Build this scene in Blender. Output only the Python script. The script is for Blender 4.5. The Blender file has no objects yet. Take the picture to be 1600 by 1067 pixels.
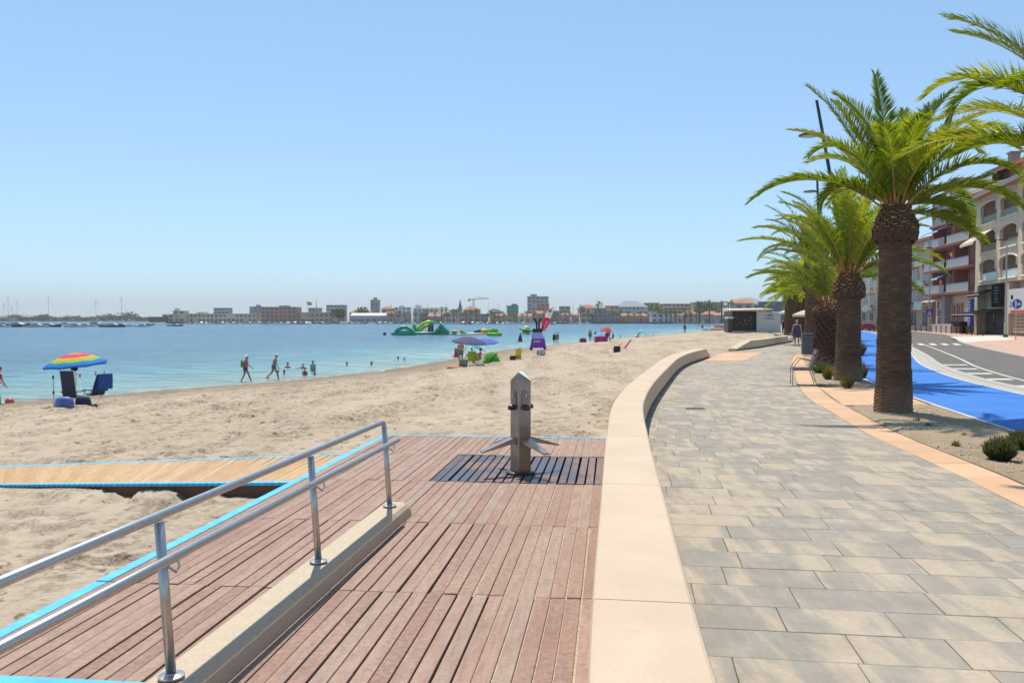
import bpy, math, random
import numpy as np
from mathutils import Vector, Matrix
random.seed(11)
RNG = np.random.default_rng(11)
R = math.radians
SC = bpy.context.scene
COL = SC.collection

# ------------------------------------------------------------------ camera
FPX = 1360.0                      # focal length in photo pixels (1600 wide)
CAMZ = 1.68
PITCH = math.atan(35.5 / FPX)
cam = bpy.data.cameras.new('camera'); camo = bpy.data.objects.new('camera', cam); COL.objects.link(camo)
cam.sensor_width = 36; cam.sensor_fit = 'HORIZONTAL'; cam.lens = 36 * FPX / 1600
cam.clip_start = 0.05; cam.clip_end = 30000
camo.location = (0, 0, CAMZ); camo.rotation_euler = (R(90) - PITCH, 0, 0)
SC.camera = camo

# ------------------------------------------------------------------ sky and sun
SUN_EL, SUN_AZ = 66.0, -16.0      # azimuth from +Y, positive towards +X
wd = bpy.data.worlds.new('World'); SC.world = wd; wd.use_nodes = True
nt = wd.node_tree; bg = nt.nodes['Background']
sky = nt.nodes.new('ShaderNodeTexSky'); sky.sky_type = 'NISHITA'; sky.sun_disc = False
sky.sun_elevation = R(SUN_EL); sky.sun_rotation = R(SUN_AZ)
sky.air_density = 0.7; sky.dust_density = 0.3; sky.ozone_density = 1.0; sky.altitude = 0
gm = nt.nodes.new('ShaderNodeGamma'); gm.inputs[1].default_value = 0.6
tn = nt.nodes.new('ShaderNodeMixRGB'); tn.blend_type = 'MULTIPLY'; tn.inputs[0].default_value = 1.0; tn.inputs[2].default_value = (1.40, 1.91, 2.24, 1)
nt.links.new(sky.outputs[0], gm.inputs[0]); nt.links.new(gm.outputs[0], tn.inputs[1]); nt.links.new(tn.outputs[0], bg.inputs[0]); bg.inputs[1].default_value = 0.15
sl = bpy.data.lights.new('sun', 'SUN'); sl.energy = 5.0; sl.angle = R(0.55); sl.color = (1.0, 0.93, 0.82)
so = bpy.data.objects.new('sun', sl); COL.objects.link(so)
sd = Vector((math.sin(R(SUN_AZ)) * math.cos(R(SUN_EL)), math.cos(R(SUN_AZ)) * math.cos(R(SUN_EL)), math.sin(R(SUN_EL))))
so.rotation_euler = sd.to_track_quat('Z', 'Y').to_euler(); so.location = (0, 0, 60)
vs = SC.view_settings
vs.view_transform = 'Standard'; vs.look = 'None'; vs.exposure = 0.10; vs.gamma = 1.0; vs.use_curve_mapping = False
SC.cycles.use_denoising = True
SC.cycles.max_bounces = 8; SC.cycles.transparent_max_bounces = 12
SC.cycles.volume_bounces = 0; SC.cycles.volume_max_steps = 64

# ------------------------------------------------------------------ helpers
def ray(px, py):
    x = (px - 800) / FPX; yv = (533.5 - py) / FPX
    f = Vector((0, math.cos(PITCH), -math.sin(PITCH))); u = Vector((0, math.sin(PITCH), math.cos(PITCH)))
    return f + Vector((1, 0, 0)) * x + u * yv
def W(px, py, z=0.0):             # where the line of sight through a photo pixel meets height z
    r = ray(px, py); t = (z - CAMZ) / r.z
    return Vector((0, 0, CAMZ)) + r * t
def AT(px, py, d):                # the point seen at a pixel, d metres ahead
    r = ray(px, py); return Vector((0, 0, CAMZ)) + r * (d / r.y)
def curve(pts):                   # smooth x(y) through (x, y) points
    ys = np.array([p[1] for p in pts], float); xs = np.array([p[0] for p in pts], float)
    s = np.diff(xs) / np.diff(ys); m = np.empty_like(xs); m[0] = s[0]; m[-1] = s[-1]
    m[1:-1] = (s[:-1] + s[1:]) / 2
    def f(y):
        y = np.asarray(y, float)
        i = np.clip(np.searchsorted(ys, y) - 1, 0, len(s) - 1)
        h = ys[i + 1] - ys[i]; t = (y - ys[i]) / h
        tc = np.clip(t, 0, 1)
        v = ((2*tc**3 - 3*tc**2 + 1) * xs[i] + (tc**3 - 2*tc**2 + tc) * h * m[i] + (-2*tc**3 + 3*tc**2) * xs[i+1] + (tc**3 - tc**2) * h * m[i+1])
        v = np.where(t < 0, xs[0] + m[0] * (y - ys[0]), v); v = np.where(t > 1, xs[-1] + m[-1] * (y - ys[-1]), v)
        return v if v.ndim else float(v)
    return f

class MB:                         # collects shapes, build() links them as one mesh object
    def __init__(s): s.v = []; s.f = []; s.m = []; s.X = None; s.attr = None
    def add(s, vs, fs, mi=0):
        n = len(s.v)
        s.v += [tuple(s.X @ Vector(p)) if s.X is not None else tuple(p) for p in vs]
        s.f += [tuple(i + n for i in f) for f in fs]; s.m += [mi] * len(fs)
        return s
    def box(s, x0, x1, y0, y1, z0, z1, mi=0):
        return s.add([(x0,y0,z0),(x1,y0,z0),(x1,y1,z0),(x0,y1,z0),(x0,y0,z1),(x1,y0,z1),(x1,y1,z1),(x0,y1,z1)],
              [(0,3,2,1),(4,5,6,7),(0,1,5,4),(1,2,6,5),(2,3,7,6),(3,0,4,7)], mi)
    def bbox(s, x0, x1, y0, y1, z0, z1, b=0.01, mi=0):   # box with chamfered upright and top edges
        P = lambda e, z: [(x0+e+b,y0+e,z),(x1-e-b,y0+e,z),(x1-e,y0+e+b,z),(x1-e,y1-e-b,z),(x1-e-b,y1-e,z),(x0+e+b,y1-e,z),(x0+e,y1-e-b,z),(x0+e,y0+e+b,z)]
        return s.rings([P(0, z0), P(0, z1-b), P(b, z1)], mi=mi)
    def rings(s, rs, closed=True, cap=True, mi=0):       # loft through rings of equal length
        n = len(rs[0]); vs = [p for r in rs for p in r]; fs = []
        for k in range(len(rs) - 1):
            for i in range(n if closed else n - 1):
                j = (i + 1) % n
                fs.append((k*n+i, k*n+j, (k+1)*n+j, (k+1)*n+i))
        if cap and closed:
            fs.append(tuple(range(n))[::-1]); fs.append(tuple((len(rs)-1)*n + i for i in range(n)))
        return s.add(vs, fs, mi)
    def tube(s, pts, r, n=8, mi=0, cap=True, sy=1.0):
        pts = [Vector(p) for p in pts]; m = len(pts)
        rr = list(r) if isinstance(r, (list, tuple)) else [r] * m
        t0 = (pts[1] - pts[0]).normalized()
        a = Vector((0, 0, 1)) if abs(t0.z) < 0.9 else Vector((1, 0, 0))
        nx = t0.cross(a).normalized(); rs = []
        for i in range(m):
            t = (pts[min(i+1, m-1)] - pts[max(i-1, 0)]).normalized()
            nx = (nx - t * nx.dot(t)).normalized(); ny = t.cross(nx)
            rs.append([pts[i] + (nx * math.cos(2*math.pi*k/n) + ny * math.sin(2*math.pi*k/n) * sy) * rr[i] for k in range(n)])
        return s.rings(rs, cap=cap, mi=mi)
    def lathe(s, prof, n=16, c=(0, 0, 0), mi=0, sx=1.0, sy=1.0, cap=True):
        rs = [[(c[0] + r*math.cos(2*math.pi*k/n)*sx, c[1] + r*math.sin(2*math.pi*k/n)*sy, c[2] + z) for k in range(n)] for r, z in prof]
        return s.rings(rs, mi=mi, cap=cap)
    def ell(s, c, r, n=12, m=8, mi=0):
        return s.lathe([(max(math.sin(math.pi*i/m), 0.02), -math.cos(math.pi*i/m) * r[2]) for i in range(m+1)], n, c, mi, r[0], r[1])
    def prism(s, poly, z0, z1, mi=0):
        return s.rings([[(p[0], p[1], z0) for p in poly], [(p[0], p[1], z1) for p in poly]], mi=mi)
    def disc(s, c, r, n=20, mi=0):
        return s.add([(c[0]+r*math.cos(2*math.pi*k/n), c[1]+r*math.sin(2*math.pi*k/n), c[2]) for k in range(n)], [tuple(range(n))], mi)
    def quad(s, a, b, c, d, mi=0): return s.add([a, b, c, d], [(0, 1, 2, 3)], mi)
    def strip(s, A, B, mi=0):     # ribbon between two polylines
        n = len(A); return s.add(list(A) + list(B), [(i, n+i, n+i+1, i+1) for i in range(n-1)], mi)
    def slab(s, a, b, u, w, t0, t1, mi=0):   # beam from a to b, half-width w along u, thickness t0..t1 along normal
        a, b, u = Vector(a), Vector(b), Vector(u).normalized(); nn = (b - a).cross(u).normalized()
        q = lambda p: [p + u*w + nn*t0, p - u*w + nn*t0, p - u*w + nn*t1, p + u*w + nn*t1]
        return s.rings([q(a), q(b)], mi=mi)
    def mesh(s, name, mats, smooth=False):
        me = bpy.data.meshes.new(name); me.from_pydata(s.v, [], s.f)
        for m in (mats if isinstance(mats, (list, tuple)) else [mats]): me.materials.append(m)
        if any(s.m): me.polygons.foreach_set('material_index', s.m)
        if smooth: me.polygons.foreach_set('use_smooth', [True] * len(me.polygons))
        if s.attr is not None:
            a = me.attributes.new('rnd', 'FLOAT', 'POINT'); a.data.foreach_set('value', s.attr)
        me.update(); return me
    def build(s, name, mats, parent=None, smooth=False, loc=None, rz=0.0):
        return link(name, s.mesh(name, mats, smooth), parent, loc, rz)

def link(name, me, parent=None, loc=None, rz=0.0):
    o = bpy.data.objects.new(name, me); COL.objects.link(o)
    if parent is not None: o.parent = parent
    if loc is not None: o.location = loc
    if rz: o.rotation_euler.z = rz
    return o
def tag(o, label=None, cat=None, group=None, kind=None):
    if label: o['label'] = label
    if cat: o['category'] = cat
    if group: o['group'] = group
    if kind: o['kind'] = kind
    return o
def thing(name, label, cat, loc=(0, 0, 0), rz=0.0, group=None):
    o = bpy.data.objects.new(name, None); o.empty_display_size = 0.2; COL.objects.link(o)
    o.location = loc; o.rotation_euler = (0, 0, rz)
    return tag(o, label, cat, group)
def copy_tree(o, parent=None):
    c = o.copy(); COL.objects.link(c); c.parent = parent
    for ch in list(o.children): copy_tree(ch, c)
    return c
def struct(o): o['kind'] = 'structure'; return o
def grid_mesh(name, P, mat, attrs=None, smooth=True):    # P: (rows, cols, 3)
    h, w, _ = P.shape; me = bpy.data.meshes.new(name)
    i = np.arange(h*w).reshape(h, w)
    q = np.stack([i[:-1, :-1], i[:-1, 1:], i[1:, 1:], i[1:, :-1]], -1).reshape(-1, 4)
    me.vertices.add(h*w); me.vertices.foreach_set('co', P.reshape(-1).astype(np.float32))
    me.loops.add(q.size); me.loops.foreach_set('vertex_index', q.reshape(-1).astype(np.int32))
    me.polygons.add(len(q)); me.polygons.foreach_set('loop_start', np.arange(0, q.size, 4, dtype=np.int32))
    if smooth: me.polygons.foreach_set('use_smooth', np.ones(len(q), bool))
    for k, v in (attrs or {}).items():
        a = me.attributes.new(k, 'FLOAT', 'POINT'); a.data.foreach_set('value', v.reshape(-1).astype(np.float32))
    me.materials.append(mat); me.update(calc_edges=True); me.validate()
    return link(name, me)
def vnoise(x, y, seed=0):
    xi = np.floor(x).astype(np.int64); yi = np.floor(y).astype(np.int64); xf = x - xi; yf = y - yi
    def h(a, b):
        n = (a * 374761393 + b * 668265263 + seed * 974634777) & 0xffffffff
        n = ((n ^ (n >> 13)) * 1274126177) & 0xffffffff
        return ((n ^ (n >> 16)) & 0xffff) / 65535.0
    u = xf*xf*(3-2*xf); v = yf*yf*(3-2*yf)
    return (h(xi, yi)*(1-u) + h(xi+1, yi)*u)*(1-v) + (h(xi, yi+1)*(1-u) + h(xi+1, yi+1)*u)*v
def fbm(x, y, o=4, seed=0):
    s = 0; a = 0.5
    for k in range(o): s = s + a*(vnoise(x, y, seed+k)-0.5); x = x*2.03; y = y*2.03; a *= 0.5
    return s

# ------------------------------------------------------------------ materials
MATS = {}
class NT:
    def __init__(s, name):
        s.m = bpy.data.materials.new(name); s.m.use_nodes = True; s.t = s.m.node_tree
        s.b = s.t.nodes['Principled BSDF']; s.o = s.t.nodes['Material Output']
    def n(s, typ, **kw):
        nd = s.t.nodes.new('ShaderNode' + typ)
        for k, v in kw.items():
            if k.startswith('i_'):
                key = k[2:].replace('_', ' ')
                nd.inputs[int(key) if key.isdigit() else key].default_value = v
            else: setattr(nd, k, v)
        return nd
    def l(s, a, b): s.t.links.new(a, b)
    def coord(s, kind='Object', scale=(1, 1, 1), rot=(0, 0, 0)):
        mp = s.n('Mapping'); mp.inputs['Scale'].default_value = scale; mp.inputs['Rotation'].default_value = rot
        if kind == 'Position': s.l(s.n('NewGeometry').outputs['Position'], mp.inputs[0])
        else: s.l(s.n('TexCoord').outputs[kind], mp.inputs[0])
        return mp.outputs[0]
    def noise(s, vec, scale, detail=4, rough=0.6):
        nd = s.n('TexNoise'); nd.inputs['Scale'].default_value = scale; nd.inputs['Detail'].default_value = detail; nd.inputs['Roughness'].default_value = rough
        if vec is not None: s.l(vec, nd.inputs['Vector'])
        return nd.outputs['Fac']
    def ramp(s, fac, stops, interp='LINEAR'):
        nd = s.n('ValToRGB'); cr = nd.color_ramp; cr.interpolation = interp
        while len(cr.elements) < len(stops): cr.elements.new(0.5)
        for e, (p, c) in zip(cr.elements, stops):
            e.position = p; e.color = (c, c, c, 1) if isinstance(c, (int, float)) else (*c, 1)
        s.l(fac, nd.inputs[0]); return nd.outputs[0]
    def mix(s, fac, a, b, mode='MIX'):
        nd = s.n('MixRGB', blend_type=mode)
        for k, v in ((0, fac), (1, a), (2, b)):
            if isinstance(v, (int, float)): nd.inputs[k].default_value = v if k == 0 else (v, v, v, 1)
            elif isinstance(v, tuple): nd.inputs[k].default_value = (*v, 1)
            else: s.l(v, nd.inputs[k])
        return nd.outputs[0]
    def math(s, op, a, b=0.0):
        nd = s.n('Math', operation=op)
        for k, v in ((0, a), (1, b)):
            if isinstance(v, (int, float)): nd.inputs[k].default_value = v
            else: s.l(v, nd.inputs[k])
        return nd.outputs[0]
    def set(s, col=None, rough=None, metal=None, spec=None):
        if col is not None:
            if isinstance(col, tuple): s.b.inputs['Base Color'].default_value = (*col, 1)
            else: s.l(col, s.b.inputs['Base Color'])
        if rough is not None:
            if isinstance(rough, (int, float)): s.b.inputs['Roughness'].default_value = rough
            else: s.l(rough, s.b.inputs['Roughness'])
        if metal is not None: s.b.inputs['Metallic'].default_value = metal
        if spec is not None: s.b.inputs['Specular IOR Level'].default_value = spec
        return s
    def bump(s, h, strength=0.3, dist=0.01):
        nd = s.n('Bump'); nd.inputs['Strength'].default_value = strength; nd.inputs['Distance'].default_value = dist
        s.l(h, nd.inputs['Height']); s.l(nd.outputs[0], s.b.inputs['Normal']); return s

def M(name, col=(0.5, 0.5, 0.5), rough=0.7, var=0.12, scale=6.0, bump=0.0, bscale=60.0, metal=0.0, spec=0.4, rand=0.0, coord='Position', bdist=0.01):
    if name in MATS: return MATS[name]
    t = NT(name); v = t.coord(coord)
    n = t.noise(v, scale, 5)
    lo = tuple(c*(1-var*1.6) for c in col); hi = tuple(min(c*(1+var), 1) for c in col)
    c = t.ramp(n, [(0.25, lo), (0.75, hi)])
    if rand:
        r = t.n('ObjectInfo').outputs['Random']
        k = t.ramp(r, [(0, 1-rand), (1, 1.0)])
        c = t.mix(1.0, c, k, 'MULTIPLY')
    t.set(c, rough, metal, spec)
    if bump: t.bump(t.noise(v, bscale, 4), bump, bdist)
    MATS[name] = t.m; return t.m
def FLAT(name, col, rough=0.6, **kw): return M(name, col, rough, var=kw.pop('var', 0.06), scale=kw.pop('scale', 3.0), **kw)
def GLASS(name='window_glass', col=(0.06, 0.09, 0.11)):
    if name in MATS: return MATS[name]
    t = NT(name); t.set(col, 0.06, 0.0, 0.9); MATS[name] = t.m; return t.m
# ------------------------------------------------------------------ layout curves (x as a function of distance y)
wall_c = curve([(.2, 0), (.35, 1.5), (.49, 3), (.6, 4), (.84, 6), (1.2, 9), (1.8, 13.3), (3.7, 22), (5.85, 30.5), (8.3, 37.6)])
pav_r = curve([(3.9, 2), (4.3, 5.5), (4.57, 7.8), (4.78, 9.14), (4.94, 10.5), (5.2, 12.7), (5.85, 16.1), (6.16, 17.9), (7.2, 21.8), (9.16, 28.2), (13.0, 40), (18.5, 53), (25, 70), (36, 100), (44, 122), (60, 165)])
lane_l = curve([(5.6, 2), (6.05, 5), (6.9, 9.5), (7.5, 12.7), (8.6, 18.5), (9.8, 24), (12.3, 31.5), (15.4, 39), (21, 53), (28, 71), (40.5, 104), (48.5, 130), (60, 170)])
road_r = curve([(11.6, 2), (13, 8), (14.7, 15), (17.9, 25), (22.8, 38.7), (31.6, 61), (43, 85), (46.3, 93), (49.3, 102), (57.5, 127), (72, 165)])
LANE_W, KERB_W = 2.6, 0.75
_pl = curve([(0.43, 0), (8.7, 38), (9.3, 41), (11.9, 45.7), (20.2, 63.5), (29, 95), (36, 122), (50, 165)])
def pav_l(y):
    y = np.asarray(y, float); w = wall_c(y) + 0.17
    return np.where(y < 37.6, w, np.maximum(_pl(y), 0))
WATER_Z = -2.0
SHORE = np.array([(-95, -40), (-60, -5), (-45, 12), (-32, 26), (-22.3, 37.9), (-17, 46.3), (-13.8, 50.6), (-9.4, 61), (-6.6, 73), (-4.4, 86), (0, 106), (9.4, 128), (25, 172), (58, 263), (78, 313), (140, 480), (175, 640)], float)
def shore_dist(X, Y):             # signed: positive on the beach side
    best = np.full(X.shape, 1e9); sg = np.ones(X.shape)
    for a, b in zip(SHORE[:-1], SHORE[1:]):
        d = b - a; t = np.clip(((X-a[0])*d[0] + (Y-a[1])*d[1]) / (d @ d), 0, 1)
        dx = X - a[0] - t*d[0]; dy = Y - a[1] - t*d[1]; q = np.hypot(dx, dy)
        s = np.where(d[1]*dx - d[0]*dy >= 0, 1.0, -1.0); m = q < best
        best = np.where(m, q, best); sg = np.where(m, s, sg)
    return best * sg
DA = R(6.5); EU = np.array([math.cos(DA), -math.sin(DA)]); EV = np.array([math.sin(DA), math.cos(DA)])
def UV(u, v, z=0.0): return Vector((u*EU[0] + v*EV[0], u*EU[1] + v*EV[1], z))
DECK_Z = -0.16; DECK_U0, DECK_U1 = -3.60, -0.09
def sand_z(X, Y):
    X = np.asarray(X, float); Y = np.asarray(Y, float)
    t = shore_dist(X, Y)
    Wd = np.interp(Y, [0, 40, 110, 300], [45, 45, 25, 25])
    u = np.clip(t / Wd, 0, 1)
    z = WATER_Z + 1.93 * (1 - (1-u)**1.35) + np.minimum(t, 0) * 0.06
    uu = X*EU[0] + Y*EU[1]; vv = X*EV[0] + Y*EV[1]
    du = np.maximum(np.maximum(DECK_U0 - uu, uu - 0.2), 0); dv = np.maximum(vv - 13.5, 0)
    w = np.exp(-(np.hypot(du, dv) / 1.6)**2)
    z = np.where(z > -0.26, z*(1-w) + w*(-0.26), z)
    return np.where(vv < 13.42, np.where((uu > DECK_U0) , np.minimum(z, -0.30), z), z)
def SZ(x, y): return float(sand_z(np.array([x]), np.array([y]))[0])
def on_sand(px, py):              # beach point under a pixel
    z = -1.0
    for _ in range(25): p = W(px, py, z); z = 0.5*z + 0.5*max(SZ(p.x, p.y), WATER_Z - 0.05)
    return W(px, py, z)

# ------------------------------------------------------------------ sand
def mat_sand():
    t = NT('dry_sand'); p = t.coord('Position'); sh = t.n('Attribute', attribute_name='shore').outputs['Fac']
    al = t.n('Mapping'); t.l(t.n('NewGeometry').outputs['Position'], al.inputs[0]); al.inputs['Rotation'].default_value = (0, 0, R(22)); al.inputs['Scale'].default_value = (1.0, 0.17, 1)
    big = t.noise(p, 0.35, 5, 0.6); fine = t.noise(p, 38, 4, 0.75); mid = t.noise(p, 5.5, 5, 0.7)
    base = t.ramp(big, [(0.3, (0.425, 0.345, 0.252)), (0.7, (0.51, 0.42, 0.32))])
    base = t.mix(t.ramp(mid, [(0.35, 0.0), (0.75, 0.35)]), base, (0.355, 0.275, 0.19))
    base = t.mix(t.ramp(fine, [(0.52, 0.0), (0.75, 0.4)]), base, (0.22, 0.165, 0.11))
    weed = t.math('MULTIPLY', t.ramp(t.noise(al.outputs[0], 0.62, 5, 0.62), [(0.45, 0.0), (0.61, 1.0)]), t.ramp(t.noise(p, 6.5, 5, 0.8), [(0.44, 0.0), (0.60, 1.0)]))
    base = t.mix(t.math('MULTIPLY', weed, 0.75), base, (0.13, 0.095, 0.058))
    sn = t.math('ADD', sh, t.math('MULTIPLY', t.math('SUBTRACT', t.noise(p, 0.5, 4), 0.5), 3.0))
    belt = t.ramp(t.math('MULTIPLY', sn, 0.1), [(0.0, 0.95), (0.15, 0.8), (0.55, 0.5), (0.98, 0.0)])
    base = t.mix(belt, base, (0.205, 0.158, 0.108))
    al2 = t.n('Mapping'); t.l(t.n('NewGeometry').outputs['Position'], al2.inputs[0]); al2.inputs['Rotation'].default_value = (0, 0, R(22)); al2.inputs['Scale'].default_value = (1.0, 0.55, 1)
    fleck = t.math('MULTIPLY', t.ramp(t.noise(al2.outputs[0], 7.5, 3, 0.6), [(0.58, 0.0), (0.66, 1.0)]), t.ramp(t.noise(p, 0.5, 4), [(0.40, 0.2), (0.60, 0.95)]))
    base = t.mix(fleck, base, (0.125, 0.088, 0.052))
    t.set(base, 0.95, 0, 0.12)
    vo = t.n('TexVoronoi', feature='SMOOTH_F1'); vo.inputs['Scale'].default_value = 2.6; vo.inputs['Smoothness'].default_value = 0.35; t.l(p, vo.inputs['Vector'])
    pits = t.math('MULTIPLY', t.ramp(vo.outputs['Distance'], [(0.10, 0.0), (0.34, 1.0)]), 1.0)
    t.bump(t.math('ADD', t.math('ADD', t.math('MULTIPLY', fine, 0.22), t.math('MULTIPLY', mid, 0.9)), t.math('MULTIPLY', pits, 0.6)), 0.7, 0.08)
    return t.m
WF0, WF1, WB0, WB1 = W(452, 754, -.178), W(0, 757, -.68), W(541, 709, -.178), W(0, 728, -.68)    # walkway edges
def walk_clamp(X, Y):             # sand lies below the walkway
    a = (WF0+WB0)/2; b = (WF1+WB1)/2; d = b-a; L2 = d.x*d.x + d.y*d.y
    s = ((X-a.x)*d.x + (Y-a.y)*d.y)/L2; off = np.abs((X-a.x)*(-d.y) + (Y-a.y)*d.x)/math.sqrt(L2)
    z = a.z + (b.z-a.z)*s - 0.13 + np.clip(off-1.05, 0, 9)*0.5 + vnoise(X*1.7, Y*1.7, 3)*0.06
    return np.where((s > -0.15) & (s < 1.9), z, 9.0)
def build_sand():
    nr, ncol = 1080, 400
    th = np.linspace(R(-64), R(38), ncol); rr = 1.6 * np.exp(np.linspace(0, math.log(420/1.6), nr))
    T, Q = np.meshgrid(th, rr); X = Q*np.sin(T); Y = Q*np.cos(T)
    t = shore_dist(X, Y); Z = sand_z(X, Y)
    amp = np.clip((t+0.5)/3, 0, 1) * np.interp(Q, [0, 60, 150], [1, 1, 0.5])
    a = R(20); U = X*math.cos(a) - Y*math.sin(a); V = X*math.sin(a) + Y*math.cos(a)
    Z = Z + amp*(0.16*fbm(X*0.5, Y*0.5, 4, 3) + 0.10*fbm(X*2.1, Y*2.1, 4, 9))
    ft = vnoise(X*3.3, Y*3.3, 21); Z = Z - amp*0.085*np.clip((ft-0.62)/0.13, 0, 1) + amp*0.03*np.clip((0.40-ft)/0.15, 0, 1)          # footprints
    tr = fbm(V*0.08 + 5, U*0.05, 3, 31); lane = np.sin(2*math.pi*(U/3.1 + 1.2*tr))
    msk = np.clip((t-3)/4, 0, 1) * np.clip((Y-15)/6, 0, 1)
    Z = Z + amp*msk*0.08*np.clip(lane*3-1.6, -0.25, 1) * (0.5+vnoise(U*1.2, V*1.5, 41))  # vehicle ruts along the beach
    Z = np.minimum(Z, walk_clamp(X, Y))
    Xl = np.where(Y > 0, pav_l(Y), 0.4) - 0.1
    hide = np.clip((X - Xl) / 0.25, 0, 1); Z = np.where(hide > 0, np.minimum(Z, -0.10 - 0.35*hide), np.minimum(Z, 0.0 + np.clip((Xl-X)*0.01, -0.05, 0.03)))
    o = grid_mesh('sand_beach', np.stack([X, Y, Z], -1), mat_sand(), {'shore': t}); struct(o)
build_sand()

# ------------------------------------------------------------------ sea
def mat_sea():
    t = NT('sea_water'); sh = t.n('Attribute', attribute_name='depth').outputs['Fac']
    p = t.coord('Position')
    wob = t.math('ADD', sh, t.math('MULTIPLY', t.math('SUBTRACT', t.noise(p, 0.09, 4), 0.5), 16.0))
    c = t.ramp(t.math('MULTIPLY', wob, 0.01), [(0.0, (0.29, 0.32, 0.255)), (0.03, (0.19, 0.325, 0.30)), (0.14, (0.085, 0.235, 0.265)), (0.35, (0.038, 0.135, 0.205)), (1.0, (0.030, 0.115, 0.185))])
    pt = t.ramp(t.noise(p, 0.02, 4), [(0.35, 0.8), (0.65, 1.15)])
    c = t.mix(1.0, c, pt, 'MULTIPLY')
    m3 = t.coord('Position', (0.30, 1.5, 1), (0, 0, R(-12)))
    ripple_shade = t.noise(m3, 1.15, 5, 0.7); c = t.mix(1.0, c, t.ramp(ripple_shade, [(0.36, 0.42), (0.5, 1.0), (0.66, 1.5)]), 'MULTIPLY')  # dark troughs and bright crests of the waves painted into the water colour
    foam = t.math('MULTIPLY', t.ramp(t.math('ADD', sh, t.math('MULTIPLY', t.noise(p, 1.1, 4), 1.6)), [(0.55, 1.0), (1.0, 0.0)]), t.ramp(t.noise(p, 3.2, 4), [(0.46, 0.0), (0.56, 1.0)]))
    c = t.mix(foam, c, (0.75, 0.77, 0.74))
    t.set(c, 0.22, 0, 0.35); t.b.inputs['IOR'].default_value = 1.33
    m2 = t.coord('Position', (0.55, 1.3, 1), (0, 0, R(-25)))
    h = t.math('ADD', t.noise(m2, 1.6, 5, 0.62), t.math('MULTIPLY', t.noise(m2, 0.28, 3, 0.5), 2.2))
    t.bump(h, 1.0, 0.42)
    return t.m
def build_sea():
    th = np.linspace(R(-75), R(40), 300); rr = 12 * np.exp(np.linspace(0, math.log(9000/12), 420))
    T, Q = np.meshgrid(th, rr); X = Q*np.sin(T); Y = Q*np.cos(T)
    t = shore_dist(X, Y)
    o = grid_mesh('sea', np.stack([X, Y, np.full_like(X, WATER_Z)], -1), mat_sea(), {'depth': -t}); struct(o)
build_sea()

# ------------------------------------------------------------------ land under everything, far shore, mountains
def ribbon(name, L, Rr, y0, y1, z, mat, n=160):
    ys = y0 + (y1-y0) * np.linspace(0, 1, n)**1.6
    a = [(float(L(y)), y, z) for y in ys]; b = [(float(Rr(y)), y, z) for y in ys]
    return struct(MB().strip(a, b).build(name, mat))
earth = M('dry_earth', (0.36, 0.29, 0.20), 0.95, 0.2, 0.8, 0.5, 12, spec=0.1)
g = MB()
ys = list(np.linspace(-8, 38, 40)) + list(np.linspace(40, 165, 40))
A = [(float(pav_l(max(y, 0))) - 0.02, y, -0.22) for y in ys] + [(66, 200, -0.22), (95, 290, -0.22), (150, 480, -0.22), (190, 640, -0.3)]
B = [(900, p[1], -0.22) for p in A]
g.strip(A, B); struct(g.build('ground', earth))
fs = MB(); FAR = 668
fs.prism([(-262, FAR), (-200, FAR-4), (0, FAR-2), (120, FAR), (186, 640), (900, 640), (3000, 2500), (-900, 2500)], -2.6, -1.1)
struct(fs.build('far_shore', M('far_land', (0.30, 0.25, 0.18), 0.9, 0.2, 0.05)))
q = MB()
for i in range(24):
    x0 = -262 + i*16.0; q.box(x0+.2, x0+15.8, FAR-9, FAR-1.5, -2.8, -0.9 + 0.05*(i % 3))
tag(q.build('harbour_quay', M('dark_quay', (0.09, 0.085, 0.08), 0.8, 0.3, 0.3)), 'long dark stone quay under the moored boats of the far harbour', 'quay')
fl = MB(); fl.prism([(-1500, 1150), (-900, 1100), (-420, 1110), (-350, 1180), (-300, 2300), (-1500, 2300)], -2.6, -1.2)
struct(fl.build('far_spit', MATS['far_land']))
def mountain(name, pts, y, depth, seed):
    xs = np.linspace(pts[0][0], pts[-1][0], 90); zs = np.interp(xs, [p[0] for p in pts], [p[1] for p in pts])
    rows = []
    for k, f in enumerate(np.linspace(0, 1, 16)):
        prof = math.sin(math.pi*min(f/0.5, 1)*0.5) if f < 0.5 else math.cos(math.pi*(f-0.5))**2
        zz = zs*prof*(1 + 0.5*fbm(xs*0.006, np.full_like(xs, f*3), 4, seed)) - 3
        rows.append(np.stack([xs, np.full_like(xs, y + depth*(f-0.5)), zz], -1))
    o = grid_mesh(name, np.stack(rows), M('mountain_rock', (0.22, 0.19, 0.15), 0.95, 0.25, 0.004)); struct(o)
k = 6000/FPX
mountain('hills', [((px-800)*k, max((498-py)*k, 0)) for px, py in [(1090, 498), (1128, 486), (1140, 479), (1152, 466), (1158, 464), (1168, 467), (1178, 470), (1186, 472), (1196, 474), (1215, 484), (1260, 498)]], 6000, 1500, 3)
k = 7500/FPX
mountain('hills', [((px-800)*k, max((498-py)*k, 0)) for px, py in [(-120, 498), (-40, 492), (10, 491), (40, 490), (70, 494), (100, 498)]], 7500, 900, 5)
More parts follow.
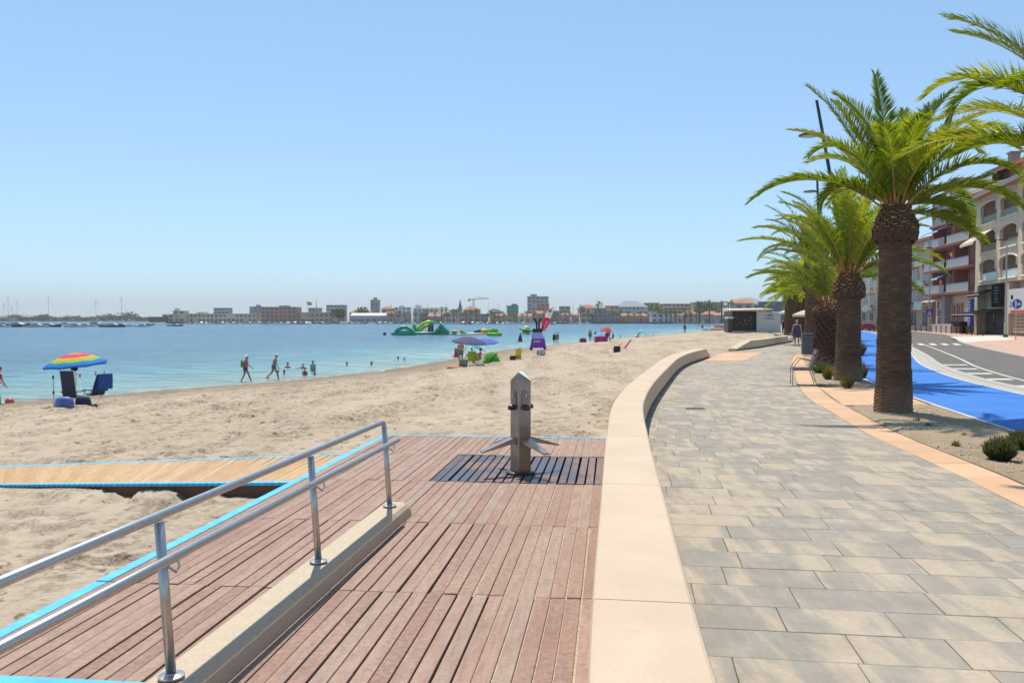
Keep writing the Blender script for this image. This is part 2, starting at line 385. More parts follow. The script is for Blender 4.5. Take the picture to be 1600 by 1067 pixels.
# ------------------------------------------------------------------ promenade paving
def mat_paver():
    t = NT('grey_paver'); oi = t.n('ObjectInfo').outputs['Random']; at = t.n('Attribute', attribute_name='rnd').outputs['Fac']
    rnd = t.math('FRACT', t.math('ADD', oi, at))
    ge = t.n('NewGeometry').outputs['Position']
    sh = t.n('VectorMath', operation='ADD'); cb = t.n('CombineXYZ'); t.l(t.math('MULTIPLY', rnd, 40.0), cb.inputs[0]); t.l(t.math('MULTIPLY', rnd, 91.0), cb.inputs[1])
    t.l(ge, sh.inputs[0]); t.l(cb.outputs[0], sh.inputs[1])
    mp = t.n('Mapping'); mp.inputs['Rotation'].default_value = (0, 0, R(8)); mp.inputs['Scale'].default_value = (3.0, 0.55, 1); t.l(sh.outputs[0], mp.inputs[0])
    patch = t.noise(mp.outputs[0], 1.35, 3, 0.5)
    sel = t.ramp(t.math('ADD', patch, t.math('MULTIPLY', t.math('SUBTRACT', rnd, 0.5), 0.16)), [(0.46, 0.0), (0.60, 1.0)])
    fine = t.noise(ge, 30, 5, 0.7); mid = t.noise(ge, 3.0, 5, 0.65)
    grey = t.ramp(mid, [(0.3, (0.235, 0.210, 0.175)), (0.7, (0.315, 0.285, 0.24))])
    beige = t.ramp(mid, [(0.3, (0.44, 0.345, 0.24)), (0.7, (0.54, 0.43, 0.31))])
    br = t.n('Mapping'); br.inputs['Rotation'].default_value = (0, 0, R(8)); br.inputs['Scale'].default_value = (14, 2.0, 1); t.l(sh.outputs[0], br.inputs[0])
    brush = t.noise(br.outputs[0], 1.6, 5, 0.75)
    sel = t.mix(0.65, sel, t.ramp(t.math('ADD', t.math('MULTIPLY', sel, 0.35), brush), [(0.50, 0.0), (0.78, 1.0)]))
    c = t.mix(t.math('MULTIPLY', sel, 0.68), grey, beige)
    c = t.mix(t.ramp(fine, [(0.35, 0.35), (0.6, 0.0)]), c, (0.22, 0.20, 0.17))
    gv = t.n('TexVoronoi'); gv.inputs['Scale'].default_value = 2.3; t.l(ge, gv.inputs['Vector'])
    c = t.mix(t.ramp(gv.outputs['Distance'], [(0.030, 0.55), (0.048, 0.0)]), c, (0.13, 0.11, 0.09))
    c = t.mix(t.ramp(t.noise(ge, 0.55, 5, 0.7), [(0.50, 0.0), (0.72, 0.4)]), c, (0.46, 0.38, 0.28))
    stain = t.ramp(t.noise(ge, 1.7, 6, 0.75), [(0.66, 0.0), (0.72, 0.5)])
    c = t.mix(stain, c, (0.16, 0.14, 0.12))
    t.set(c, 0.8, 0, 0.25); t.bump(fine, 0.25, 0.004); return t.m
def mat_peach():
    t = NT('peach_paver'); ge = t.n('NewGeometry').outputs['Position']; oi = t.n('ObjectInfo').outputs['Random']
    c = t.ramp(t.noise(ge, 1.3, 5), [(0.3, (0.56, 0.35, 0.215)), (0.7, (0.64, 0.415, 0.265))])
    c = t.mix(t.ramp(t.noise(ge, 34, 4, 0.7), [(0.4, 0.3), (0.62, 0.0)]), c, (0.45, 0.29, 0.17))
    c = t.mix(1.0, c, t.ramp(oi, [(0, 0.9), (1, 1.02)]), 'MULTIPLY')
    t.set(c, 0.85, 0, 0.2); t.bump(t.noise(ge, 60, 4), 0.2, 0.003); return t.m
mpav, mpeach = mat_paver(), mat_peach()
joint = M('joint_mortar', (0.25, 0.21, 0.16), 0.95, 0.2, 20)
sub = ribbon('promenade', lambda y: pav_l(y) - 0.25, lambda y: pav_r(y) + 0.9, 1.0, 165, -0.018, joint)
PA = R(8.0); PU = np.array([math.cos(PA), -math.sin(PA)]); PV = np.array([math.sin(PA), math.cos(PA)])
def puv(u, v): return u*PU[0] + v*PV[0], u*PU[1] + v*PV[1]
def edge_u(fun, v):               # boundary x(y) expressed as u at given v
    u = 0.0
    for _ in range(30):
        x, y = puv(u, v); u += (float(fun(y)) - x) * 0.7
    return u
ROW = 0.40; tiles = []
random.seed(5)
v = 2.4; r = 0
while v < 64:
    v1 = v + ROW; GAP = 0.0045
    L0, L1, R0, R1 = edge_u(pav_l, v), edge_u(pav_l, v1), edge_u(pav_r, v), edge_u(pav_r, v1)
    Lm, Rm = min(L0, L1), max(R0, R1)
    u = math.floor(Lm) - random.random()*0.9
    while u < Rm:
        w = random.choice([0.6, 0.6, 0.6, 0.4, 0.8, 0.5])
        a0, a1 = max(u+GAP/2, L0), max(u+GAP/2, L1); b0, b1 = min(u+w-GAP/2, R0-.004), min(u+w-GAP/2, R1-.004)
        if b0 - a0 > 0.02 or b1 - a1 > 0.02:
            b0 = max(b0, a0+.002); b1 = max(b1, a1+.002)
            tiles.append(((a0, b0, b1, a1), v+GAP/2, v1-GAP/2))
        u += w
    v = v1; r += 1
def tile_geo(mb, tl, z1, dz=0.0, c=None):
    (a0, b0, b1, a1), v0, v1 = tl
    P = [puv(a0, v0), puv(b0, v0), puv(b1, v1), puv(a1, v1)]
    if c is not None: P = [(p[0]-c[0], p[1]-c[1]) for p in P]
    n = len(mb.v); e = 0.003
    cx = sum(p[0] for p in P)/4; cy = sum(p[1] for p in P)/4
    inn = [(p[0] + (e if p[0] < cx else -e), p[1] + (e if p[1] < cy else -e)) for p in P]
    mb.rings([[(p[0], p[1], -0.04) for p in P], [(p[0], p[1], z1-e) for p in P], [(p[0], p[1], z1) for p in inn]])
near = tiles[:300]
shared = {}
for tl in near:
    (a0, b0, b1, a1), v0, v1 = tl
    full = abs(a0-a1) < 1e-6 and abs(b0-b1) < 1e-6
    c = puv((a0+b0)/2, (v0+v1)/2)
    key = round(b0-a0, 3) if full else None
    if key is None or key not in shared:
        mb = MB(); tile_geo(mb, tl, 0.0, c=c); me = mb.mesh('paver', mpav)
        if key is not None: shared[key] = me
    else: me = shared[key]
    o = link('paver', me, sub, (c[0], c[1], random.uniform(-0.0015, 0.0015)))
mb = MB(); at = []
for tl in tiles[300:]:
    n = len(mb.v); tile_geo(mb, tl, 0.0); at += [random.random()] * (len(mb.v)-n)
mb.attr = at; o = mb.build('distant_pavers', mpav, sub); o['kind'] = 'stuff'
# far part of the promenade, where single slabs can no longer be told apart
ribbon('promenade_end', pav_l, pav_r, 63.5, 165, -0.004, mpav)

# peach border of slabs along the planting strip, and the peach apron at the beach opening
peach = ribbon('peach_border', lambda y: pav_r(y) - 0.0, lambda y: pav_r(y) + 0.5, 1.5, 165, -0.012, M('peach_joint', (0.40, 0.27, 0.17), 0.95))
y = 2.0
while y < 70:
    y1 = y + 0.9
    mb = MB(); a = [(float(pav_r(t)), t) for t in (y+.004, y1-.004)]; wd_ = 0.46
    c = ((a[0][0]+a[1][0])/2, (a[0][1]+a[1][1])/2)
    P = [(a[0][0]+.004, a[0][1]), (a[0][0]+wd_, a[0][1]), (a[1][0]+wd_, a[1][1]), (a[1][0]+.004, a[1][1])]
    mb.prism([(p[0]-c[0], p[1]-c[1]) for p in P], -0.04, 0.0)
    mb.build('slab', mpeach, peach, loc=(c[0], c[1], random.uniform(-.001, .001)))
    y = y1
def slab_field(name, quadpts, nu, nv, mat, z=0.004):      # bilinear field of slabs inside four corners
    q0, q1, q2, q3 = [Vector((p[0], p[1])) for p in quadpts]
    base = struct(MB().add([(p[0], p[1], z-0.02) for p in (q0, q1, q2, q3)], [(0, 1, 2, 3)]).build(name, MATS['peach_joint']))
    f = lambda s, t: (q0*(1-s) + q1*s)*(1-t) + (q3*(1-s) + q2*s)*t
    for i in range(nu):
        for j in range(nv):
            e = 0.004
            P = [f(i/nu, j/nv), f((i+1)/nu, j/nv), f((i+1)/nu, (j+1)/nv), f(i/nu, (j+1)/nv)]
            c = sum(P, Vector((0, 0)))/4
            P = [c + (p-c)*(1 - e/max((p-c).length, .05)) for p in P]
            MB().prism([(p.x-c.x, p.y-c.y) for p in P], -0.03, 0).build('slab', mat, base, loc=(c.x, c.y, z))
slab_field('peach_apron', [W(1098, 564), W(1160, 564), W(1192, 551), W(1132, 551)], 4, 6, mpeach, 0.006)
# peach crossings between the planting beds
def crossing(y0, y1, nu, nv):
    slab_field('peach_crossing', [(pav_r(y0)+.47, y0), (lane_l(y0)-.12, y0), (lane_l(y1)-.12, y1), (pav_r(y1)+.47, y1)], nu, nv, mpeach, 0.0)
crossing(16.9, 21.4, 3, 6); crossing(38.0, 44.0, 3, 5); crossing(3.0, 5.5, 2, 4)

# ------------------------------------------------------------------ planting beds
def mat_bed():
    t = NT('bed_soil'); ge = t.n('NewGeometry').outputs['Position']
    f = t.noise(ge, 42, 4, 0.75)
    c = t.ramp(t.noise(ge, 2.2, 5, 0.7), [(0.3, (0.36, 0.275, 0.185)), (0.7, (0.52, 0.415, 0.29))])
    c = t.mix(t.ramp(f, [(0.4, 0.6), (0.62, 0.0)]), c, (0.22, 0.17, 0.11))
    t.set(c, 0.95, 0, 0.1); t.bump(f, 0.9, 0.03); return t.m
mbed = mat_bed()
def bed(name, y0, y1):
    n, m = 90, 26
    yy = np.linspace(y0, y1, n); P = np.zeros((n, m, 3))
    for i, y in enumerate(yy):
        e = min(y-y0, y1-y, 0.6)/0.6; cut = 0.55*(1-math.sqrt(max(0, 1-(1-e)**2)))   # rounded corners
        a, b = pav_r(y)+0.48+cut, lane_l(y)-0.10
        xs = np.linspace(a, b, m); P[i, :, 0] = xs; P[i, :, 1] = y
    P[:, :, 2] = 0.012 + 0.05*fbm(P[:, :, 0]*2.2, P[:, :, 1]*2.2, 5, 77) + 0.02
    P[[0, -1], :, 2] = 0.0; P[:, [0, -1], 2] = 0.0
    return struct(grid_mesh(name, P, mbed))
for a, b in ((5.6, 16.8), (21.5, 37.9), (44.1, 62), (64, 110)): bed('planting_bed', a, b)
random.seed(3); pb = MB()
for k in range(2600):
    y = random.uniform(6, 36); y = 6 + (y-6)*random.random()
    if 16.7 < y < 21.6: continue
    x = random.uniform(pav_r(y)+.5, lane_l(y)-.15); s = random.uniform(.008, .028)
    pb.X = Matrix.Translation((x, y, 0.03)) @ Matrix.Rotation(random.random()*6, 4, 'Z')
    pb.add([(s,0,0),(0,s*.8,0),(-s,0,0),(0,-s*.7,0),(0,0,s*.7),(0,0,-s*.5)], [(0,1,4),(1,2,4),(2,3,4),(3,0,4),(1,0,5),(2,1,5),(3,2,5),(0,3,5)])
tag(pb.build('gravel', M('pebble', (0.50, 0.43, 0.33), 0.9, 0.25, 30)), kind='stuff')

# ------------------------------------------------------------------ cycle lane, kerb strip, road, markings, far pavement
def mat_lane():
    t = NT('blue_lane_paint'); ge = t.n('NewGeometry').outputs['Position']
    c = t.ramp(t.noise(ge, 0.6, 5), [(0.3, (0.024, 0.138, 0.46)), (0.7, (0.05, 0.20, 0.555))])
    mp = t.coord('Position', (0.35, 1.6, 1), (0, 0, R(-60)))
    wear = t.ramp(t.noise(mp, 1.4, 6, 0.75), [(0.58, 0.0), (0.75, 0.7)])
    c = t.mix(wear, c, (0.16, 0.30, 0.58))
    t.set(c, 0.75, 0, 0.25); t.bump(t.noise(ge, 80, 3), 0.2, 0.003); return t.m
def mat_asphalt():
    t = NT('asphalt'); ge = t.n('NewGeometry').outputs['Position']
    c = t.ramp(t.noise(ge, 0.25, 5), [(0.3, (0.112, 0.098, 0.085)), (0.7, (0.16, 0.142, 0.122))])
    c = t.mix(t.ramp(t.noise(ge, 60, 3), [(0.4, 0.3), (0.6, 0.0)]), c, (0.09, 0.09, 0.09))
    t.set(c, 0.85, 0, 0.3); t.bump(t.noise(ge, 120, 3), 0.3, 0.004); return t.m
mlane, masph = mat_lane(), mat_asphalt()
white_paint = M('road_paint', (0.60, 0.575, 0.53), 0.8, 0.22, 14)
lo = lambda k: (lambda y: lane_l(y) + k)
ribbon('cycle_lane', lo(0), lo(LANE_W), 1.5, 168, 0.0, mlane)
ribbon('lane_line', lo(-.07), lo(0.0), 1.5, 168, 0.004, white_paint)
ribbon('lane_line', lo(LANE_W-.07), lo(LANE_W), 1.5, 168, 0.008, white_paint)
kc = M('kerb_concrete', (0.40, 0.375, 0.33), 0.85, 0.12, 4, 0.2, 60)
kb = ribbon('kerb', lo(LANE_W), lo(LANE_W+KERB_W), 1.5, 168, 0.0, kc)
yk = 10.0
while yk < 60:
    mb = MB(); a, b = yk+.005, yk+.995; ox = lane_l(yk+.5)
    P = [(lane_l(a)+LANE_W+.45-ox, a-yk), (lane_l(a)+LANE_W+KERB_W-ox, a-yk), (lane_l(b)+LANE_W+KERB_W-ox, b-yk), (lane_l(b)+LANE_W+.45-ox, b-yk)]
    mb.prism(P, -0.16, 0.012); mb.build('kerbstone', kc, kb, loc=(ox, yk, 0)); yk += 1.0
mb = MB(); ysr = np.linspace(1.5, 168, 120); mb.strip([(float(lane_l(y)+LANE_W+KERB_W), y, -.2) for y in ysr], [(float(lane_l(y)+LANE_W+KERB_W), y, -.001) for y in ysr])
mb.build('kerb_face', kc, kb)
RZ = -0.10
ribbon('road', lo(LANE_W+KERB_W-.02), lambda y: road_r(y)+.02, 1.5, 168, RZ, masph)
def mark(name, pts, lab=None):
    return struct(MB().add([(p[0], p[1], RZ+.006) for p in pts], [(0, 1, 2, 3)]).build(name, white_paint))
ribbon('road_line', lo(LANE_W+KERB_W+1.25), lo(LANE_W+KERB_W+1.36), 1.5, 62, RZ+.005, white_paint)
d = 14.9
while d < 34:
    e0, e1 = d-.25, d+.33; k = LANE_W+KERB_W
    mark('road_dash', [(lane_l(e0)+k+.12, e0), (lane_l(e0)+k+1.1, e0), (lane_l(e1)+k+1.1, e1), (lane_l(e1)+k+.12, e1)]); d += 2.65
for i in range(5):                 # zebra crossing farther along
    s0, s1 = i/5+.03, i/5+.13
    f = lambda s, y: (lane_l(y)+LANE_W+KERB_W)*(1-s) + road_r(y)*s
    mark('zebra_bar', [(f(s0, 58.5), 58.5), (f(s1, 58.5), 58.5), (f(s1, 62.5), 62.5), (f(s0, 62.5), 62.5)])
pink = M('pink_paver', (0.50, 0.315, 0.235), 0.85, 0.12, 1.2, 0.2, 40)
ribbon('pavement', lambda y: road_r(y)+.18, lambda y: road_r(y)+70, 1.5, 168, 0.0, pink)
mb = MB(); A = []
for y in ysr: A.append([(float(road_r(y)), y, -.2), (float(road_r(y)), y, -.01), (float(road_r(y))+.012, y, .002), (float(road_r(y))+.18, y, .002)])
mb.rings(A, closed=False); struct(mb.build('pavement_kerb', kc))
ap = [W(1484, 526.5), W(1556, 524.5), W(1592, 530), W(1507, 535.2)]
struct(MB().add([(p.x, p.y, 0.006) for p in ap], [(0, 1, 2, 3)]).build('driveway', M('pale_concrete', (0.56, 0.53, 0.47), 0.8, 0.08, 2)))

# ------------------------------------------------------------------ seat walls of precast blocks
def mat_precast():
    t = NT('cream_precast'); ge = t.n('NewGeometry').outputs['Position']
    c = t.ramp(t.noise(ge, 1.6, 6, 0.6), [(0.3, (0.505, 0.392, 0.285)), (0.7, (0.59, 0.465, 0.345))])
    c = t.mix(t.ramp(t.noise(ge, 70, 4, 0.7), [(0.35, 0.3), (0.6, 0.0)]), c, (0.46, 0.33, 0.20))
    c = t.mix(t.ramp(t.noise(ge, 5, 5, 0.8), [(0.66, 0.0), (0.76, 0.45)]), c, (0.40, 0.31, 0.21))
    gv = t.n('TexVoronoi'); gv.inputs['Scale'].default_value = 5.5; t.l(ge, gv.inputs['Vector'])
    c = t.mix(t.ramp(gv.outputs['Distance'], [(0.028, 0.5), (0.05, 0.0)]), c, (0.22, 0.16, 0.10))
    c = t.mix(t.ramp(t.noise(t.coord('Position', (1, 0.5, 1)), 0.9, 6, 0.75), [(0.52, 0.0), (0.72, 0.35)]), c, (0.47, 0.36, 0.25))
    t.set(c, 0.75, 0, 0.25); t.bump(t.math('ADD', t.noise(ge, 90, 4), t.math('MULTIPLY', t.ramp(gv.outputs['Distance'], [(0.02, 0.0), (0.05, 1.0)]), 0.8)), 0.3, 0.005); return t.m
mcon = mat_precast(); mrec = M('shaded_recess_concrete', (0.20, 0.17, 0.13), 0.9, 0.1, 5)  # recess strip coloured darker to carry the shade under the block edge
def seat_wall(label, path, hfun, y_top=0.43):
    """path(s)->(x,y), s in metres; hfun(s)->top height"""
    t = thing('seat_wall', label, 'wall', (path(0)[0], path(0)[1], 0))
    o0 = Vector((path(0)[0], path(0)[1], 0)); total = path.length; s = 0.0; BL = 2.75
    while s < total - 0.05:
        e = min(s + BL, total); rs = []; rb = []
        n = 10
        for k in range(n+1):
            q = s + .004 + (e - s - .008)*k/n
            p = Vector((*path(q), 0)); tg = (Vector((*path(min(q+.05, total)), 0)) - Vector((*path(max(q-.05, 0)), 0))).normalized()
            nr = Vector((tg.y, -tg.x, 0)); h = hfun(q); b = min(0.022, h*.2); lo_ = min(0.075, h*.4)
            prof = [(-.225, -.42), (-.225, h-b), (-.225+b*.35, h-b*.3), (-.225+b, h), (.225-b, h-.004), (.225-b*.35, h-.004-b*.3), (.225, h-.004-b), (.225, lo_), (.17, lo_-.01), (.17, -.42)]
            rs.append([p - o0 + nr*a + Vector((0, 0, z)) for a, z in prof])
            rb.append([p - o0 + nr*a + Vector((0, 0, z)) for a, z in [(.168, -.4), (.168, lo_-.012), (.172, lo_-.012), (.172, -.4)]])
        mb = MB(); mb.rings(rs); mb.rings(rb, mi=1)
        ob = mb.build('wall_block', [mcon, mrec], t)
        s = e
    return t
class Path:
    def __init__(s, pts):
        s.p = np.array(pts, float); d = np.hypot(*np.diff(s.p, axis=0).T); s.s = np.concatenate([[0], np.cumsum(d)]); s.length = float(s.s[-1])
    def __call__(s, q): return float(np.interp(q, s.s, s.p[:, 0])), float(np.interp(q, s.s, s.p[:, 1]))
pw = Path([(float(wall_c(y)), y) for y in np.linspace(1.1, 37.9, 120)])
seat_wall('long cream concrete seat wall curving beside the red boardwalk', pw, lambda s: 0.43 if s < pw.length-1.5 else 0.43 - 0.31*(s-pw.length+1.5)/1.5)
c2 = curve([(11.6, 45.7), (13.9, 50), (17.2, 57), (20.3, 63.5)])
pw2 = Path([(float(c2(y)), y) for y in np.linspace(45.7, 63.5, 40)])
seat_wall('short cream concrete seat wall with sloped ends in front of the white kiosk box', pw2, lambda s: 0.12 + 0.36*min(1, s/3.2) if s < pw2.length-1.3 else 0.48 - 0.34*(s-pw2.length+1.3)/1.3)
# drain cover set in the pavers
dc = W(1086, 638.5)
t = thing('drain_cover', 'small rectangular metal drain grating set in the grey pavers near the curved wall', 'drain cover', (dc.x, dc.y, 0.0), -R(8))
mdrain = M('drain_metal', (0.13, 0.115, 0.10), 0.6, 0.2, 20, metal=.4)
fr = MB()
fr.box(-.19, .19, -.15, -.125, .001, .012); fr.box(-.19, .19, .125, .15, .001, .012); fr.box(-.19, -.17, -.125, .125, .001, .012); fr.box(.17, .19, -.125, .125, .001, .012)
fr.build('frame', M('drain_frame', (0.30, 0.27, 0.23), 0.7), t)
for i in range(9):
    MB().box(-.010, .010, -.125, .125, .001, .010).build('bar', mdrain, t, loc=(-.15+i*.0375, 0, 0))
MB().box(-.17, .17, -.125, .125, -.02, .002).build('pit', M('pit_black', (0.015, 0.014, 0.012), 0.9), t)

# ------------------------------------------------------------------ red boardwalk
def mat_plank(name, a, b, c3, wet=False):
    t = NT(name); oi = t.n('ObjectInfo').outputs['Random']; tc = t.n('TexCoord').outputs['Object']
    ad = t.n('VectorMath', operation='ADD'); cb = t.n('CombineXYZ'); t.l(t.math('MULTIPLY', oi, 50.0), cb.inputs[0]); t.l(t.math('MULTIPLY', oi, 23.0), cb.inputs[1]); t.l(tc, ad.inputs[0]); t.l(cb.outputs[0], ad.inputs[1])
    mp = t.n('Mapping'); mp.inputs['Scale'].default_value = (9, 1.1, 9); t.l(ad.outputs[0], mp.inputs[0])
    gr = t.noise(mp.outputs[0], 2.2, 6, 0.7); ge = t.n('NewGeometry').outputs['Position']
    col = t.ramp(oi, [(0.0, a), (0.5, b), (0.78, b), (1.0, c3)])
    col = t.mix(t.ramp(gr, [(0.35, 0.55), (0.65, 0.0)]), col, tuple(x*0.55 for x in a))
    if not wet:
        dust = t.math('MULTIPLY', t.ramp(t.noise(ge, 1.1, 4), [(0.35, 0.25), (0.7, 0.7)]), t.ramp(t.noise(ge, 26, 5, 0.8), [(0.40, 0.0), (0.66, 1.0)]))
        col = t.mix(dust, col, (0.46, 0.36, 0.27))
        t.set(col, 0.85, 0, 0.2)
    else:
        wetm = t.ramp(t.noise(ge, 1.3, 4), [(0.42, 0.0), (0.56, 1.0)])
        col = t.mix(wetm, col, tuple(x*0.33 for x in a)); t.set(col, t.ramp(wetm, [(0, 0.7), (1, 0.28)]), 0, 0.4)
    t.bump(gr, 0.35, 0.004); return t.m
mplk = mat_plank('red_plank', (0.29, 0.165, 0.132), (0.37, 0.24, 0.188), (0.33, 0.26, 0.213))
mwet = mat_plank('wet_plank', (0.20, 0.125, 0.11), (0.22, 0.15, 0.135), (0.20, 0.17, 0.16), True)
mblue = M('blue_board_paint', (0.10, 0.46, 0.70), 0.7, 0.15, 7)
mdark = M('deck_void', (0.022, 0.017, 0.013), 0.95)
mjs = M('joint_sand', (0.46, 0.37, 0.26), 0.95, 0.25, 30)
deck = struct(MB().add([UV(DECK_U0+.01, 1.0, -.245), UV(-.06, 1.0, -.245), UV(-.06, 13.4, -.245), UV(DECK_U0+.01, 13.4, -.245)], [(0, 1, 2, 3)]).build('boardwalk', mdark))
def sandfill(u0, u1, v0, v1, z): MB().add([UV(u0, v0, z), UV(u1, v0, z), UV(u1, v1, z), UV(u0, v1, z)], [(0, 1, 2, 3)]).build('joint_fill', mjs, deck)
sandfill(-.80, -.06, 1.0, 5.7, DECK_Z-.012); sandfill(-1.05, -.06, 5.7, 7.69, DECK_Z-.012); sandfill(DECK_U0+.02, -.06, 7.69, 9.68, DECK_Z-.010); sandfill(DECK_U0+.02, -2.03, 9.68, 11.62, DECK_Z-.010); sandfill(DECK_U0+.02, -.06, 11.62, 13.38, DECK_Z-.009)
rows = [1.0, 1.75, 3.72, 5.70, 7.69, 9.68, 11.62, 13.40]; PIT = 0.1035
random.seed(17); pm = {}
def plank_mesh(ln, w, mat, key):
    if key in pm: return pm[key]
    mb = MB(); mb.bbox(-w/2, w/2, -ln/2, ln/2, -.03, 0, .003); pm[key] = mb.mesh('plank', mat); return pm[key]
for r in range(len(rows)-1):
    v0, v1 = rows[r]+.004, rows[r+1]-.004; ln = v1-v0; n = int((DECK_U1-DECK_U0)/PIT)
    for i in range(n+1):
        u = DECK_U0 + .05 + i*PIT
        if u > -.115: continue
        grate = r == 5 and u > -2.0
        mat = mblue if i == 0 else (mwet if grate else mplk); w = .083 if grate else (.0925 if r < 4 else .0955)
        me = plank_mesh(ln, w, mat, (r, i == 0, grate))
        o = link('plank', me, deck)
        o.location = UV(u + random.uniform(-.004, .004), (v0+v1)/2 + random.uniform(-.006, .006), DECK_Z + random.uniform(-.004, .004) - (.006 if grate else 0))
        o.rotation_euler = (random.uniform(-.0012, .0012), random.uniform(-.022, .022), -DA + random.uniform(-.0028, .0028))
for (u0, u1, v0, v1, z1) in ((DECK_U0, -.1, 13.41, 13.49, DECK_Z+.002), (DECK_U0+.1, -2.05, 3.98, 4.10, DECK_Z+.012)):
    mb = MB(); mb.prism([UV(u0, v0), UV(u1, v0), UV(u1, v1), UV(u0, v1)], z1-.02, z1); mb.build('edge_board', mblue, deck)
mb = MB(); mb.prism([UV(DECK_U0-.02, 1), UV(DECK_U0, 1), UV(DECK_U0, 13.4), UV(DECK_U0-.02, 13.4)], -.42, DECK_Z-.03); mb.build('side_board', M('side_board', (0.13, 0.07, 0.05), 0.8), deck)
mb = MB(); mb.prism([UV(-2.045, 9.66), UV(-.1, 9.66), UV(-.1, 9.676), UV(-2.045, 9.676)], -.2, DECK_Z+.006); mb.prism([UV(-2.06, 9.66), UV(-2.045, 9.66), UV(-2.045, 11.62), UV(-2.06, 11.62)], -.2, DECK_Z+.005)
mb.build('grate_frame', M('grate_frame', (0.06, 0.055, 0.05), 0.6), deck)

# ------------------------------------------------------------------ tan plank walkway turning towards the sea
mtan = mat_plank('tan_plank', (0.47, 0.28, 0.13), (0.56, 0.36, 0.18), (0.60, 0.42, 0.25))
walk = thing('walkway', 'tan wooden slat walkway with blue edges leading left over the sand', 'walkway', (0, 0, 0)); del walk['category']; walk['kind'] = 'structure'
nP = 74; stp = (WF1-WF0).length*1.45/nP
for i in range(nP):
    f0 = (i+.5)/nP*1.45; fa = WF0.lerp(WF1, f0); ba = WB0.lerp(WB1, f0); c = (fa+ba)/2; d = ba-fa; ln = d.length; stw = (((WF1+WB1)-(WF0+WB0))/2).length*1.45/nP
    a = math.atan2(d.y, d.x) - R(90); slope = math.atan2((WF1-WF0).z, math.hypot((WF1-WF0).x, (WF1-WF0).y))
    mb = MB(); mb.bbox(-stw/2+.005, stw/2-.005, -ln/2+.09, ln/2-.09, -.03, 0, .003)
    o = mb.build('plank', mtan, walk, loc=(c.x, c.y, c.z + random.uniform(-.003, .003))); o.rotation_euler = (0, slope, a + random.uniform(-.004, .004))
    for e, sg in ((fa, 1), (ba, -1)):
        p = e + d.normalized()*.045*sg; mb = MB(); mb.bbox(-stw/2+.0005, stw/2-.0005, -.045, .045, -.03, .004, .003); o = mb.build('edge_block', mblue, walk, loc=(p.x, p.y, p.z)); o.rotation_euler = (0, slope, a)
mbear = M('bearer_wood', (0.12, 0.06, 0.04), 0.85)
for A_, B_, sg in ((WF0, WF1, 1), (WB0, WB1, -1)):
    dn = (WB0-WF0).normalized()*sg; E_ = A_.lerp(B_, 1.45); A2 = A_ + dn*.06; E2 = E_ + dn*.06
    mb = MB(); mb.rings([[p + dn*.04 + Vector((0, 0, -.034)), p - dn*.04 + Vector((0, 0, -.034)), p - dn*.04 + Vector((0, 0, -.19)), p + dn*.04 + Vector((0, 0, -.19))] for p in (A2, E2)]); mb.build('bearer', mbear, walk)

# ------------------------------------------------------------------ ramp kerb and handrail
kA, kB = W(268, 1058, -.02), W(609, 791, -.02); kd = (kB-kA); kd.z = 0; kd.normalize(); kn = Vector((kd.y, -kd.x, 0))
t = thing('ramp_kerb', 'low rounded concrete kerb under the steel handrail on the boardwalk', 'kerb', (kA.x, kA.y, DECK_Z))
rs = []; org = Vector((kA.x, kA.y, 0))
for q in (-3.2, 0, 2, (kB-kA).length+.22, (kB-kA).length+.30):
    k = .62 if q > (kB-kA).length+.25 else 1
    rs.append([kA - org + kd*q + kn*x + Vector((0, 0, z)) for x, z in ((-.115, -.03), (-.115, .10*k), (-.108, .125*k), (-.085, .135*k), (.06, .135*k), (.095, .12*k), (.118, .085*k), (.125, .03*k), (.13, -.03))])
for r_ in rs:
    for p in r_: p.z -= 0.0 if p.z else 0
mb = MB(); mb.rings([[Vector((p.x, p.y, p.z-(-.02))) if False else Vector((p.x, p.y, p.z + .02)) for p in r_] for r_ in rs])
mb.build('kerb_body', M('kerb_aggregate', (0.52, 0.42, 0.30), 0.85, 0.12, 60, 0.35, 140), t, smooth=False)
mst = M('brushed_steel', (0.50, 0.49, 0.47), 0.36, 0.08, 30, metal=1.0)
rail = thing('handrail', 'two-bar brushed steel handrail on three leaning posts beside the ramp', 'handrail', (kA.x, kA.y, -.02))
lean = Vector((-.052, .0, .76)); blen = (kB-kA).length
K = lambda q, h: kd*q + lean*(h/.76)
for q in (0, (W(495, 878, -.02)-kA).length, blen, -2.0):
    mb = MB(); mb.tube([K(q, .0), K(q, .74)], .024, 12)
    po = mb.build('post', mst, rail, smooth=True)
    mb = MB(); mb.lathe([(.062, .0), (.062, .008), (.03, .016), (.028, .02)], 18, tuple(K(q, .006))); mb.build('base_flange', mst, po)
    mb = MB(); c = K(q, .535); mb.tube([c + kn*.02, c + kn*.07 + Vector((0, 0, -.03)), c + kn*.085 + Vector((0, 0, .0)), c + kn*.075 + Vector((0, 0, .04))], .006, 6); mb.build('bracket', mst, po)
mb = MB(); e = K(blen, .77)
mb.tube([K(-3.0, .77), K(0, .77), K(blen-.08, .77), K(blen-.03, .765), K(blen-.005, .745), K(blen, .71)], .0225, 12); mb.build('top_rail', mst, rail, smooth=True)
mb = MB(); mb.tube([K(-3.0, .585) + kn*.075, K(0, .585) + kn*.075, K(blen+.16, .585) + kn*.075], .0225, 12); mb.tube([K(blen+.16, .585)+kn*.075, K(blen+.175, .585)+kn*.075], [.0225, .012], 12); mb.build('lower_rail', mst, rail, smooth=True)

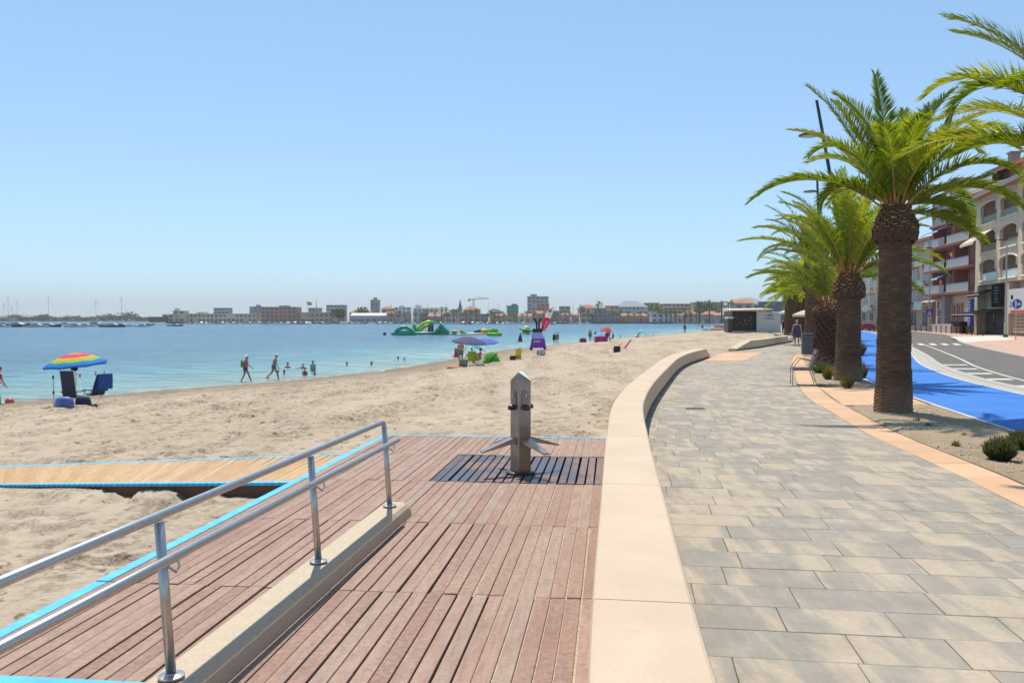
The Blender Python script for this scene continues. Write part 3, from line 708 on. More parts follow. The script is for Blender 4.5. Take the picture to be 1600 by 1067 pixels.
# ------------------------------------------------------------------ foot shower
sp = W(813.5, 738, DECK_Z)
sh = thing('foot_shower', 'square steel foot shower column with four foot rests on the wet grating', 'shower', (sp.x, sp.y, DECK_Z), R(-57))
mcol = M('column_steel', (0.33, 0.285, 0.25), 0.34, 0.22, 3.5, metal=.85)
S = .0925; H = 1.20
cb = MB()
ring = lambda e, z: [(-S+e,-S+e,z),(S-e,-S+e,z),(S-e,S-e,z),(-S+e,S-e,z)]
cor = lambda e, zs: [(-S+e,-S+e,zs[0]),(S-e,-S+e,zs[1]),(S-e,S-e,zs[2]),(-S+e,S-e,zs[3])]
def oct_(b, z): return [(-S+b,-S,z[0]),(S-b,-S,z[1]),(S,-S+b,z[1]),(S,S-b,z[2]),(S-b,S,z[2]),(-S+b,S,z[3]),(-S,S-b,z[3]),(-S,-S+b,z[0])]
hi, lo2 = H+.005, H-.095
cb.rings([oct_(.012, (.0,)*4), oct_(.012, (lo2, hi, lo2, hi))], cap=False)
vs_ = oct_(.012, (lo2, hi, lo2, hi)); cb.add(vs_, [(1, 2, 3, 4, 5), (5, 6, 7, 0, 1), (1, 5, 5)][:2], 1)
cb.build('column', [mcol, M('glint_white_cap', (0.86, 0.86, 0.85), 0.4, 0.03, metal=.35)], sh)  # sloping cap is near white: the sun glint is put into its colour
mb = MB(); mb.lathe([(.175, 0.0), (.175, .014), (.15, .024), (.12, .026)], 28); mb.build('base_plate', M('dark_plate', (0.10, 0.09, 0.085), 0.4, metal=.7), sh)
for k in range(4):
    X = Matrix.Rotation(k*math.pi/2, 4, 'Z')
    mb = MB(); mb.X = X
    mb.rings([[(a*.045, -S-.003-d, .90+z) for a, z in [(-1, -.13)] + [(math.cos(math.pi*(1-i/8)), .05+.045*math.sin(math.pi*i/8)) for i in range(9)] + [(1, -.13)]] for d in (0, .006)])
    pl = mb.build('push_panel', M('panel_steel', (0.27, 0.235, 0.21), 0.35, metal=.85), sh)
    mb = MB(); mb.X = X; mb.tube([(0, -S-.008, .935), (0, -S-.022, .935)], .014, 12); mb.build('button', mst, pl)
    mb = MB(); mb.X = X
    mb.tube([(0, -S+.01, .79), (0, -S-.03, .79), (0, -S-.065, .785), (0, -S-.085, .775)], [.034, .036, .03, .012], 14); mb.build('nozzle', M('nozzle_metal', (0.075, 0.07, 0.07), 0.3, metal=.8), sh, smooth=True)
    mb = MB(); mb.X = X
    w0, w1 = .052, .04
    mb.rings([[(-w0, -S+.005, .43), (w0, -S+.005, .43), (w0, -S+.005, .34), (-w0, -S+.005, .34)], [(-w0, -S-.05, .425), (w0, -S-.05, .425), (w0, -S-.05, .36), (-w0, -S-.05, .36)], [(-w1, -S-.45, .30), (w1, -S-.45, .30), (w1, -S-.45, .283), (-w1, -S-.45, .283)]])
    mb.build('foot_rest', M('rest_steel', (0.42, 0.37, 0.33), 0.3, metal=.9), sh)
# ------------------------------------------------------------------ palm trees
def mat_leaf(name, a, b, c3):
    t = NT(name); oi = t.n('ObjectInfo').outputs['Random']; ge = t.n('NewGeometry').outputs['Position']
    col = t.ramp(oi, [(0, a), (0.55, b), (1, c3)])
    col = t.mix(t.ramp(t.noise(ge, 7, 3), [(0.35, 0.35), (0.65, 0)]), col, tuple(x*.55 for x in a))
    t.set(col, 0.42, 0, 0.5)
    tr = t.n('BsdfTranslucent'); t.l(t.mix(1.0, col, (1.0, 1.0, 0.45), 'MULTIPLY'), tr.inputs[0])
    mx = t.n('MixShader'); mx.inputs[0].default_value = 0.62; t.l(t.b.outputs[0], mx.inputs[1]); t.l(tr.outputs[0], mx.inputs[2]); t.l(mx.outputs[0], t.o.inputs[0])
    return t.m
mleaf = mat_leaf('palm_leaf', (0.19, 0.27, 0.016), (0.32, 0.39, 0.02), (0.50, 0.50, 0.035))
mleaf2 = mat_leaf('palm_leaf_dusty', (0.14, 0.20, 0.032), (0.20, 0.26, 0.036), (0.28, 0.31, 0.05))
mrach = M('frond_stalk', (0.34, 0.27, 0.06), 0.5, 0.2, 5)
mstalk = M('orange_stalk', (0.40, 0.19, 0.04), 0.5, 0.2, 5)
def mat_trunk(name, a, b, c3):
    t = NT(name); tc = t.n('TexCoord').outputs['Object']
    mp = t.n('Mapping'); mp.inputs['Scale'].default_value = (3.2, 3.2, 14); t.l(tc, mp.inputs[0])
    st = t.noise(mp.outputs[0], 1.6, 6, 0.7); bg_ = t.noise(tc, 2.1, 4)
    col = t.ramp(st, [(0.3, a), (0.55, b), (0.75, c3)]); col = t.mix(t.ramp(bg_, [(0.4, 0.5), (0.65, 0)]), col, a)
    sz = t.n('SeparateXYZ'); t.l(tc, sz.inputs[0]); dust = t.ramp(t.math('ADD', sz.outputs[2], t.math('MULTIPLY', t.noise(tc, 6, 4), 0.7)), [(0.35, 0.75), (1.0, 0.0)])
    col = t.mix(dust, col, (0.30, 0.19, 0.12))
    t.set(col, 0.9, 0, 0.15); t.bump(st, 0.9, 0.035); return t.m
mtrunk = mat_trunk('palm_bark', (0.085, 0.048, 0.030), (0.17, 0.098, 0.060), (0.31, 0.195, 0.12))
mboot = M('leaf_base_dark', (0.10, 0.05, 0.028), 0.9, 0.3, 14, 0.5, 40)
mcut = M('leaf_base_cut', (0.62, 0.30, 0.11), 0.85, 0.35, 18, 0.4, 60)
def frond_geo(L, elev, droop, nl, ll, rnd, hook=1.6, stalk=0.14, rach=True, wid=.02, twist=0.0):
    mb = MB(); N = 18; p = Vector((0, 0, 0)); pts = [p.copy()]; tg = []
    for i in range(N):
        s = (i+.5)/N; a = R(elev - droop*s**hook); t_ = Vector((math.cos(a), 0.0, math.sin(a)))
        tg.append(t_); p = p + t_*(L/N); pts.append(p.copy())
    # side sway
    for i, q in enumerate(pts): q.y += twist*(i/N)**2*L
    if rach:
        mb.tube(pts[:6], [.030, .025, .021, .018, .016, .014], 5, mi=2, cap=False); mb.tube(pts[5:], [.014*(1-.8*i/(N-5)) for i in range(N-4)], 4, mi=1)
    for k in range(nl):
        s = stalk + (1-stalk)*(k+.5*rnd.random())/nl; f = s*N; i = min(int(f), N-1); b = pts[i].lerp(pts[i+1], f-i); t_ = tg[i]
        nn = Vector((-t_.z, 0, t_.x)); sn = (s-stalk)/(1-stalk)
        ln = ll*(0.45+0.55*min(1, sn/.22))*(1-.62*max(0, (sn-.45)/.55)**1.3)
        ph = R(60-32*sn)
        for sg in (-1, 1):
            j = rnd.uniform(-.14, .14); l2 = ln*rnd.uniform(.82, 1.08)
            vv = R(30 + rnd.uniform(-16, 16))
            d = t_*math.cos(ph+j) + (Vector((0, sg, 0))*math.cos(vv) + nn*math.sin(vv))*math.sin(ph+j)
            w = wid*(nn*.35 + t_*.9); e = b + d*l2; e.z -= l2*rnd.uniform(.05, .22); m_ = b + d*(l2*.45)
            mb.add([b - w*.35, b + w*.35, m_ + w, e, m_ - w], [(0, 1, 2, 3, 4)], 0)
    return mb
def boots(mb, z0, z1, rfun, size, rnd, n, tilt=.5, cut=1):
    for k in range(n):
        f = (k+.5)/n; z = z0 + (z1-z0)*f; a = k*2.39996; r = rfun(z); s = size*rnd.uniform(.8, 1.15)
        X = Matrix.Rotation(a, 4, 'Z') @ Matrix.Translation((r-.02, 0, z)) @ Matrix.Rotation(-tilt + rnd.uniform(-.15, .15), 4, 'Y')
        mb.X = X; w = s*.62; h = s*.34; dd = s*.85
        vs = [(0, -w, -h*1.6), (0, w, -h*1.6), (0, w*.8, h), (0, -w*.8, h), (dd, -w*.62, -h*.55), (dd, w*.62, -h*.55), (dd*.92, w*.5, h*.5), (dd*.92, -w*.5, h*.5)]
        mb.add(vs, [(0, 1, 5, 4), (1, 2, 6, 5), (2, 3, 7, 6), (3, 0, 4, 7)], 0); mb.add(vs, [(4, 5, 6, 7)], cut)
    mb.X = None
def ring_trunk(mb, prof, n, rnd, amp=.02, dz=.03):
    zs = np.arange(prof[0][1], prof[-1][1], dz); rs = []
    zz = [p[1] for p in prof]; rr = [p[0] for p in prof]
    ph = rnd.random()*9
    for i, z in enumerate(zs):
        r = float(np.interp(z, zz, rr)); ring = []
        for k in range(n):
            a = 2*math.pi*k/n
            dsp = .03*(vnoise(np.array([a*1.6]), np.array([z*1.1+ph]), 8)[0]-.5) + amp*(((i*.5 + (k % 4 < 2)*.5 + .25*math.sin(a*3+ph)) % 1.0) - .5)*1.4 + amp*1.1*(vnoise(np.array([a*5.0]), np.array([z*9+ph]), 5)[0]-.5)
            ring.append(((r+dsp)*math.cos(a), (r+dsp)*math.sin(a), float(z)))
        rs.append(ring)
    mb.rings(rs)
FAN = []
def palm(label, loc, ztop, r, fronds, seed, leaf=None, boots_from=None, nl=64, ll=.42, lean=0.0, group='palm trees along the promenade', bulge=1.22, wid=.02, tn=40):
    rnd = random.Random(seed); leaf = leaf or mleaf
    t = thing('palm_tree', label, 'palm tree', loc, 0, group)
    hb = .55 if ztop > 2.5 else .4
    mb = MB(); ring_trunk(mb, [(r*1.22, -.12), (r*1.16, .15), (r*1.05, .7), (r*.98, ztop*.55), (r*.96, ztop-hb), (r*.9, ztop-hb+.1)], tn, rnd)
    tr = mb.build('trunk', mtrunk, t)
    if boots_from is not None:
        mb = MB(); boots(mb, boots_from, ztop-hb, lambda z: r*.98, .17, rnd, int(90*(ztop-hb-boots_from)), .75, 0); mb.build('old_leaf_base', mboot, tr)
    mb = MB(); rf = lambda z: r*bulge*float(np.interp((z-(ztop-hb))/hb, [0, .08, .28, .5, .8, 1.0], [.80, .96, 1.0, .93, .70, .56]))
    zs = np.linspace(ztop-hb-.02, ztop+.12, 9); mb.lathe([(max(.06, rf(min(z, ztop))*.93*(1 if z < ztop else .4)), z) for z in zs], 24)
    boots(mb, ztop-hb, ztop+.05, rf, .120, rnd, 175, .95)
    cr = mb.build('crown', [mboot, mcut], t)
    for (az, el, L, dr, hk, tw) in fronds:
        g_ = frond_geo(L, el, dr, nl, ll, rnd, hk, twist=tw, wid=wid)
        f = g_.build('frond', [leaf, mrach, mstalk], cr)
        f.location = (math.cos(R(az))*r*.28, math.sin(R(az))*r*.28, ztop - .02 + rnd.uniform(-.05, .08)); f.rotation_euler = (rnd.uniform(-.12, .12), 0, R(az))
    return t
def rand_fronds(rnd, n, L, el=(15, 85), dr=(45, 110), sec=(0, 360)):
    out = []
    for k in range(n):
        az = sec[0] + (sec[1]-sec[0])*((k*.618034) % 1.0) + rnd.uniform(-8, 8); e = rnd.uniform(*el)
        out.append((az, e, L*rnd.uniform(.82, 1.08), rnd.uniform(*dr)*(1.0 if e > 35 else .7), rnd.uniform(1.3, 2.2), rnd.uniform(-.06, .06)))
    return out
rn = random.Random(4)
pA = W(1396, 646)
palm('tallest near palm with smooth thick trunk and bulging crown beside the blue cycle lane', (pA.x, pA.y, 0), 3.58, .270,
     [(181, 36, 2.75, 78, 1.5, .03), (176, 66, 2.7, 28, 2.6, 0), (186, 42, 1.6, 125, 1.8, -.02), (196, 60, 2.25, 105, 2.2, 0), (158, 76, 2.35, 30, 2, 0), (92, 86, 2.5, 12, 1.6, 0),
      (70, 76, 2.45, 40, 1.6, 0), (38, 74, 2.7, 50, 1.8, 0), (18, 68, 2.75, 72, 1.9, 0), (2, 60, 2.75, 80, 2.0, .03), (318, 66, 2.4, 110, 1.5, 0), (292, 72, 2.2, 120, 1.6, 0), (338, 58, 2.6, 105, 1.7, 0),
      (350, 36, 2.3, 92, 1.4, 0), (8, 16, 1.4, 55, 1.3, 0), (15, 0, 1.85, 34, 1.2, 0), 
      (262, 78, 2.1, 95, 1.8, 0), (235, 70, 2.1, 90, 1.8, 0), (120, 60, 2.4, 70, 1.5, 0), (140, 62, 2.5, 50, 1.7, 0), (60, 50, 2.4, 75, 1.5, 0), (100, 38, 2.4, 70, 1.5, 0), (30, 34, 2.3, 75, 1.4, 0), (200, 78, 2.4, 60, 1.8, 0), (110, 72, 2.6, 30, 1.8, 0), (20, 78, 2.6, 45, 1.8, 0), (350, 70, 2.5, 70, 1.7, 0), (48, 60, 2.7, 60, 1.6, 0), (310, 50, 2.3, 100, 1.5, 0)], 21, nl=125, ll=.46)
pB = W(1325, 596)
palm('squat palm with orange pineapple crown and bright fronds just behind the bench', (pB.x, pB.y, 0), 2.78, .305,
     [(180, 40, 3.1, 52, 1.5, 0), (186, 66, 2.6, 70, 1.8, 0), (172, 70, 2.7, 55, 1.8, 0), (200, 66, 2.6, 80, 1.7, 0), (90, 84, 2.7, 20, 1.6, 0), (275, 74, 2.6, 70, 1.7, 0), (300, 66, 2.6, 85, 1.7, 0), (0, 42, 2.6, 75, 1.5, 0), (340, 30, 2.4, 70, 1.4, 0), (10, 12, 2.2, 50, 1.3, 0)] + rand_fronds(rn, 28, 2.9, (48, 88), (30, 70)), 22, nl=100, ll=.46)
pC = W(1292, 572)
palm('shaggy palm whose trunk is rough with old leaf bases beside the litter bin', (pC.x, pC.y, 0), 2.15, .40,
     [(182, 50, 3.2, 75, 1.5, 0), (195, 62, 3.0, 80, 1.6, 0), (170, 66, 3.0, 62, 1.7, 0)] + rand_fronds(rn, 26, 3.0, (35, 84), (50, 100)), 23, leaf=mleaf2, boots_from=.1, nl=80, ll=.48)
palm('palm with tall upright crown between the street lamps behind the shaggy palm', (15.2, 44.0, 0), 4.7, .36, [(178, 62, 3.6, 40, 2.2, 0), (184, 36, 2.9, 85, 1.5, 0), (190, 60, 3.2, 60, 2.0, 0), (172, 74, 3.6, 32, 1.8, 0)] + rand_fronds(rn, 22, 3.1, (20, 82)), 24, leaf=mleaf2, nl=64, ll=.55, wid=.03)
palm('nearest palm standing right of the bed shrubs, its arching fronds hanging in at top right', (6.38, 9.2, 0), 3.12, .33,
     [(180, 50, 2.25, 130, 3.0, .02), (172, 80, 2.6, 20, 1.8, 0), (150, 70, 2.6, 50, 1.8, 0), (186, 32, 1.8, 60, 1.6, -.02), (200, 60, 2.0, 90, 1.8, 0), (150, 42, 2.2, 70, 1.6, 0), (130, 70, 2.5, 50, 1.6, 0), (168, 58, 2.3, 100, 2.4, 0)] + rand_fronds(rn, 16, 2.6, (20, 80), sec=(-120, 120)), 25, nl=150, ll=.44, wid=.014)
farp = [((19.6, 57.0), 4.0, 'palm just beyond the tall upright one on the planting strip'), ((24.2, 69.0), 4.2, 'palm behind the first cream cafe parasol trunk row'), ((28.6, 90.0), 4.4, 'leftmost dense-crowned palm of the distant trunk row'),
        ((30.7, 94.0), 4.5, 'second palm from the left in the distant trunk row'), ((32.9, 98.5), 4.6, 'third palm from the left in the distant trunk row'), ((35.3, 103.0), 4.8, 'fourth palm from the left in the distant trunk row'), ((38.5, 109), 4.8, 'palm at the end of the distant trunk row near the pergola')]
for k, ((x, y), zt, lab) in enumerate(farp):
    palm(lab, (x, y, 0), zt, .42, rand_fronds(rn, 38, 3.5 if k < 2 else 3.0, (-15, 84), (35, 90)), 40+k, leaf=(mleaf2 if k % 2 else mleaf), nl=34, ll=.75, wid=.06, tn=16)

# ------------------------------------------------------------------ low planting
mshrub = mat_leaf('shrub_leaf', (0.10, 0.12, 0.05), (0.14, 0.16, 0.07), (0.18, 0.19, 0.09))
mgrass = mat_leaf('dry_grass_leaf', (0.22, 0.19, 0.06), (0.26, 0.22, 0.07), (0.20, 0.22, 0.06))
def tuft(name, label, cat, loc, h, spread, n, mat, seed, w=.006, group=None):
    rnd = random.Random(seed); t = thing(name, label, cat, loc, 0, group); mb = MB()
    for k in range(n):
        a = rnd.random()*6.283; s = spread*math.sqrt(rnd.random()); hh = h*rnd.uniform(.55, 1.05)*(1-.4*(s/spread)**2)
        b = Vector((math.cos(a)*s*.35, math.sin(a)*s*.35, 0)); e = Vector((math.cos(a)*s, math.sin(a)*s, hh)); m_ = (b+e)/2 + Vector((0, 0, hh*.12)); u = Vector((-math.sin(a), math.cos(a), 0))*w
        mb.add([b-u, b+u, m_+u, e, m_-u], [(0, 1, 2, 3, 4)])
        if name != 'grass_tuft':
            for j in range(5):
                f = .3+.7*j/5; p = b.lerp(e, f); d = Vector((rnd.uniform(-1, 1), rnd.uniform(-1, 1), rnd.uniform(.1, 1))).normalized()*.05
                mb.add([p-u*.8, p+u*.8, p+d], [(0, 1, 2)])
    mb.build('foliage', mat, t)
    st = MB(); st.tube([(0, 0, -.03), (0, 0, h*.3)], [spread*.10, spread*.03], 6); st.build('stem', M('woody_stem', (0.13, 0.09, 0.05), 0.9), t)
    return t
tuft('lavender_shrub', 'round grey-green lavender shrub in the gravel bed near the peach slabs', 'shrub', W(1562, 722), .34, .21, 620, mshrub, 61)
tuft('lavender_shrub', 'lavender shrub at the right edge of the picture behind the round one', 'shrub', W(1600, 706), .33, .24, 620, mshrub, 62)
tuft('grass_tuft', 'yellow dry grass tuft between bench and squat palm', 'grass tuft', W(1294, 594), .50, .20, 170, mgrass, 63, .008)
tuft('grass_tuft', 'small dry grass tuft at the foot of the squat palm', 'grass tuft', W(1324, 606), .36, .22, 140, mgrass, 64, .008)
tuft('grass_tuft', 'orange dry grass tuft on the lane side of the squat palm', 'grass tuft', W(1349, 591), .55, .16, 160, mgrass, 65, .008)
tuft('grass_tuft', 'pale dry grass tuft by the lane farther behind the squat palm', 'grass tuft', W(1344, 556), .8, .35, 200, mgrass, 66, .015)
tuft('green_bush', 'low green bush behind the bench legs', 'bush', W(1286, 584), .34, .42, 500, mat_leaf('bush_leaf', (0.05, 0.11, 0.03), (0.08, 0.15, 0.04), (0.10, 0.16, 0.05)), 67, .012)
for k, (px, py, h) in enumerate([(1432, 660, .12), (1452, 668, .10), (1494, 700, .13), (1508, 684, .1)]):
    lab = ['tiny green weed nearest the tall palm trunk in the gravel', 'tiny weed just right of the weed by the tall palm trunk', 'tiny weed left of the round lavender shrub', 'tiny weed above left of the round lavender shrub'][k]
    tuft('grass_tuft', lab, 'weed', W(px, py), h, .09, 40, mshrub, 70+k, .006)

# ------------------------------------------------------------------ bench, bin, lamps
mslat = M('bench_wood', (0.215, 0.13, 0.115), 0.6, 0.2, 9); mfr = M('bench_steel', (0.20, 0.19, 0.18), 0.4, metal=.7)
bp = W(1238.5, 602.5)
t = thing('bench', 'slatted brown wooden armchair bench with thin steel frame facing the sea', 'bench', (bp.x, bp.y, 0), R(-14))
BL_, BD = .78, .62       # local x: from front (sea side) to back, local y: along the promenade
for i in range(3):
    mb = MB(); mb.bbox(.03+i*.145, .155+i*.145, .02, BL_-.02, .40, .44, .006); mb.build('seat_slat', mslat, t)
for i in range(3):
    x0 = .47+i*.05; z0 = .46+i*.155
    mb = MB(); mb.slab((x0, .02, z0+.065), (x0, BL_-.02, z0+.065), Vector((.31, 0, .95)), .064, -.018, .018); mb.build('back_slat', mslat, t)
for y in (0.0, BL_):
    mb = MB(); r_ = .010
    mb.tube([(.0, y, .0), (.0, y, .43)], r_, 6); mb.tube([(.0, y, .43), (.16, y, .66), (.20, y, .675), (.53, y, .60)], r_, 6); mb.tube([(.0, y, .395), (.47, y, .385)], r_, 6)
    mb.tube([(.46, y, .39), (.62, y, .92)], r_, 6); mb.tube([(.46, y, .40), (.58, y, .0)], r_, 6)
    mb.build('side_frame', mfr, t)
bp = W(1264, 556)
t = thing('litter_bin', 'dark grey ribbed litter bin behind the bench', 'litter bin', (bp.x, bp.y, 0), R(-15))
mb = MB(); mb.lathe([(.30, .06), (.31, .08), (.31, .92), (.29, .95)], 28); mb.build('bin_body', M('bin_grey', (0.065, 0.068, 0.08), 0.5), t)
for i in range(9): mb = MB(); mb.lathe([(.312, -.035), (.345, -.03), (.345, .03), (.312, .035)], 28, cap=False); mb.build('rib', M('bin_rib', (0.10, 0.105, 0.13), 0.45), t, loc=(0, 0, .14+i*.095))
mb = MB(); mb.lathe([(.33, .95), (.33, 1.0), (.2, 1.02)], 28); mb.build('lid', M('bin_lid', (0.05, 0.05, 0.055), 0.4), t)
mlamp = M('lamp_paint', (0.035, 0.04, 0.055), 0.4)
def lamp(label, base, zb, top, disc, r, arm_d):
    t = thing('street_lamp', label, 'street lamp', (base[0], base[1], 0), 0, 'leaning street lamps on the planting strip')
    T = Vector((top[0]-base[0], top[1]-base[1], top[2])); D_ = Vector((disc[0]-base[0], disc[1]-base[1], disc[2]))
    mb = MB(); mb.tube([(0, 0, 0), (0, 0, zb), T], [r*1.5, r*1.25, r*.85], 12); mb.build('pole', mlamp, t, smooth=False)
    f = (disc[2]-zb)/(T.z-zb); A_ = Vector((0, 0, zb)).lerp(T, f)
    mb = MB(); mb.tube([A_, D_ + (A_-D_)*.1], [r*.6, r*.45], 8); mb.build('arm', mlamp, t)
    mb = MB(); mb.lathe([(.02, .07), (.24, .055), (.31, .02), (.31, -.01), (.27, -.02)], 24, tuple(D_)); hd_ = mb.build('lamp_head', mlamp, t)
    mb = MB(); mb.lathe([(.25, -.024), (.02, -.032)], 24, tuple(D_)); mb.build('diffuser', M('lamp_diffuser', (0.55, 0.55, 0.5), 0.4), hd_)
lb = (9.75, 25.5)
lp = lambda px, py, d: tuple(AT(px, py, d))
lamp('nearer leaning dark street lamp with round head above the palms', lb, 3.4, lp(1276, 157, 25.5), lp(1265, 212, 25.5), .05, 1)
lb2 = (14.3, 40.5)
lamp('farther dark street lamp half hidden in the palm fronds', lb2, 4.5, lp(1277, 282, 40.5), lp(1266, 300, 40.5), .06, 1)
# ------------------------------------------------------------------ people
SKIN = {'tan': M('skin_tan', (0.42, 0.21, 0.13), 0.55, 0.08, 12), 'fair': M('skin_fair', (0.52, 0.29, 0.20), 0.55, 0.08, 12), 'dark': M('skin_dark', (0.30, 0.14, 0.085), 0.55, 0.08, 12)}
def CL(name, c): return M('cloth_' + name, c, 0.8, 0.12, 10, 0.2, 90)
HAIR = {'dark': M('hair_dark', (0.018, 0.013, 0.010), 0.5), 'blond': M('hair_blond', (0.42, 0.28, 0.13), 0.5), 'grey': M('hair_grey', (0.35, 0.33, 0.30), 0.6), 'brown': M('hair_brown', (0.09, 0.05, 0.03), 0.5)}
def person(label, loc, yaw, h=1.70, skin='tan', lean=0, legs=((0, 0), (0, 0)), arms=((0, 8, 10), (0, 8, 10)), head=0, wear=(), hair='dark', hat=None, extras=(), group=None, pelvis_z=None, fat=1.0, vox=.02, longhair=False):
    """legs: (hip flex, knee flex); arms: (shoulder flex, abduction, elbow flex), right then left, degrees; faces local +Y"""
    t = thing('person', label, 'person', loc, yaw, group); k = h/1.70
    def limb(sh, segs):           # chain of (length, flex angle from straight down, lateral angle)
        p = Vector(sh); out = [p]
        for ln, fl, ab in segs:
            d = Vector((math.sin(R(ab)), math.sin(R(fl))*math.cos(R(ab)), -math.cos(R(fl))*math.cos(R(ab)))); p = p + d*ln; out.append(p)
        return out
    drops = []
    L = []
    for sg, (hf, kf) in zip((1, -1), legs):
        c = limb((sg*.085, 0, 0), [(.43, hf, sg*2), (.42, hf-kf, sg*1)])
        ft = c[2] + Vector((0, .03, -.065)); L.append(c); drops.append(c[2].z - .085)
    pz = pelvis_z/k if pelvis_z is not None else -min(drops)
    up = lambda v: Vector((v[0], v[1], v[2] + pz))
    T = Matrix.Translation((0, 0, pz)) @ Matrix.Rotation(-R(lean), 4, 'X')
    tor = [(-.06, .135, .105), (.0, .165, .12), (.07, .160, .112), (.15, .138, .098), (.25, .150, .105), (.36, .172, .112), (.44, .165, .10), (.485, .11, .075), (.51, .058, .055), (.57, .052, .052)]
    def ringat(z, rx, ry, g_=0.0): return [T @ Vector((math.cos(a)*(rx*fat+g_), math.sin(a)*(ry*fat+g_) - .01, z)) for a in [2*math.pi*i/16 for i in range(16)]]
    B = MB(); B.X = Matrix.Scale(k, 4)
    B.rings([ringat(*r_) for r_ in tor])
    HT = T @ Matrix.Translation((0, .012, .655)) @ Matrix.Rotation(-R(head), 4, 'X')
    def hb(c, r_, n=12, m=8):
        q = MB(); q.ell(c, r_, n, m); B.add([HT @ Vector(v) for v in q.v], q.f)
    hb((0, -.01, .02), (.074, .092, .105)); hb((0, .02, -.055), (.052, .065, .06)); hb((0, .092, -.01), (.014, .022, .026), 8, 6); hb((0, .075, -.058), (.026, .018, .012), 8, 6)
    for sg in (1, -1): hb((sg*.076, -.005, -.005), (.012, .022, .032), 8, 6); hb((sg*.030, .076, .018), (.017, .014, .010), 8, 6)
    def ball(p, r_):
        q = MB(); q.ell(p, (r_, r_, r_), 10, 6); B.add(q.v, q.f)
    for c in L:
        c[:] = [up(p) for p in c]
        B.tube([c[0] + Vector((0, 0, .05)), c[0], c[0].lerp(c[1], .5), c[1]], [.092*fat, .090*fat, .076*fat, .056], 12)
        ball(c[1], .056); B.tube([c[1], c[1].lerp(c[2], .3), c[1].lerp(c[2], .65), c[2]], [.054, .058, .046, .036], 12); ball(c[2], .04)
        fd = Vector((0, 1, 0)); B.tube([c[2] + Vector((0, -.045, -.055)), c[2] + Vector((0, .06, -.055)), c[2] + Vector((0, .15, -.065)), c[2] + Vector((0, .19, -.068))], [.030, .036, .034, .018], 10, sy=1)
    AR = []
    for sg, (sf, ab, ef) in zip((1, -1), arms):
        s0 = T @ Vector((sg*.172*min(fat, 1.1), -.005, .43)); c = limb(s0, [(.28, sf, sg*ab), (.245, sf+ef, sg*ab*.6)]); AR.append(c)
        ball(c[0], .058); B.tube([c[0], c[0].lerp(c[1], .5), c[1]], [.052, .046, .038], 10); ball(c[1], .039)
        B.tube([c[1], c[1].lerp(c[2], .35), c[2]], [.038, .036, .026], 10)
        d = (c[2]-c[1]).normalized(); s = Vector((0, 1, 0)) if abs(d.y) < .8 else Vector((0, 0, 1)); s = (s - d*s.dot(d)).normalized(); n_ = d.cross(s)
        B.tube([c[2], c[2] + d*.05, c[2] + d*.085], [.026, .034, .030], 8, sy=.6)
        for i, (o_, l_) in enumerate(((-.027, .062), (-.009, .078), (.009, .074), (.026, .058))):
            a = c[2] + d*.08 + s*o_; cu = n_*(-.02*sg); B.tube([a, a + d*l_*.55 + cu*.3, a + d*l_ + cu], [.0105, .010, .008], 6)
        a = c[2] + d*.03 + s*.028; B.tube([a, a + d*.03 + s*.028, a + d*.065 + s*.034], [.013, .011, .009], 6)
    bo = B.build('body', SKIN[skin], t)
    m = bo.modifiers.new('skin', 'REMESH'); m.mode = 'VOXEL'; m.voxel_size = vox*k; m.use_smooth_shade = True
    m = bo.modifiers.new('soft', 'SMOOTH'); m.iterations = 2; m.factor = .5
    sc = Matrix.Scale(k, 4)
    for kind, mat in wear:
        g_ = MB(); g_.X = sc
        def span(z0, z1, grow, flare=0.0):
            zs = np.linspace(z0, z1, 8); rs = []
            for z in zs:
                rx = np.interp(z, [q[0] for q in tor], [q[1] for q in tor]); ry = np.interp(z, [q[0] for q in tor], [q[2] for q in tor])
                rs.append(ringat(z, rx, ry, grow + flare*(z1-z)/(z1-z0)))
            g_.rings(rs, cap=False)
        if kind in ('top', 'shirt', 'dress', 'swimsuit'): span(-.02 if kind != 'swimsuit' else -.09, .455, .016)
        if kind == 'bikini': span(.28, .385, .012); span(-.08, .03, .012)
        if kind == 'dress':
            g_.rings([ringat(z, .17, .125, .02 + (.09*(-z)/.4 if z < 0 else 0)) for z in (.03, -.05, -.15, -.28, -.36)], cap=False)
        if kind in ('shorts', 'trunks', 'skirt', 'trousers'): span(-.085, .05, .014)
        if kind in ('shorts', 'trunks', 'trousers'):
            f_ = {'shorts': .62, 'trunks': .34, 'trousers': 1.0}[kind]
            for c in L:
                g_.tube([c[0] + Vector((0, 0, .03)), c[0].lerp(c[1], f_*.5), c[0].lerp(c[1], f_)], [.104*fat, .098*fat, .092*fat], 12, cap=False)
                if kind == 'trousers': g_.tube([c[1], c[1].lerp(c[2], .95)], [.075, .065], 12, cap=False)
        if kind == 'shirt':
            for c in AR: g_.tube([c[0] + Vector((0, 0, .01)), c[0].lerp(c[1], .6)], [.070, .060], 10, cap=False)
        g_.build(kind if kind != 'top' else 'shirt', mat, t, smooth=True)
    if hair:
        g_ = MB(); g_.X = sc @ HT
        g_.ell((0, -.022, .040), (.084, .096, .100), 14, 8)
        if longhair: g_.tube([(0, -.06, .03), (0, -.09, -.06), (0, -.09, -.16)], [.075, .07, .04], 10)
        g_.build('hair', HAIR[hair], t, smooth=True)
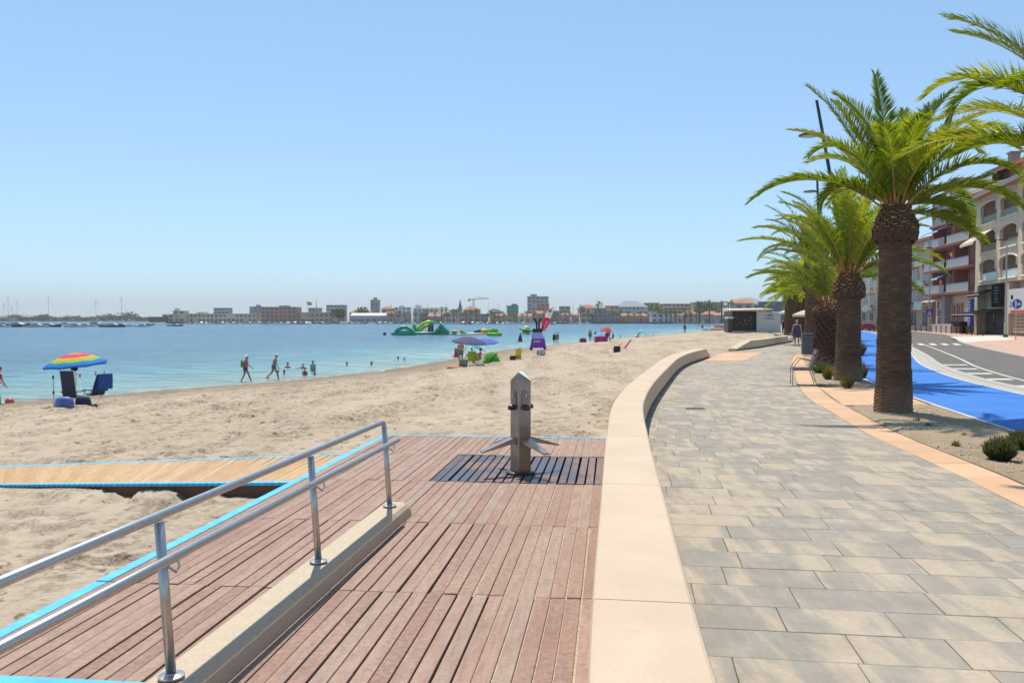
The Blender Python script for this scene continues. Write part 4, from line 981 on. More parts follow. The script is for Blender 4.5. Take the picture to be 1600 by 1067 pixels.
    if hat:
        g_ = MB(); g_.X = sc @ HT @ Matrix.Translation((0, -.012, .055)); r_ = .155 if hat[0] == 'brim' else .10
        g_.lathe([(r_, -.012), (r_, -.004), (.10, .004), (.097, .06), (.075, .095), (.02, .105)], 20)
        if hat[0] == 'cap': g_.X = g_.X @ Matrix.Translation((0, .10, -.005)); g_.ell((0, 0, 0), (.075, .09, .008), 12, 6)
        g_.build('hat', hat[1], t, smooth=True)
    return t
TOWARD = lambda px: 0.0
RT, LT, AW, TC = R(-90), R(90), 0.0, R(180)       # facing right, left, away, toward the camera
def feet(px, py): return on_sand(px, py)
p = feet(384, 597)
pa = person('walker in pink top and white sun hat carrying a green backpack along the waterline', p, R(-75), 1.62, 'tan', 6, ((24, 4), (-12, 14)), ((28, 6, 22), (-25, 10, 12)), 8, (('top', CL('pink', (0.62, 0.07, 0.26))), ('trunks', CL('plum', (0.12, 0.04, 0.05)))), 'grey', ('brim', CL('white', (0.78, 0.77, 0.74))), vox=.014, fat=1.05)
def carried(name, label, cat, build, mat, loc, yaw):
    t = MB(); build(t); o = t.build(name, mat, loc=loc, smooth=True); o.rotation_euler.z = yaw; return tag(o, label, cat)
carried('backpack', 'green and black backpack on the pink-topped walker', 'backpack', lambda m: (m.rings([[(math.cos(a)*w*.15, -.20 + math.sin(a)*w*.085, z) for a in [2*math.pi*i/14 for i in range(14)]] for z, w in ((.88, .7), (.92, 1), (1.1, 1.08), (1.24, .95), (1.31, .6))])), CL('green', (0.12, 0.30, 0.03)), p, R(-75))
p = feet(428, 594)
person('bare-chested walker in blue swim shorts and white cap ahead of the backpack walker', p, R(-80), 1.66, 'tan', 14, ((26, 10), (-18, 28)), ((14, 6, 14), (-8, 8, 10)), 22, (('trunks', CL('blue', (0.04, 0.17, 0.40))),), 'grey', ('cap', CL('white', (0.78, 0.77, 0.74))), vox=.014, fat=1.1)
# bathers: feet on the sea bed, the sea covers the rest
def bather(label, px, py, dep, **kw):
    q = W(px, py, WATER_Z); h = kw.pop('h', 1.65); return person(label, (q.x, q.y, WATER_Z - dep), kw.pop('yaw', TC), h, group='bathers in the shallow sea', **kw)
bather('bather with only the dark head above water behind the blue-shorts walker', 434, 584, 1.42, skin='dark')
bather('bather with dark hair up to the neck right of the blue-shorts walker', 444, 585, 1.36, skin='tan', yaw=R(150))
bather('bather with head and red shoulders above water farther out above the neck-deep one', 449.5, 574.5, 1.26, skin='tan', yaw=R(200))
bather('bather with white cap and both arms spread at the surface', 473.5, 576, 1.22, skin='fair', hat=('cap', CL('white', (0.78, 0.77, 0.74))), arms=((70, 50, 10), (70, 50, 10)))
bather('child sitting in red swimwear in the shallows in front of the arms-spread bather', 476.5, 586.5, .72, h=1.2, skin='tan', hair='brown', wear=(('swimsuit', CL('red', (0.50, 0.04, 0.03))),))
bather('child in turquoise rash shirt standing waist deep', 489, 580, .62, h=1.35, skin='tan', wear=(('shirt', CL('turquoise', (0.12, 0.42, 0.48))),), yaw=R(30))
bather('dark-haired child in front of the turquoise-shirted one', 491.5, 586, .80, h=1.2, skin='tan', yaw=R(100))
bather('lone bather with dark head left of the white splash', 542, 571, 1.38, skin='dark')
bather('lone bather with black hair nearest the shore right of the white splash', 580.5, 571, 1.36, skin='tan', yaw=R(120))
bather('left one of the two bathers far out before the navy parasol', 622, 562, 1.38, skin='dark', yaw=R(40))
bather('right one of the two far bathers, wearing a white cap', 632, 563, 1.36, skin='tan', hat=('cap', CL('white', (0.78, 0.77, 0.74))))
p = feet(-5, 632)
person('person in red swimwear cut by the left edge of the picture', (p.x, p.y, p.z), RT, 1.62, 'fair', 12, ((20, 10), (-12, 10)), ((30, 8, 20), (10, 8, 20)), 10, (('swimsuit', CL('crimson', (0.35, 0.03, 0.06))),), 'brown')
MAN = feet(720, 570)
person('bare-backed man in turquoise shorts standing under the navy parasol', MAN, R(10), 1.80, 'fair', 3, ((4, 0), (-3, 2)), ((20, 10, 40), (15, 10, 40)), 5, (('shorts', CL('sea_green', (0.05, 0.30, 0.26))),), vox=.015)
q = feet(738, 567)
person('dark-haired person sitting behind the red chair under the navy parasol', (q.x, q.y, q.z), R(200), 1.68, 'tan', -10, ((80, 70), (80, 70)), ((40, 8, 40), (40, 8, 40)), 5, (('shirt', CL('white', (0.7, 0.7, 0.68))),), pelvis_z=.36)
q = feet(749, 568)
person('dark-haired person sitting right of the red chair beside the green tent', (q.x, q.y, q.z), R(80), 1.70, 'tan', -8, ((80, 75), (80, 75)), ((45, 8, 40), (45, 8, 40)), 5, (('shorts', CL('black', (0.02, 0.02, 0.022))),), pelvis_z=.36)
q = feet(866, 537); person('person in black standing left in the couple right of the purple tower', q, TC, 1.66, 'tan', 4, wear=(('dress', CL('black', (0.02, 0.02, 0.022))),), fat=1.15)
q = feet(871, 537.5); person('person in swimwear standing right in the couple right of the purple tower', q, R(150), 1.70, 'dark', 4, ((8, 4), (-6, 6)), wear=(('bikini', CL('black', (0.02, 0.02, 0.022))),))
q = feet(922, 534); person('bare-chested man in blue shorts standing left of the light blue parasol', q, TC, 1.78, 'dark', wear=(('shorts', CL('jeans', (0.05, 0.12, 0.28))),))
q = feet(930.5, 532); person('person in dark top standing behind the light blue parasol', q, R(160), 1.66, 'dark', 6, wear=(('top', CL('dark_green', (0.03, 0.06, 0.04))),))
q = feet(950.5, 533); person('person in pink hat and blue shorts standing under the red parasol', q, AW, 1.68, 'fair', 4, wear=(('shorts', CL('royal', (0.03, 0.09, 0.35))),), hat=('brim', CL('rose', (0.62, 0.32, 0.32))), fat=1.15)
q = feet(957.5, 531); person('person sitting in dark clothes right of the pink-hatted one', q, R(110), 1.66, 'dark', -8, ((80, 80), (80, 80)), wear=(('shirt', CL('black', (0.02, 0.02, 0.022))),), pelvis_z=.36)
bather('lone bather beyond the shoreline between red and mint parasols', 969.5, 526.5, 1.25, skin='dark')
q = feet(995, 528); person('person reclining on the sand left of the mint parasol', q, R(100), 1.7, 'tan', -35, ((70, 60), (60, 40)), ((-20, 10, 10), (-20, 10, 10)), 10, wear=(('trunks', CL('olive', (0.12, 0.13, 0.05))),), pelvis_z=.14)
q = feet(1070, 521.5); person('person in grey swimwear standing alone at the far waterline', q, R(160), 1.72, 'dark', wear=(('top', CL('grey', (0.16, 0.15, 0.15))), ('shorts', CL('khaki', (0.24, 0.20, 0.13)))), fat=1.15)
q = feet(1097.5, 517.5); person('tiny person in dark clothes near the orange boat rack', q, R(170), 1.7, 'dark', wear=(('top', CL('black', (0.02, 0.02, 0.022))),))
q = W(1245, 541); person('blond woman in purple patterned dress walking away with bags', q, R(-18), 1.60, 'fair', 3, ((10, 2), (-10, 14)), ((10, 14, 8), (-4, 16, 12)), -4, (('dress', M('dress_pattern', (0.085, 0.06, 0.10), 0.8, 0.5, 30)),), 'blond', vox=.014, fat=1.12)
def bag(m):
    m.rings([[(x*w, y, z) for x, y in ((-.2, -.06), (.2, -.06), (.2, .06), (-.2, .06))] for z, w in ((.0, .9), (.03, 1), (.26, 1.05))])
    m.tube([(-.12, 0, .26), (-.08, 0, .44), (.08, 0, .44), (.12, 0, .26)], .010, 6, mi=0)
carried('handbag', 'cream and black bag at the right hand of the blond woman', 'bag', bag, CL('cream', (0.62, 0.55, 0.42)), (q.x+.30, q.y, .36), R(60))
carried('handbag', 'smaller white bag at the left hand of the blond woman', 'bag', bag, CL('white', (0.78, 0.77, 0.74)), (q.x-.30, q.y, .36), R(20))
q = W(1224.5, 521.5); person('person in black clothes standing at the kiosk counter', q, AW, 1.72, 'fair', wear=(('top', CL('black', (0.02, 0.02, 0.022))), ('trousers', CL('black', (0.02, 0.02, 0.022)))))
q = W(1229, 520.5); person('person in red top next to the one in black at the kiosk', q, TC, 1.68, 'tan', wear=(('shirt', CL('red', (0.50, 0.04, 0.03))), ('trousers', CL('black', (0.02, 0.02, 0.022)))))
# ------------------------------------------------------------------ beach things
mpole = M('white_pole', (0.65, 0.65, 0.63), 0.4); malu = M('aluminium', (0.62, 0.63, 0.64), 0.35, metal=.9)
def mat_bands(name, cols):
    t = NT(name); tc = t.n('TexCoord').outputs['Object']; sx = t.n('SeparateXYZ'); t.l(tc, sx.inputs[0])
    r_ = t.math('POWER', t.math('ADD', t.math('POWER', sx.outputs[0], 2.0), t.math('POWER', sx.outputs[1], 2.0)), 0.5)
    c = t.ramp(r_, [(i/len(cols), c_) for i, c_ in enumerate(cols)], 'CONSTANT'); t.set(c, 0.75, 0, 0.2)
    tr = t.n('BsdfTranslucent'); t.l(c, tr.inputs[0]); mx = t.n('MixShader'); mx.inputs[0].default_value = .35
    t.l(t.b.outputs[0], mx.inputs[1]); t.l(tr.outputs[0], mx.inputs[2]); t.l(mx.outputs[0], t.o.inputs[0]); return t.m
def parasol(label, base, ztop, Rr, mat, tilt=(0, 0), rise=.42, n=8, pole_r=.016, cat='parasol', name='beach_parasol', group='parasols on the beach', valance=.06, lean=(0, 0)):
    t = thing(name, label, cat, base, 0, group); top = Vector((lean[0], lean[1], ztop))
    mb = MB(); mb.tube([(0, 0, -.25), (0, 0, ztop*.55), top], pole_r, 8); mb.build('pole', mpole, t)
    mb = MB(); rs = []; m = n*2
    for f in np.linspace(.04, 1, 7):
        ring = []
        for k in range(m):
            a = 2*math.pi*k/m; rr = f if k % 2 == 0 else f*(math.cos(math.pi/n)*.985)
            ring.append((math.cos(a)*rr, math.sin(a)*rr, (rise*(1-f**1.7) + (.0 if k % 2 == 0 else .02*f))/Rr))
        rs.append(ring)
    rs.append([(x*1.0, y*1.0, z-valance/Rr) for x, y, z in rs[-1]])
    mb.rings(rs, cap=False)
    c = mb.build('canopy', mat, t, smooth=False); c.scale = (Rr, Rr, Rr); c.location = top - Vector((0, 0, rise)); c.rotation_euler = (R(tilt[0]), R(tilt[1]), 0)
    mb = MB()
    for k in range(n):
        a = 2*math.pi*k/n; mb.tube([(0, 0, (rise-.03)/Rr), (math.cos(a)*.55, math.sin(a)*.55, rise*.6/Rr), (math.cos(a)*.98, math.sin(a)*.98, -.01)], .006/Rr, 4)
    rb = mb.build('ribs', malu, t); rb.scale = c.scale; rb.location = c.location; rb.rotation_euler = c.rotation_euler
    return t
def cloth(name, c, tr=.35):
    if name in MATS: return MATS[name]
    t = NT(name); t.set(c, 0.8, 0, 0.2); b = t.n('BsdfTranslucent'); b.inputs[0].default_value = (*c, 1); mx = t.n('MixShader'); mx.inputs[0].default_value = tr
    t.l(t.b.outputs[0], mx.inputs[1]); t.l(b.outputs[0], mx.inputs[2]); t.l(mx.outputs[0], t.o.inputs[0]); MATS[name] = t.m; return t.m
UB = on_sand(119, 634)
rainbow = mat_bands('rainbow_canopy', [(0.62, 0.45, 0.05), (0.75, 0.30, 0.10), (0.72, 0.08, 0.30), (0.75, 0.10, 0.14), (0.75, 0.50, 0.04), (0.45, 0.55, 0.06), (0.02, 0.28, 0.62), (0.02, 0.18, 0.60)])
dU = UB.y; pt = AT(117, 551, dU)
parasol('rainbow striped parasol over two beach chairs at the water edge', UB, pt.z-UB.z, 1.12, rainbow, (4, -4), .42, 8, .018)
carried('bag', 'black bag hanging under the rainbow parasol', 'bag', lambda m: m.rings([[(math.cos(a)*w, math.sin(a)*w*.5, z) for a in [i*math.pi/5 for i in range(10)]] for z, w in ((-.16, .06), (-.10, .13), (.02, .12), (.10, .03))]), CL('black', (0.02, 0.02, 0.022)), AT(116, 573, dU-.05), .3)
def beach_chair(label, loc, yaw, mat, arm=True, back=.82, rec=20, group='folding chairs on the beach'):
    """faces local +Y; seat at .38"""
    t = thing('beach_chair', label, 'beach chair', loc, yaw, group); a = R(rec); bw = .25
    bt = Vector((0, -.22 - math.sin(a)*back, .36 + math.cos(a)*back))
    mb = MB(); mb.slab((0, -.22, .37), (0, .24, .41), (1, 0, 0), bw, -.008, .008); mb.build('seat', mat, t)
    mb = MB(); mb.slab((0, -.22, .37), bt, (1, 0, 0), bw, -.008, .008); mb.build('backrest', mat, t)
    mb = MB()
    for s in (-1, 1):
        x = s*(bw+.015); mb.tube([(x, .25, .41), (x, -.22, .37), bt + Vector((x, 0, 0))], .012, 6)
        mb.tube([(x, .26, .0), (x, -.28, .56)], .012, 6); mb.tube([(x, -.36, .0), (x, .22, .56)], .012, 6)
    mb.tube([(-bw-.015, .26, .01), (bw+.015, .26, .01)], .012, 6); mb.tube([(-bw-.015, -.36, .01), (bw+.015, -.36, .01)], .012, 6); mb.tube([bt + Vector((-bw-.015, 0, 0)), bt + Vector((bw+.015, 0, 0))], .012, 6)
    mb.build('frame', malu, t)
    if arm:
        for s in (-1, 1): mb = MB(); mb.bbox(s*(bw+.02)-.025, s*(bw+.02)+.025, -.32, .26, .56, .59, .008); mb.build('armrest', M('black_plastic', (0.02, 0.02, 0.02), 0.4), t)
    return t
navy = CL('chair_navy', (0.03, 0.035, 0.06))
c1 = on_sand(116, 637); beach_chair('dark folding chair with pink clips left under the rainbow parasol', c1, R(-8), navy, True, .98, 10)
c2_ = on_sand(147, 632.5); ch2 = beach_chair('dark folding chair draped with a blue towel right of the rainbow parasol', c2_, R(58), navy, True, .84, 26)
def clip(px, py, d, mat, lab):
    p = AT(px, py, d); o = MB().bbox(-.025, .025, -.02, .02, -.08, .05, .008).build('towel_clip', mat, loc=p); tag(o, lab, 'clip', 'plastic towel clips')
pk, gn = M('pink_plastic', (0.75, 0.08, 0.22), 0.4), M('lime_plastic', (0.30, 0.50, 0.06), 0.4)
clip(108.5, 585.5, c1.y+.30, pk, 'left pink clip on the dark chair back'); clip(125, 586, c1.y+.30, pk, 'right pink clip on the dark chair back')
clip(149.5, 583, c2_.y+.25, gn, 'left green clip on the towel-draped chair'); clip(163, 582.5, c2_.y+.22, gn, 'right green clip on the towel-draped chair')
o = MB(); o.rings([[(-.28, y, z), (.28, y, z), (.28, y-.02, z), (-.28, y-.02, z)] for y, z in ((-.40, .52), (-.60, .98), (-.66, 1.17), (-.70, 1.17), (-.72, .95), (-.70, .62))]); tw = o.build('towel', CL('towel_blue', (0.02, 0.075, 0.28)), loc=c2_); tw.rotation_euler.z = R(58); tag(tw, 'royal blue towel over the back of the right chair', 'towel')
def sack(m, w, d, h): m.rings([[(math.cos(a)*w*s/2, math.sin(a)*d*s/2, z) for a in [i*math.pi/7 for i in range(14)]] for z, s in ((0, .85), (h*.2, 1.02), (h*.6, 1.0), (h*.9, .85), (h, .35))])
q = on_sand(101, 640); carried('beach_bag', 'large blue shopping bag standing before the left dark chair', 'bag', lambda m: sack(m, .62, .34, .44), M('bag_blue', (0.10, 0.15, 0.40), 0.5, 0.3, 6), q, .1)
q = on_sand(130, 637); carried('beach_bag', 'dark rucksack on the sand between the two dark chairs', 'bag', lambda m: sack(m, .5, .3, .40), CL('ink', (0.025, 0.03, 0.06)), q, .4)
q = on_sand(146, 636); carried('sandals', 'pair of dark sandals on the sand under the towel-draped chair', 'sandals', lambda m: (m.ell((-.07, 0, .05), (.05, .14, .06)), m.ell((.09, .05, .05), (.05, .14, .06))), CL('ink', (0.025, 0.03, 0.06)), q, 1.0)
q = on_sand(79, 642); carried('shoes', 'pair of grey shoes left of the blue bag', 'shoes', lambda m: (m.ell((-.06, 0, .06), (.06, .15, .08)), m.ell((.10, .06, .05), (.06, .15, .07))), CL('shoe', (0.16, 0.14, 0.11)), q, .5)
q = on_sand(84.5, 638); zt = AT(83.5, 588, q.y).z
t = thing('fishing_pole_holder', 'white pole with black grips stuck in the sand left of the chairs', 'pole', q)
mb = MB(); mb.tube([(0, 0, -.1), (-.02, 0, zt-q.z)], .022, 8); mb.build('shaft', mpole, t)
for f in (.98, .5, .03): mb = MB(); mb.tube([(-.02*f, 0, (zt-q.z)*f-.06), (-.02*f, 0, (zt-q.z)*f+.05)], .034, 8); mb.build('grip', MATS['black_plastic'], t)
q = W(15, 626.5, WATER_Z+.12); o = MB(); o.ell((0, 0, 0), (.19, .19, .17), 16, 10); tag(o.build('beach_ball', M('ball_red', (0.62, 0.10, 0.07), 0.4, 0.5, 6), loc=(q.x, q.y, WATER_Z+.1), smooth=True), 'red ball floating at the shoreline near the left edge', 'ball')
# group under the navy parasol
def at_sand(px, py): return on_sand(px, py)
q = at_sand(727, 571); z = AT(732, 526, q.y).z - q.z
parasol('navy parasol over the bare-backed man', q, z, 1.00*q.y/50, cloth('canopy_navy', (0.13, 0.12, 0.24)), (6, 4), .36, lean=(.25, 0))
q = at_sand(758, 560); z = AT(756, 529, q.y).z - q.z
parasol('periwinkle blue parasol behind the green tent', q, z, .80*q.y/50, cloth('canopy_blue', (0.14, 0.20, 0.62)), (8, -2), .34, lean=(-.05, 0))
q = at_sand(742, 560); z = AT(740, 536, q.y).z - q.z
parasol('small cyan parasol half hidden behind the navy one', q, z, .62*q.y/50, cloth('canopy_cyan', (0.10, 0.52, 0.62)), (0, 26), .28)
YS = MAN.y
q = at_sand(712.5, 566); beach_chair('red folding chair left of the man in turquoise shorts', q, R(160), CL('chair_red', (0.50, 0.06, 0.04)), True, .75, 12)
q = at_sand(737.5, 572.5); beach_chair('lime green folding chair with its back to the camera', q, R(0), CL('chair_lime', (0.32, 0.42, 0.02)), False, .70, 14)
q = at_sand(751, 572); beach_chair('darker green folding chair right of the lime one', q, R(-60), CL('chair_green', (0.20, 0.36, 0.04)), False, .70, 24)
q = at_sand(740, 568); o = MB(); o.rings([[(x, y, z) for x, y in ((-.55*s, -.1), (.55*s, -.1), (.55*s, .1), (-.55*s, .1))] for z, s in ((.52, .92), (.60, 1.0), (.72, .85), (.78, .5))]); tag(o.build('red_float', CL('float_red', (0.66, 0.03, 0.05)), loc=q), 'red cloth bundle lying over the chairs behind the lime one', 'towel')
q = at_sand(711, 573.5); o = MB(); o.bbox(-.55, .55, -.35, .35, 0, .035, .01); tag(o.build('towel', CL('orange_towel', (0.72, 0.22, 0.10)), loc=q), 'orange towel spread on the sand left of the green chairs', 'towel')
q = at_sand(724, 571); carried('cool_box', 'grey cool box beside the lime chair', 'cool box', lambda m: (m.bbox(-.3, .3, -.2, .2, 0, .34, .02), m.bbox(-.31, .31, -.21, .21, .345, .40, .02)), M('box_grey', (0.30, 0.33, 0.33), 0.5), q, .2)
q = at_sand(768, 567.5)
t = thing('pop_up_tent', 'bright green pop-up beach tent with dark opening', 'tent', q, R(10))
w = 13.0*q.y/FPX; mb = MB(); rs = []
for s in np.linspace(-1, 1, 11):
    hh = .82*math.sqrt(max(1-s*s, 0.02)); rs.append([(s*w, math.cos(a)*.75*math.sqrt(max(1-s*s*.8, .05)), hh*math.sin(a)) for a in np.linspace(0, math.pi, 12)])
mb.rings(rs, closed=False); mb.build('shell', cloth('tent_green', (0.10, 0.42, 0.05), .4), t, smooth=True)
mb = MB(); mb.rings([[(-.55*w + i*.1*w, -.56 - .2*math.sin(i/9*3.14), .05 + .075*i), (-.45*w + i*.12*w, -.62, .03+.08*i)] for i in range(10)], closed=False); mb.build('flap', CL('tent_dark', (0.05, 0.06, 0.05)), t)
for s in (-1, 1): mb = MB(); mb.tube([(s*w*.7, -.78, 0), (s*w*.3, -.62, .45), (0, -.2, .84), (-s*w*.5, .4, .5)], .012, 5); mb.build('pole', MATS['lime_plastic'], t)
q = at_sand(807, 562.5)
t = thing('beach_trolley', 'yellow folding chair with wheels and parasol bag on the sand', 'beach trolley', q, R(20))
yl = CL('chair_yellow', (0.62, 0.55, 0.02)); sc_ = q.y/62
mb = MB(); mb.slab((.1, -.1, .05), (.22, .12, .85), (1, .2, 0), .26, -.012, .012); mb.build('backrest', yl, t)
mb = MB(); mb.slab((0, -.3, .32), (.1, .1, .30), (1, 0, 0), .25, -.012, .012); mb.build('seat', yl, t)
mb = MB(); mb.tube([(-.3, -.3, 0), (.3, .2, .8), (.38, .25, 1.0)], .014, 6); mb.tube([(.35, -.3, 0), (.1, .2, .6)], .014, 6); mb.tube([(-.2, .3, 0), (.2, -.3, .4)], .014, 6); mb.build('frame', MATS['black_plastic'], t)
for s in (-.42, -.2): mb = MB(); mb.X = Matrix.Rotation(R(90), 4, 'X'); mb.lathe([(.03, -.03), (.17, -.03), (.19, 0), (.17, .03), (.03, .03)], 18, (s, .17, .1)); mb.build('wheel', M('wheel_brown', (0.07, 0.03, 0.025), 0.6), t)
q = at_sand(813, 549); z = AT(813, 521, q.y).z - q.z
t = thing('folded_parasol', 'striped folded parasol hanging on a thin pole left of the purple tower', 'parasol', q)
mb = MB(); mb.tube([(0, 0, -.2), (0, 0, z)], .015, 6); mb.build('pole', mpole, t)
mb = MB(); rs = []
for f in np.linspace(0, 1, 8): rs.append([(math.cos(a)*(.03+.26*f**.8)*(1 if i % 2 else .75), math.sin(a)*(.03+.2*f**.8)*(1 if i % 2 else .75), z - (z*.48)*f) for i, a in enumerate([k*math.pi/7 for k in range(14)])])
mb.rings(rs, cap=False); mb.build('canopy', mat_bands('folded_stripes', [(0.05, 0.07, 0.25), (0.62, 0.45, 0.05), (0.30, 0.08, 0.06), (0.15, 0.30, 0.12), (0.55, 0.45, 0.05)]), t)
q = at_sand(845.5, 555.5); o = MB(); sack(o, .75, .5, .55); tag(o.build('beach_bag', M('bag_white', (0.55, 0.52, 0.48), 0.8, 0.6, 5), loc=q), 'white and black bag alone on the sand below the purple tower', 'bag')
# purple lifeguard style tower with flag
q = at_sand(840, 546.5); sc_ = q.y/FPX
Z = lambda py: AT(840, py, q.y).z - q.z
Xm = lambda px: (px-840)*sc_
t = thing('promo_tower', 'purple beach watch tower with black steps and canopy frame', 'tower', q)
blk = M('tower_black', (0.015, 0.015, 0.018), 0.5); pur = M('tower_purple', (0.22, 0.035, 0.36), 0.5, 0.1, 3); lav = M('tower_lavender', (0.44, 0.40, 0.72), 0.5, 0.08, 3)
def frustum(x0, x1, X0, X1, za, zb, d0, d1, mat, nm):
    mb = MB(); mb.rings([[(x0, -d0, za), (x1, -d0, za), (x1, d0, za), (x0, d0, za)], [(X0, -d1, zb), (X1, -d1, zb), (X1, d1, zb), (X0, d1, zb)]]); return mb.build(nm, mat, t)
zA, zB, zC = Z(543), Z(529), Z(519)
lo_ = frustum(Xm(828.5), Xm(853), Xm(831.5), Xm(850.5), zA, zB, 1.0, .85, pur, 'lower_panel'); up_ = frustum(Xm(831.7), Xm(850.2), Xm(833.5), Xm(846), zB+.01, zC, .84, .65, lav, 'upper_panel')
frustum(Xm(827.5), Xm(829.5), Xm(833), Xm(834.5), 0, zC, .9, .6, blk, 'ladder'); frustum(Xm(832), Xm(847), Xm(832), Xm(847), zC, zC+.35, .7, .7, blk, 'platform')
for a in (829, 849): frustum(Xm(a), Xm(a+3), Xm(a), Xm(a+3), 0, zA, .9, .9, blk, 'skid')
for a, b in ((839.5, 838), (842.5, 842)): mb = MB(); mb.tube([(Xm(a), 0, zC), (Xm(b), 0, Z(503)), (Xm(b-4 if b < 840 else b+4), 0, Z(498))], .10, 6); mb.build('mast', blk, t)
mb = MB(); mb.box(Xm(832), Xm(847), -.6, .6, Z(498), Z(497)); mb.build('canopy', blk, t)
mb = MB()
for i in range(7): mb.box(Xm(833.5+i*1.5), Xm(834.6+i*1.5), -.97, -.955, zA+.55, zA+.75)
mb.build('lettering', M('pale_print', (0.6, 0.55, 0.7), 0.6), t)
# feather flag
f = thing('feather_flag', 'red and white feather flag leaning right on the purple tower', 'flag', (q.x, q.y-.3, q.z))
def FP(px, py): return Vector(((px-840)*sc_, 0, Z(py)))
mb = MB(); mb.tube([FP(845, 519), FP(853, 503), FP(860, 488), FP(865.5, 479)], .035, 6); mb.build('pole', blk, f)
edgeL = [(845, 516), (846, 510), (848, 503), (850.5, 495), (853.5, 488), (858, 482), (864.5, 478.8)]; edgeR = [(850, 517.5), (854, 513), (857, 507), (860, 498), (862.5, 491), (864.5, 484), (865.5, 479.5)]
mb = MB(); A = [FP(*p) + Vector((0, -.06, 0)) for i, p in enumerate(edgeL)]; B = [FP(*p) + Vector((0, -.06, 0)) for i, p in enumerate(edgeR)]
mb.strip(A[:4], B[:4], 0); mb.strip(A[3:], B[3:], 1); cl_ = mb.build('cloth', [cloth('flag_red', (0.72, 0.02, 0.07), .3), cloth('flag_white', (0.75, 0.72, 0.74), .3)], f)
mb = MB()
for i, (px, py) in enumerate(((849.6, 514), (850.6, 511), (851.6, 508), (852.6, 505), (853.4, 502.5))): c = FP(px, py); mb.slab(c + Vector((-.06, -.12, -.05)), c + Vector((.10, -.12, .05)), Vector((-.4, 0, 1)), .03, -.004, .004)
mb.build('white_lettering', M('print_white', (0.8, 0.8, 0.8), 0.6), cl_)
mb = MB()
for i, (px, py) in enumerate(((857, 486.5), (858.8, 485.5), (860.4, 485))): c = FP(px, py); mb.slab(c + Vector((0, -.09, -.15)), c + Vector((.04, -.09, .15)), Vector((1, 0, 0)), .05, -.004, .004)
mb.build('red_lettering', M('print_red', (0.6, 0.03, 0.06), 0.6), cl_)
# right-hand beach groups
q = at_sand(947, 534); z = AT(949, 511, q.y).z - q.z
parasol('red parasol above the pink-hatted person', q, z, .0072*q.y, cloth('canopy_red', (0.70, 0.10, 0.08)), (0, 2), .45)
q = at_sand(936, 534); z = AT(938, 520, q.y).z - q.z
parasol('light blue parasol set low left of the red one', q, z, .0078*q.y, cloth('canopy_sky', (0.22, 0.48, 0.72)), (4, 0), .42)
q = at_sand(1001, 526.5); z = AT(1006, 516, q.y).z - q.z
parasol('mint green parasol tilted low on the sand', q, z+.1, .0052*q.y, cloth('canopy_mint', (0.25, 0.62, 0.52)), (-8, -34), .55)
q = at_sand(911, 535); o = MB(); sack(o, 1.0, .7, .62); tag(o.build('beach_bag', M('bag_plum', (0.20, 0.05, 0.16), 0.8, 0.5, 4), loc=q), 'plum coloured bag pile left of the light blue parasol', 'bag')
q = at_sand(939, 535); o = MB(); sack(o, 1.5, .8, .75); tag(o.build('beach_bag', M('bag_magenta', (0.38, 0.04, 0.16), 0.8, 0.5, 3), loc=q), 'magenta and green bags under the light blue parasol', 'bag')
q = at_sand(926, 534.5); beach_chair('blue low chair at the left of the light blue parasol', q, R(100), CL('chair_blue', (0.03, 0.10, 0.28)), False, .6, 25)
q = at_sand(945.5, 534); beach_chair('navy chair under the red parasol', q, R(140), CL('chair_midnight', (0.025, 0.03, 0.07)), False, .7, 20)
q = at_sand(1010, 526); beach_chair('low green chair right of the mint parasol', q, R(-90), CL('chair_olive', (0.10, 0.12, 0.05)), False, .6, 40)
q = at_sand(1020, 525.5); beach_chair('black sunbed with raised back at the far right of the mint parasol', q, R(90), CL('chair_black', (0.02, 0.02, 0.022)), False, .8, 55)
L1 = at_sand(958, 550); L2 = at_sand(972, 549.5)
def lounger(label, loc, yaw, mat, k):
    t = thing('sun_lounger', label, 'sun lounger', loc, yaw, 'low sun loungers on the sand'); pts = [(-.75, .22), (-.3, .30), (.2, .26), (.75, .80*k)]
    for i, nm in enumerate(('foot_section', 'seat', 'backrest')):
        mb = MB(); mb.slab((pts[i][0], 0, pts[i][1]), (pts[i+1][0], 0, pts[i+1][1]), (0, 1, 0), .28, -.01, .01); mb.build(nm, mat, t)
    mb = MB()
    for s in (-.29, .29): mb.tube([(x, s, z) for x, z in pts], .012, 6); mb.tube([(-.5, s, .27), (-.6, s, 0)], .012, 6); mb.tube([(.3, s, .30), (.55, s, 0)], .012, 6); mb.tube([(.1, s, .27), (.0, s, 0)], .012, 6)
    mb.build('frame', malu, t)
lounger('orange sun lounger lying left of the black bag', L1, R(10), CL('lounger_orange', (0.55, 0.16, 0.03)), .9); lounger('dark red sun lounger with raised back right of the black bag', L2, R(10), CL('lounger_red', (0.30, 0.06, 0.05)), 1.2)
q = at_sand(964, 551); o = MB(); o.bbox(-.26, .26, -.18, .18, 0, .52, .05); tag(o.build('beach_bag', CL('black', (0.02, 0.02, 0.022)), loc=q), 'square black bag between the two sun loungers', 'bag')

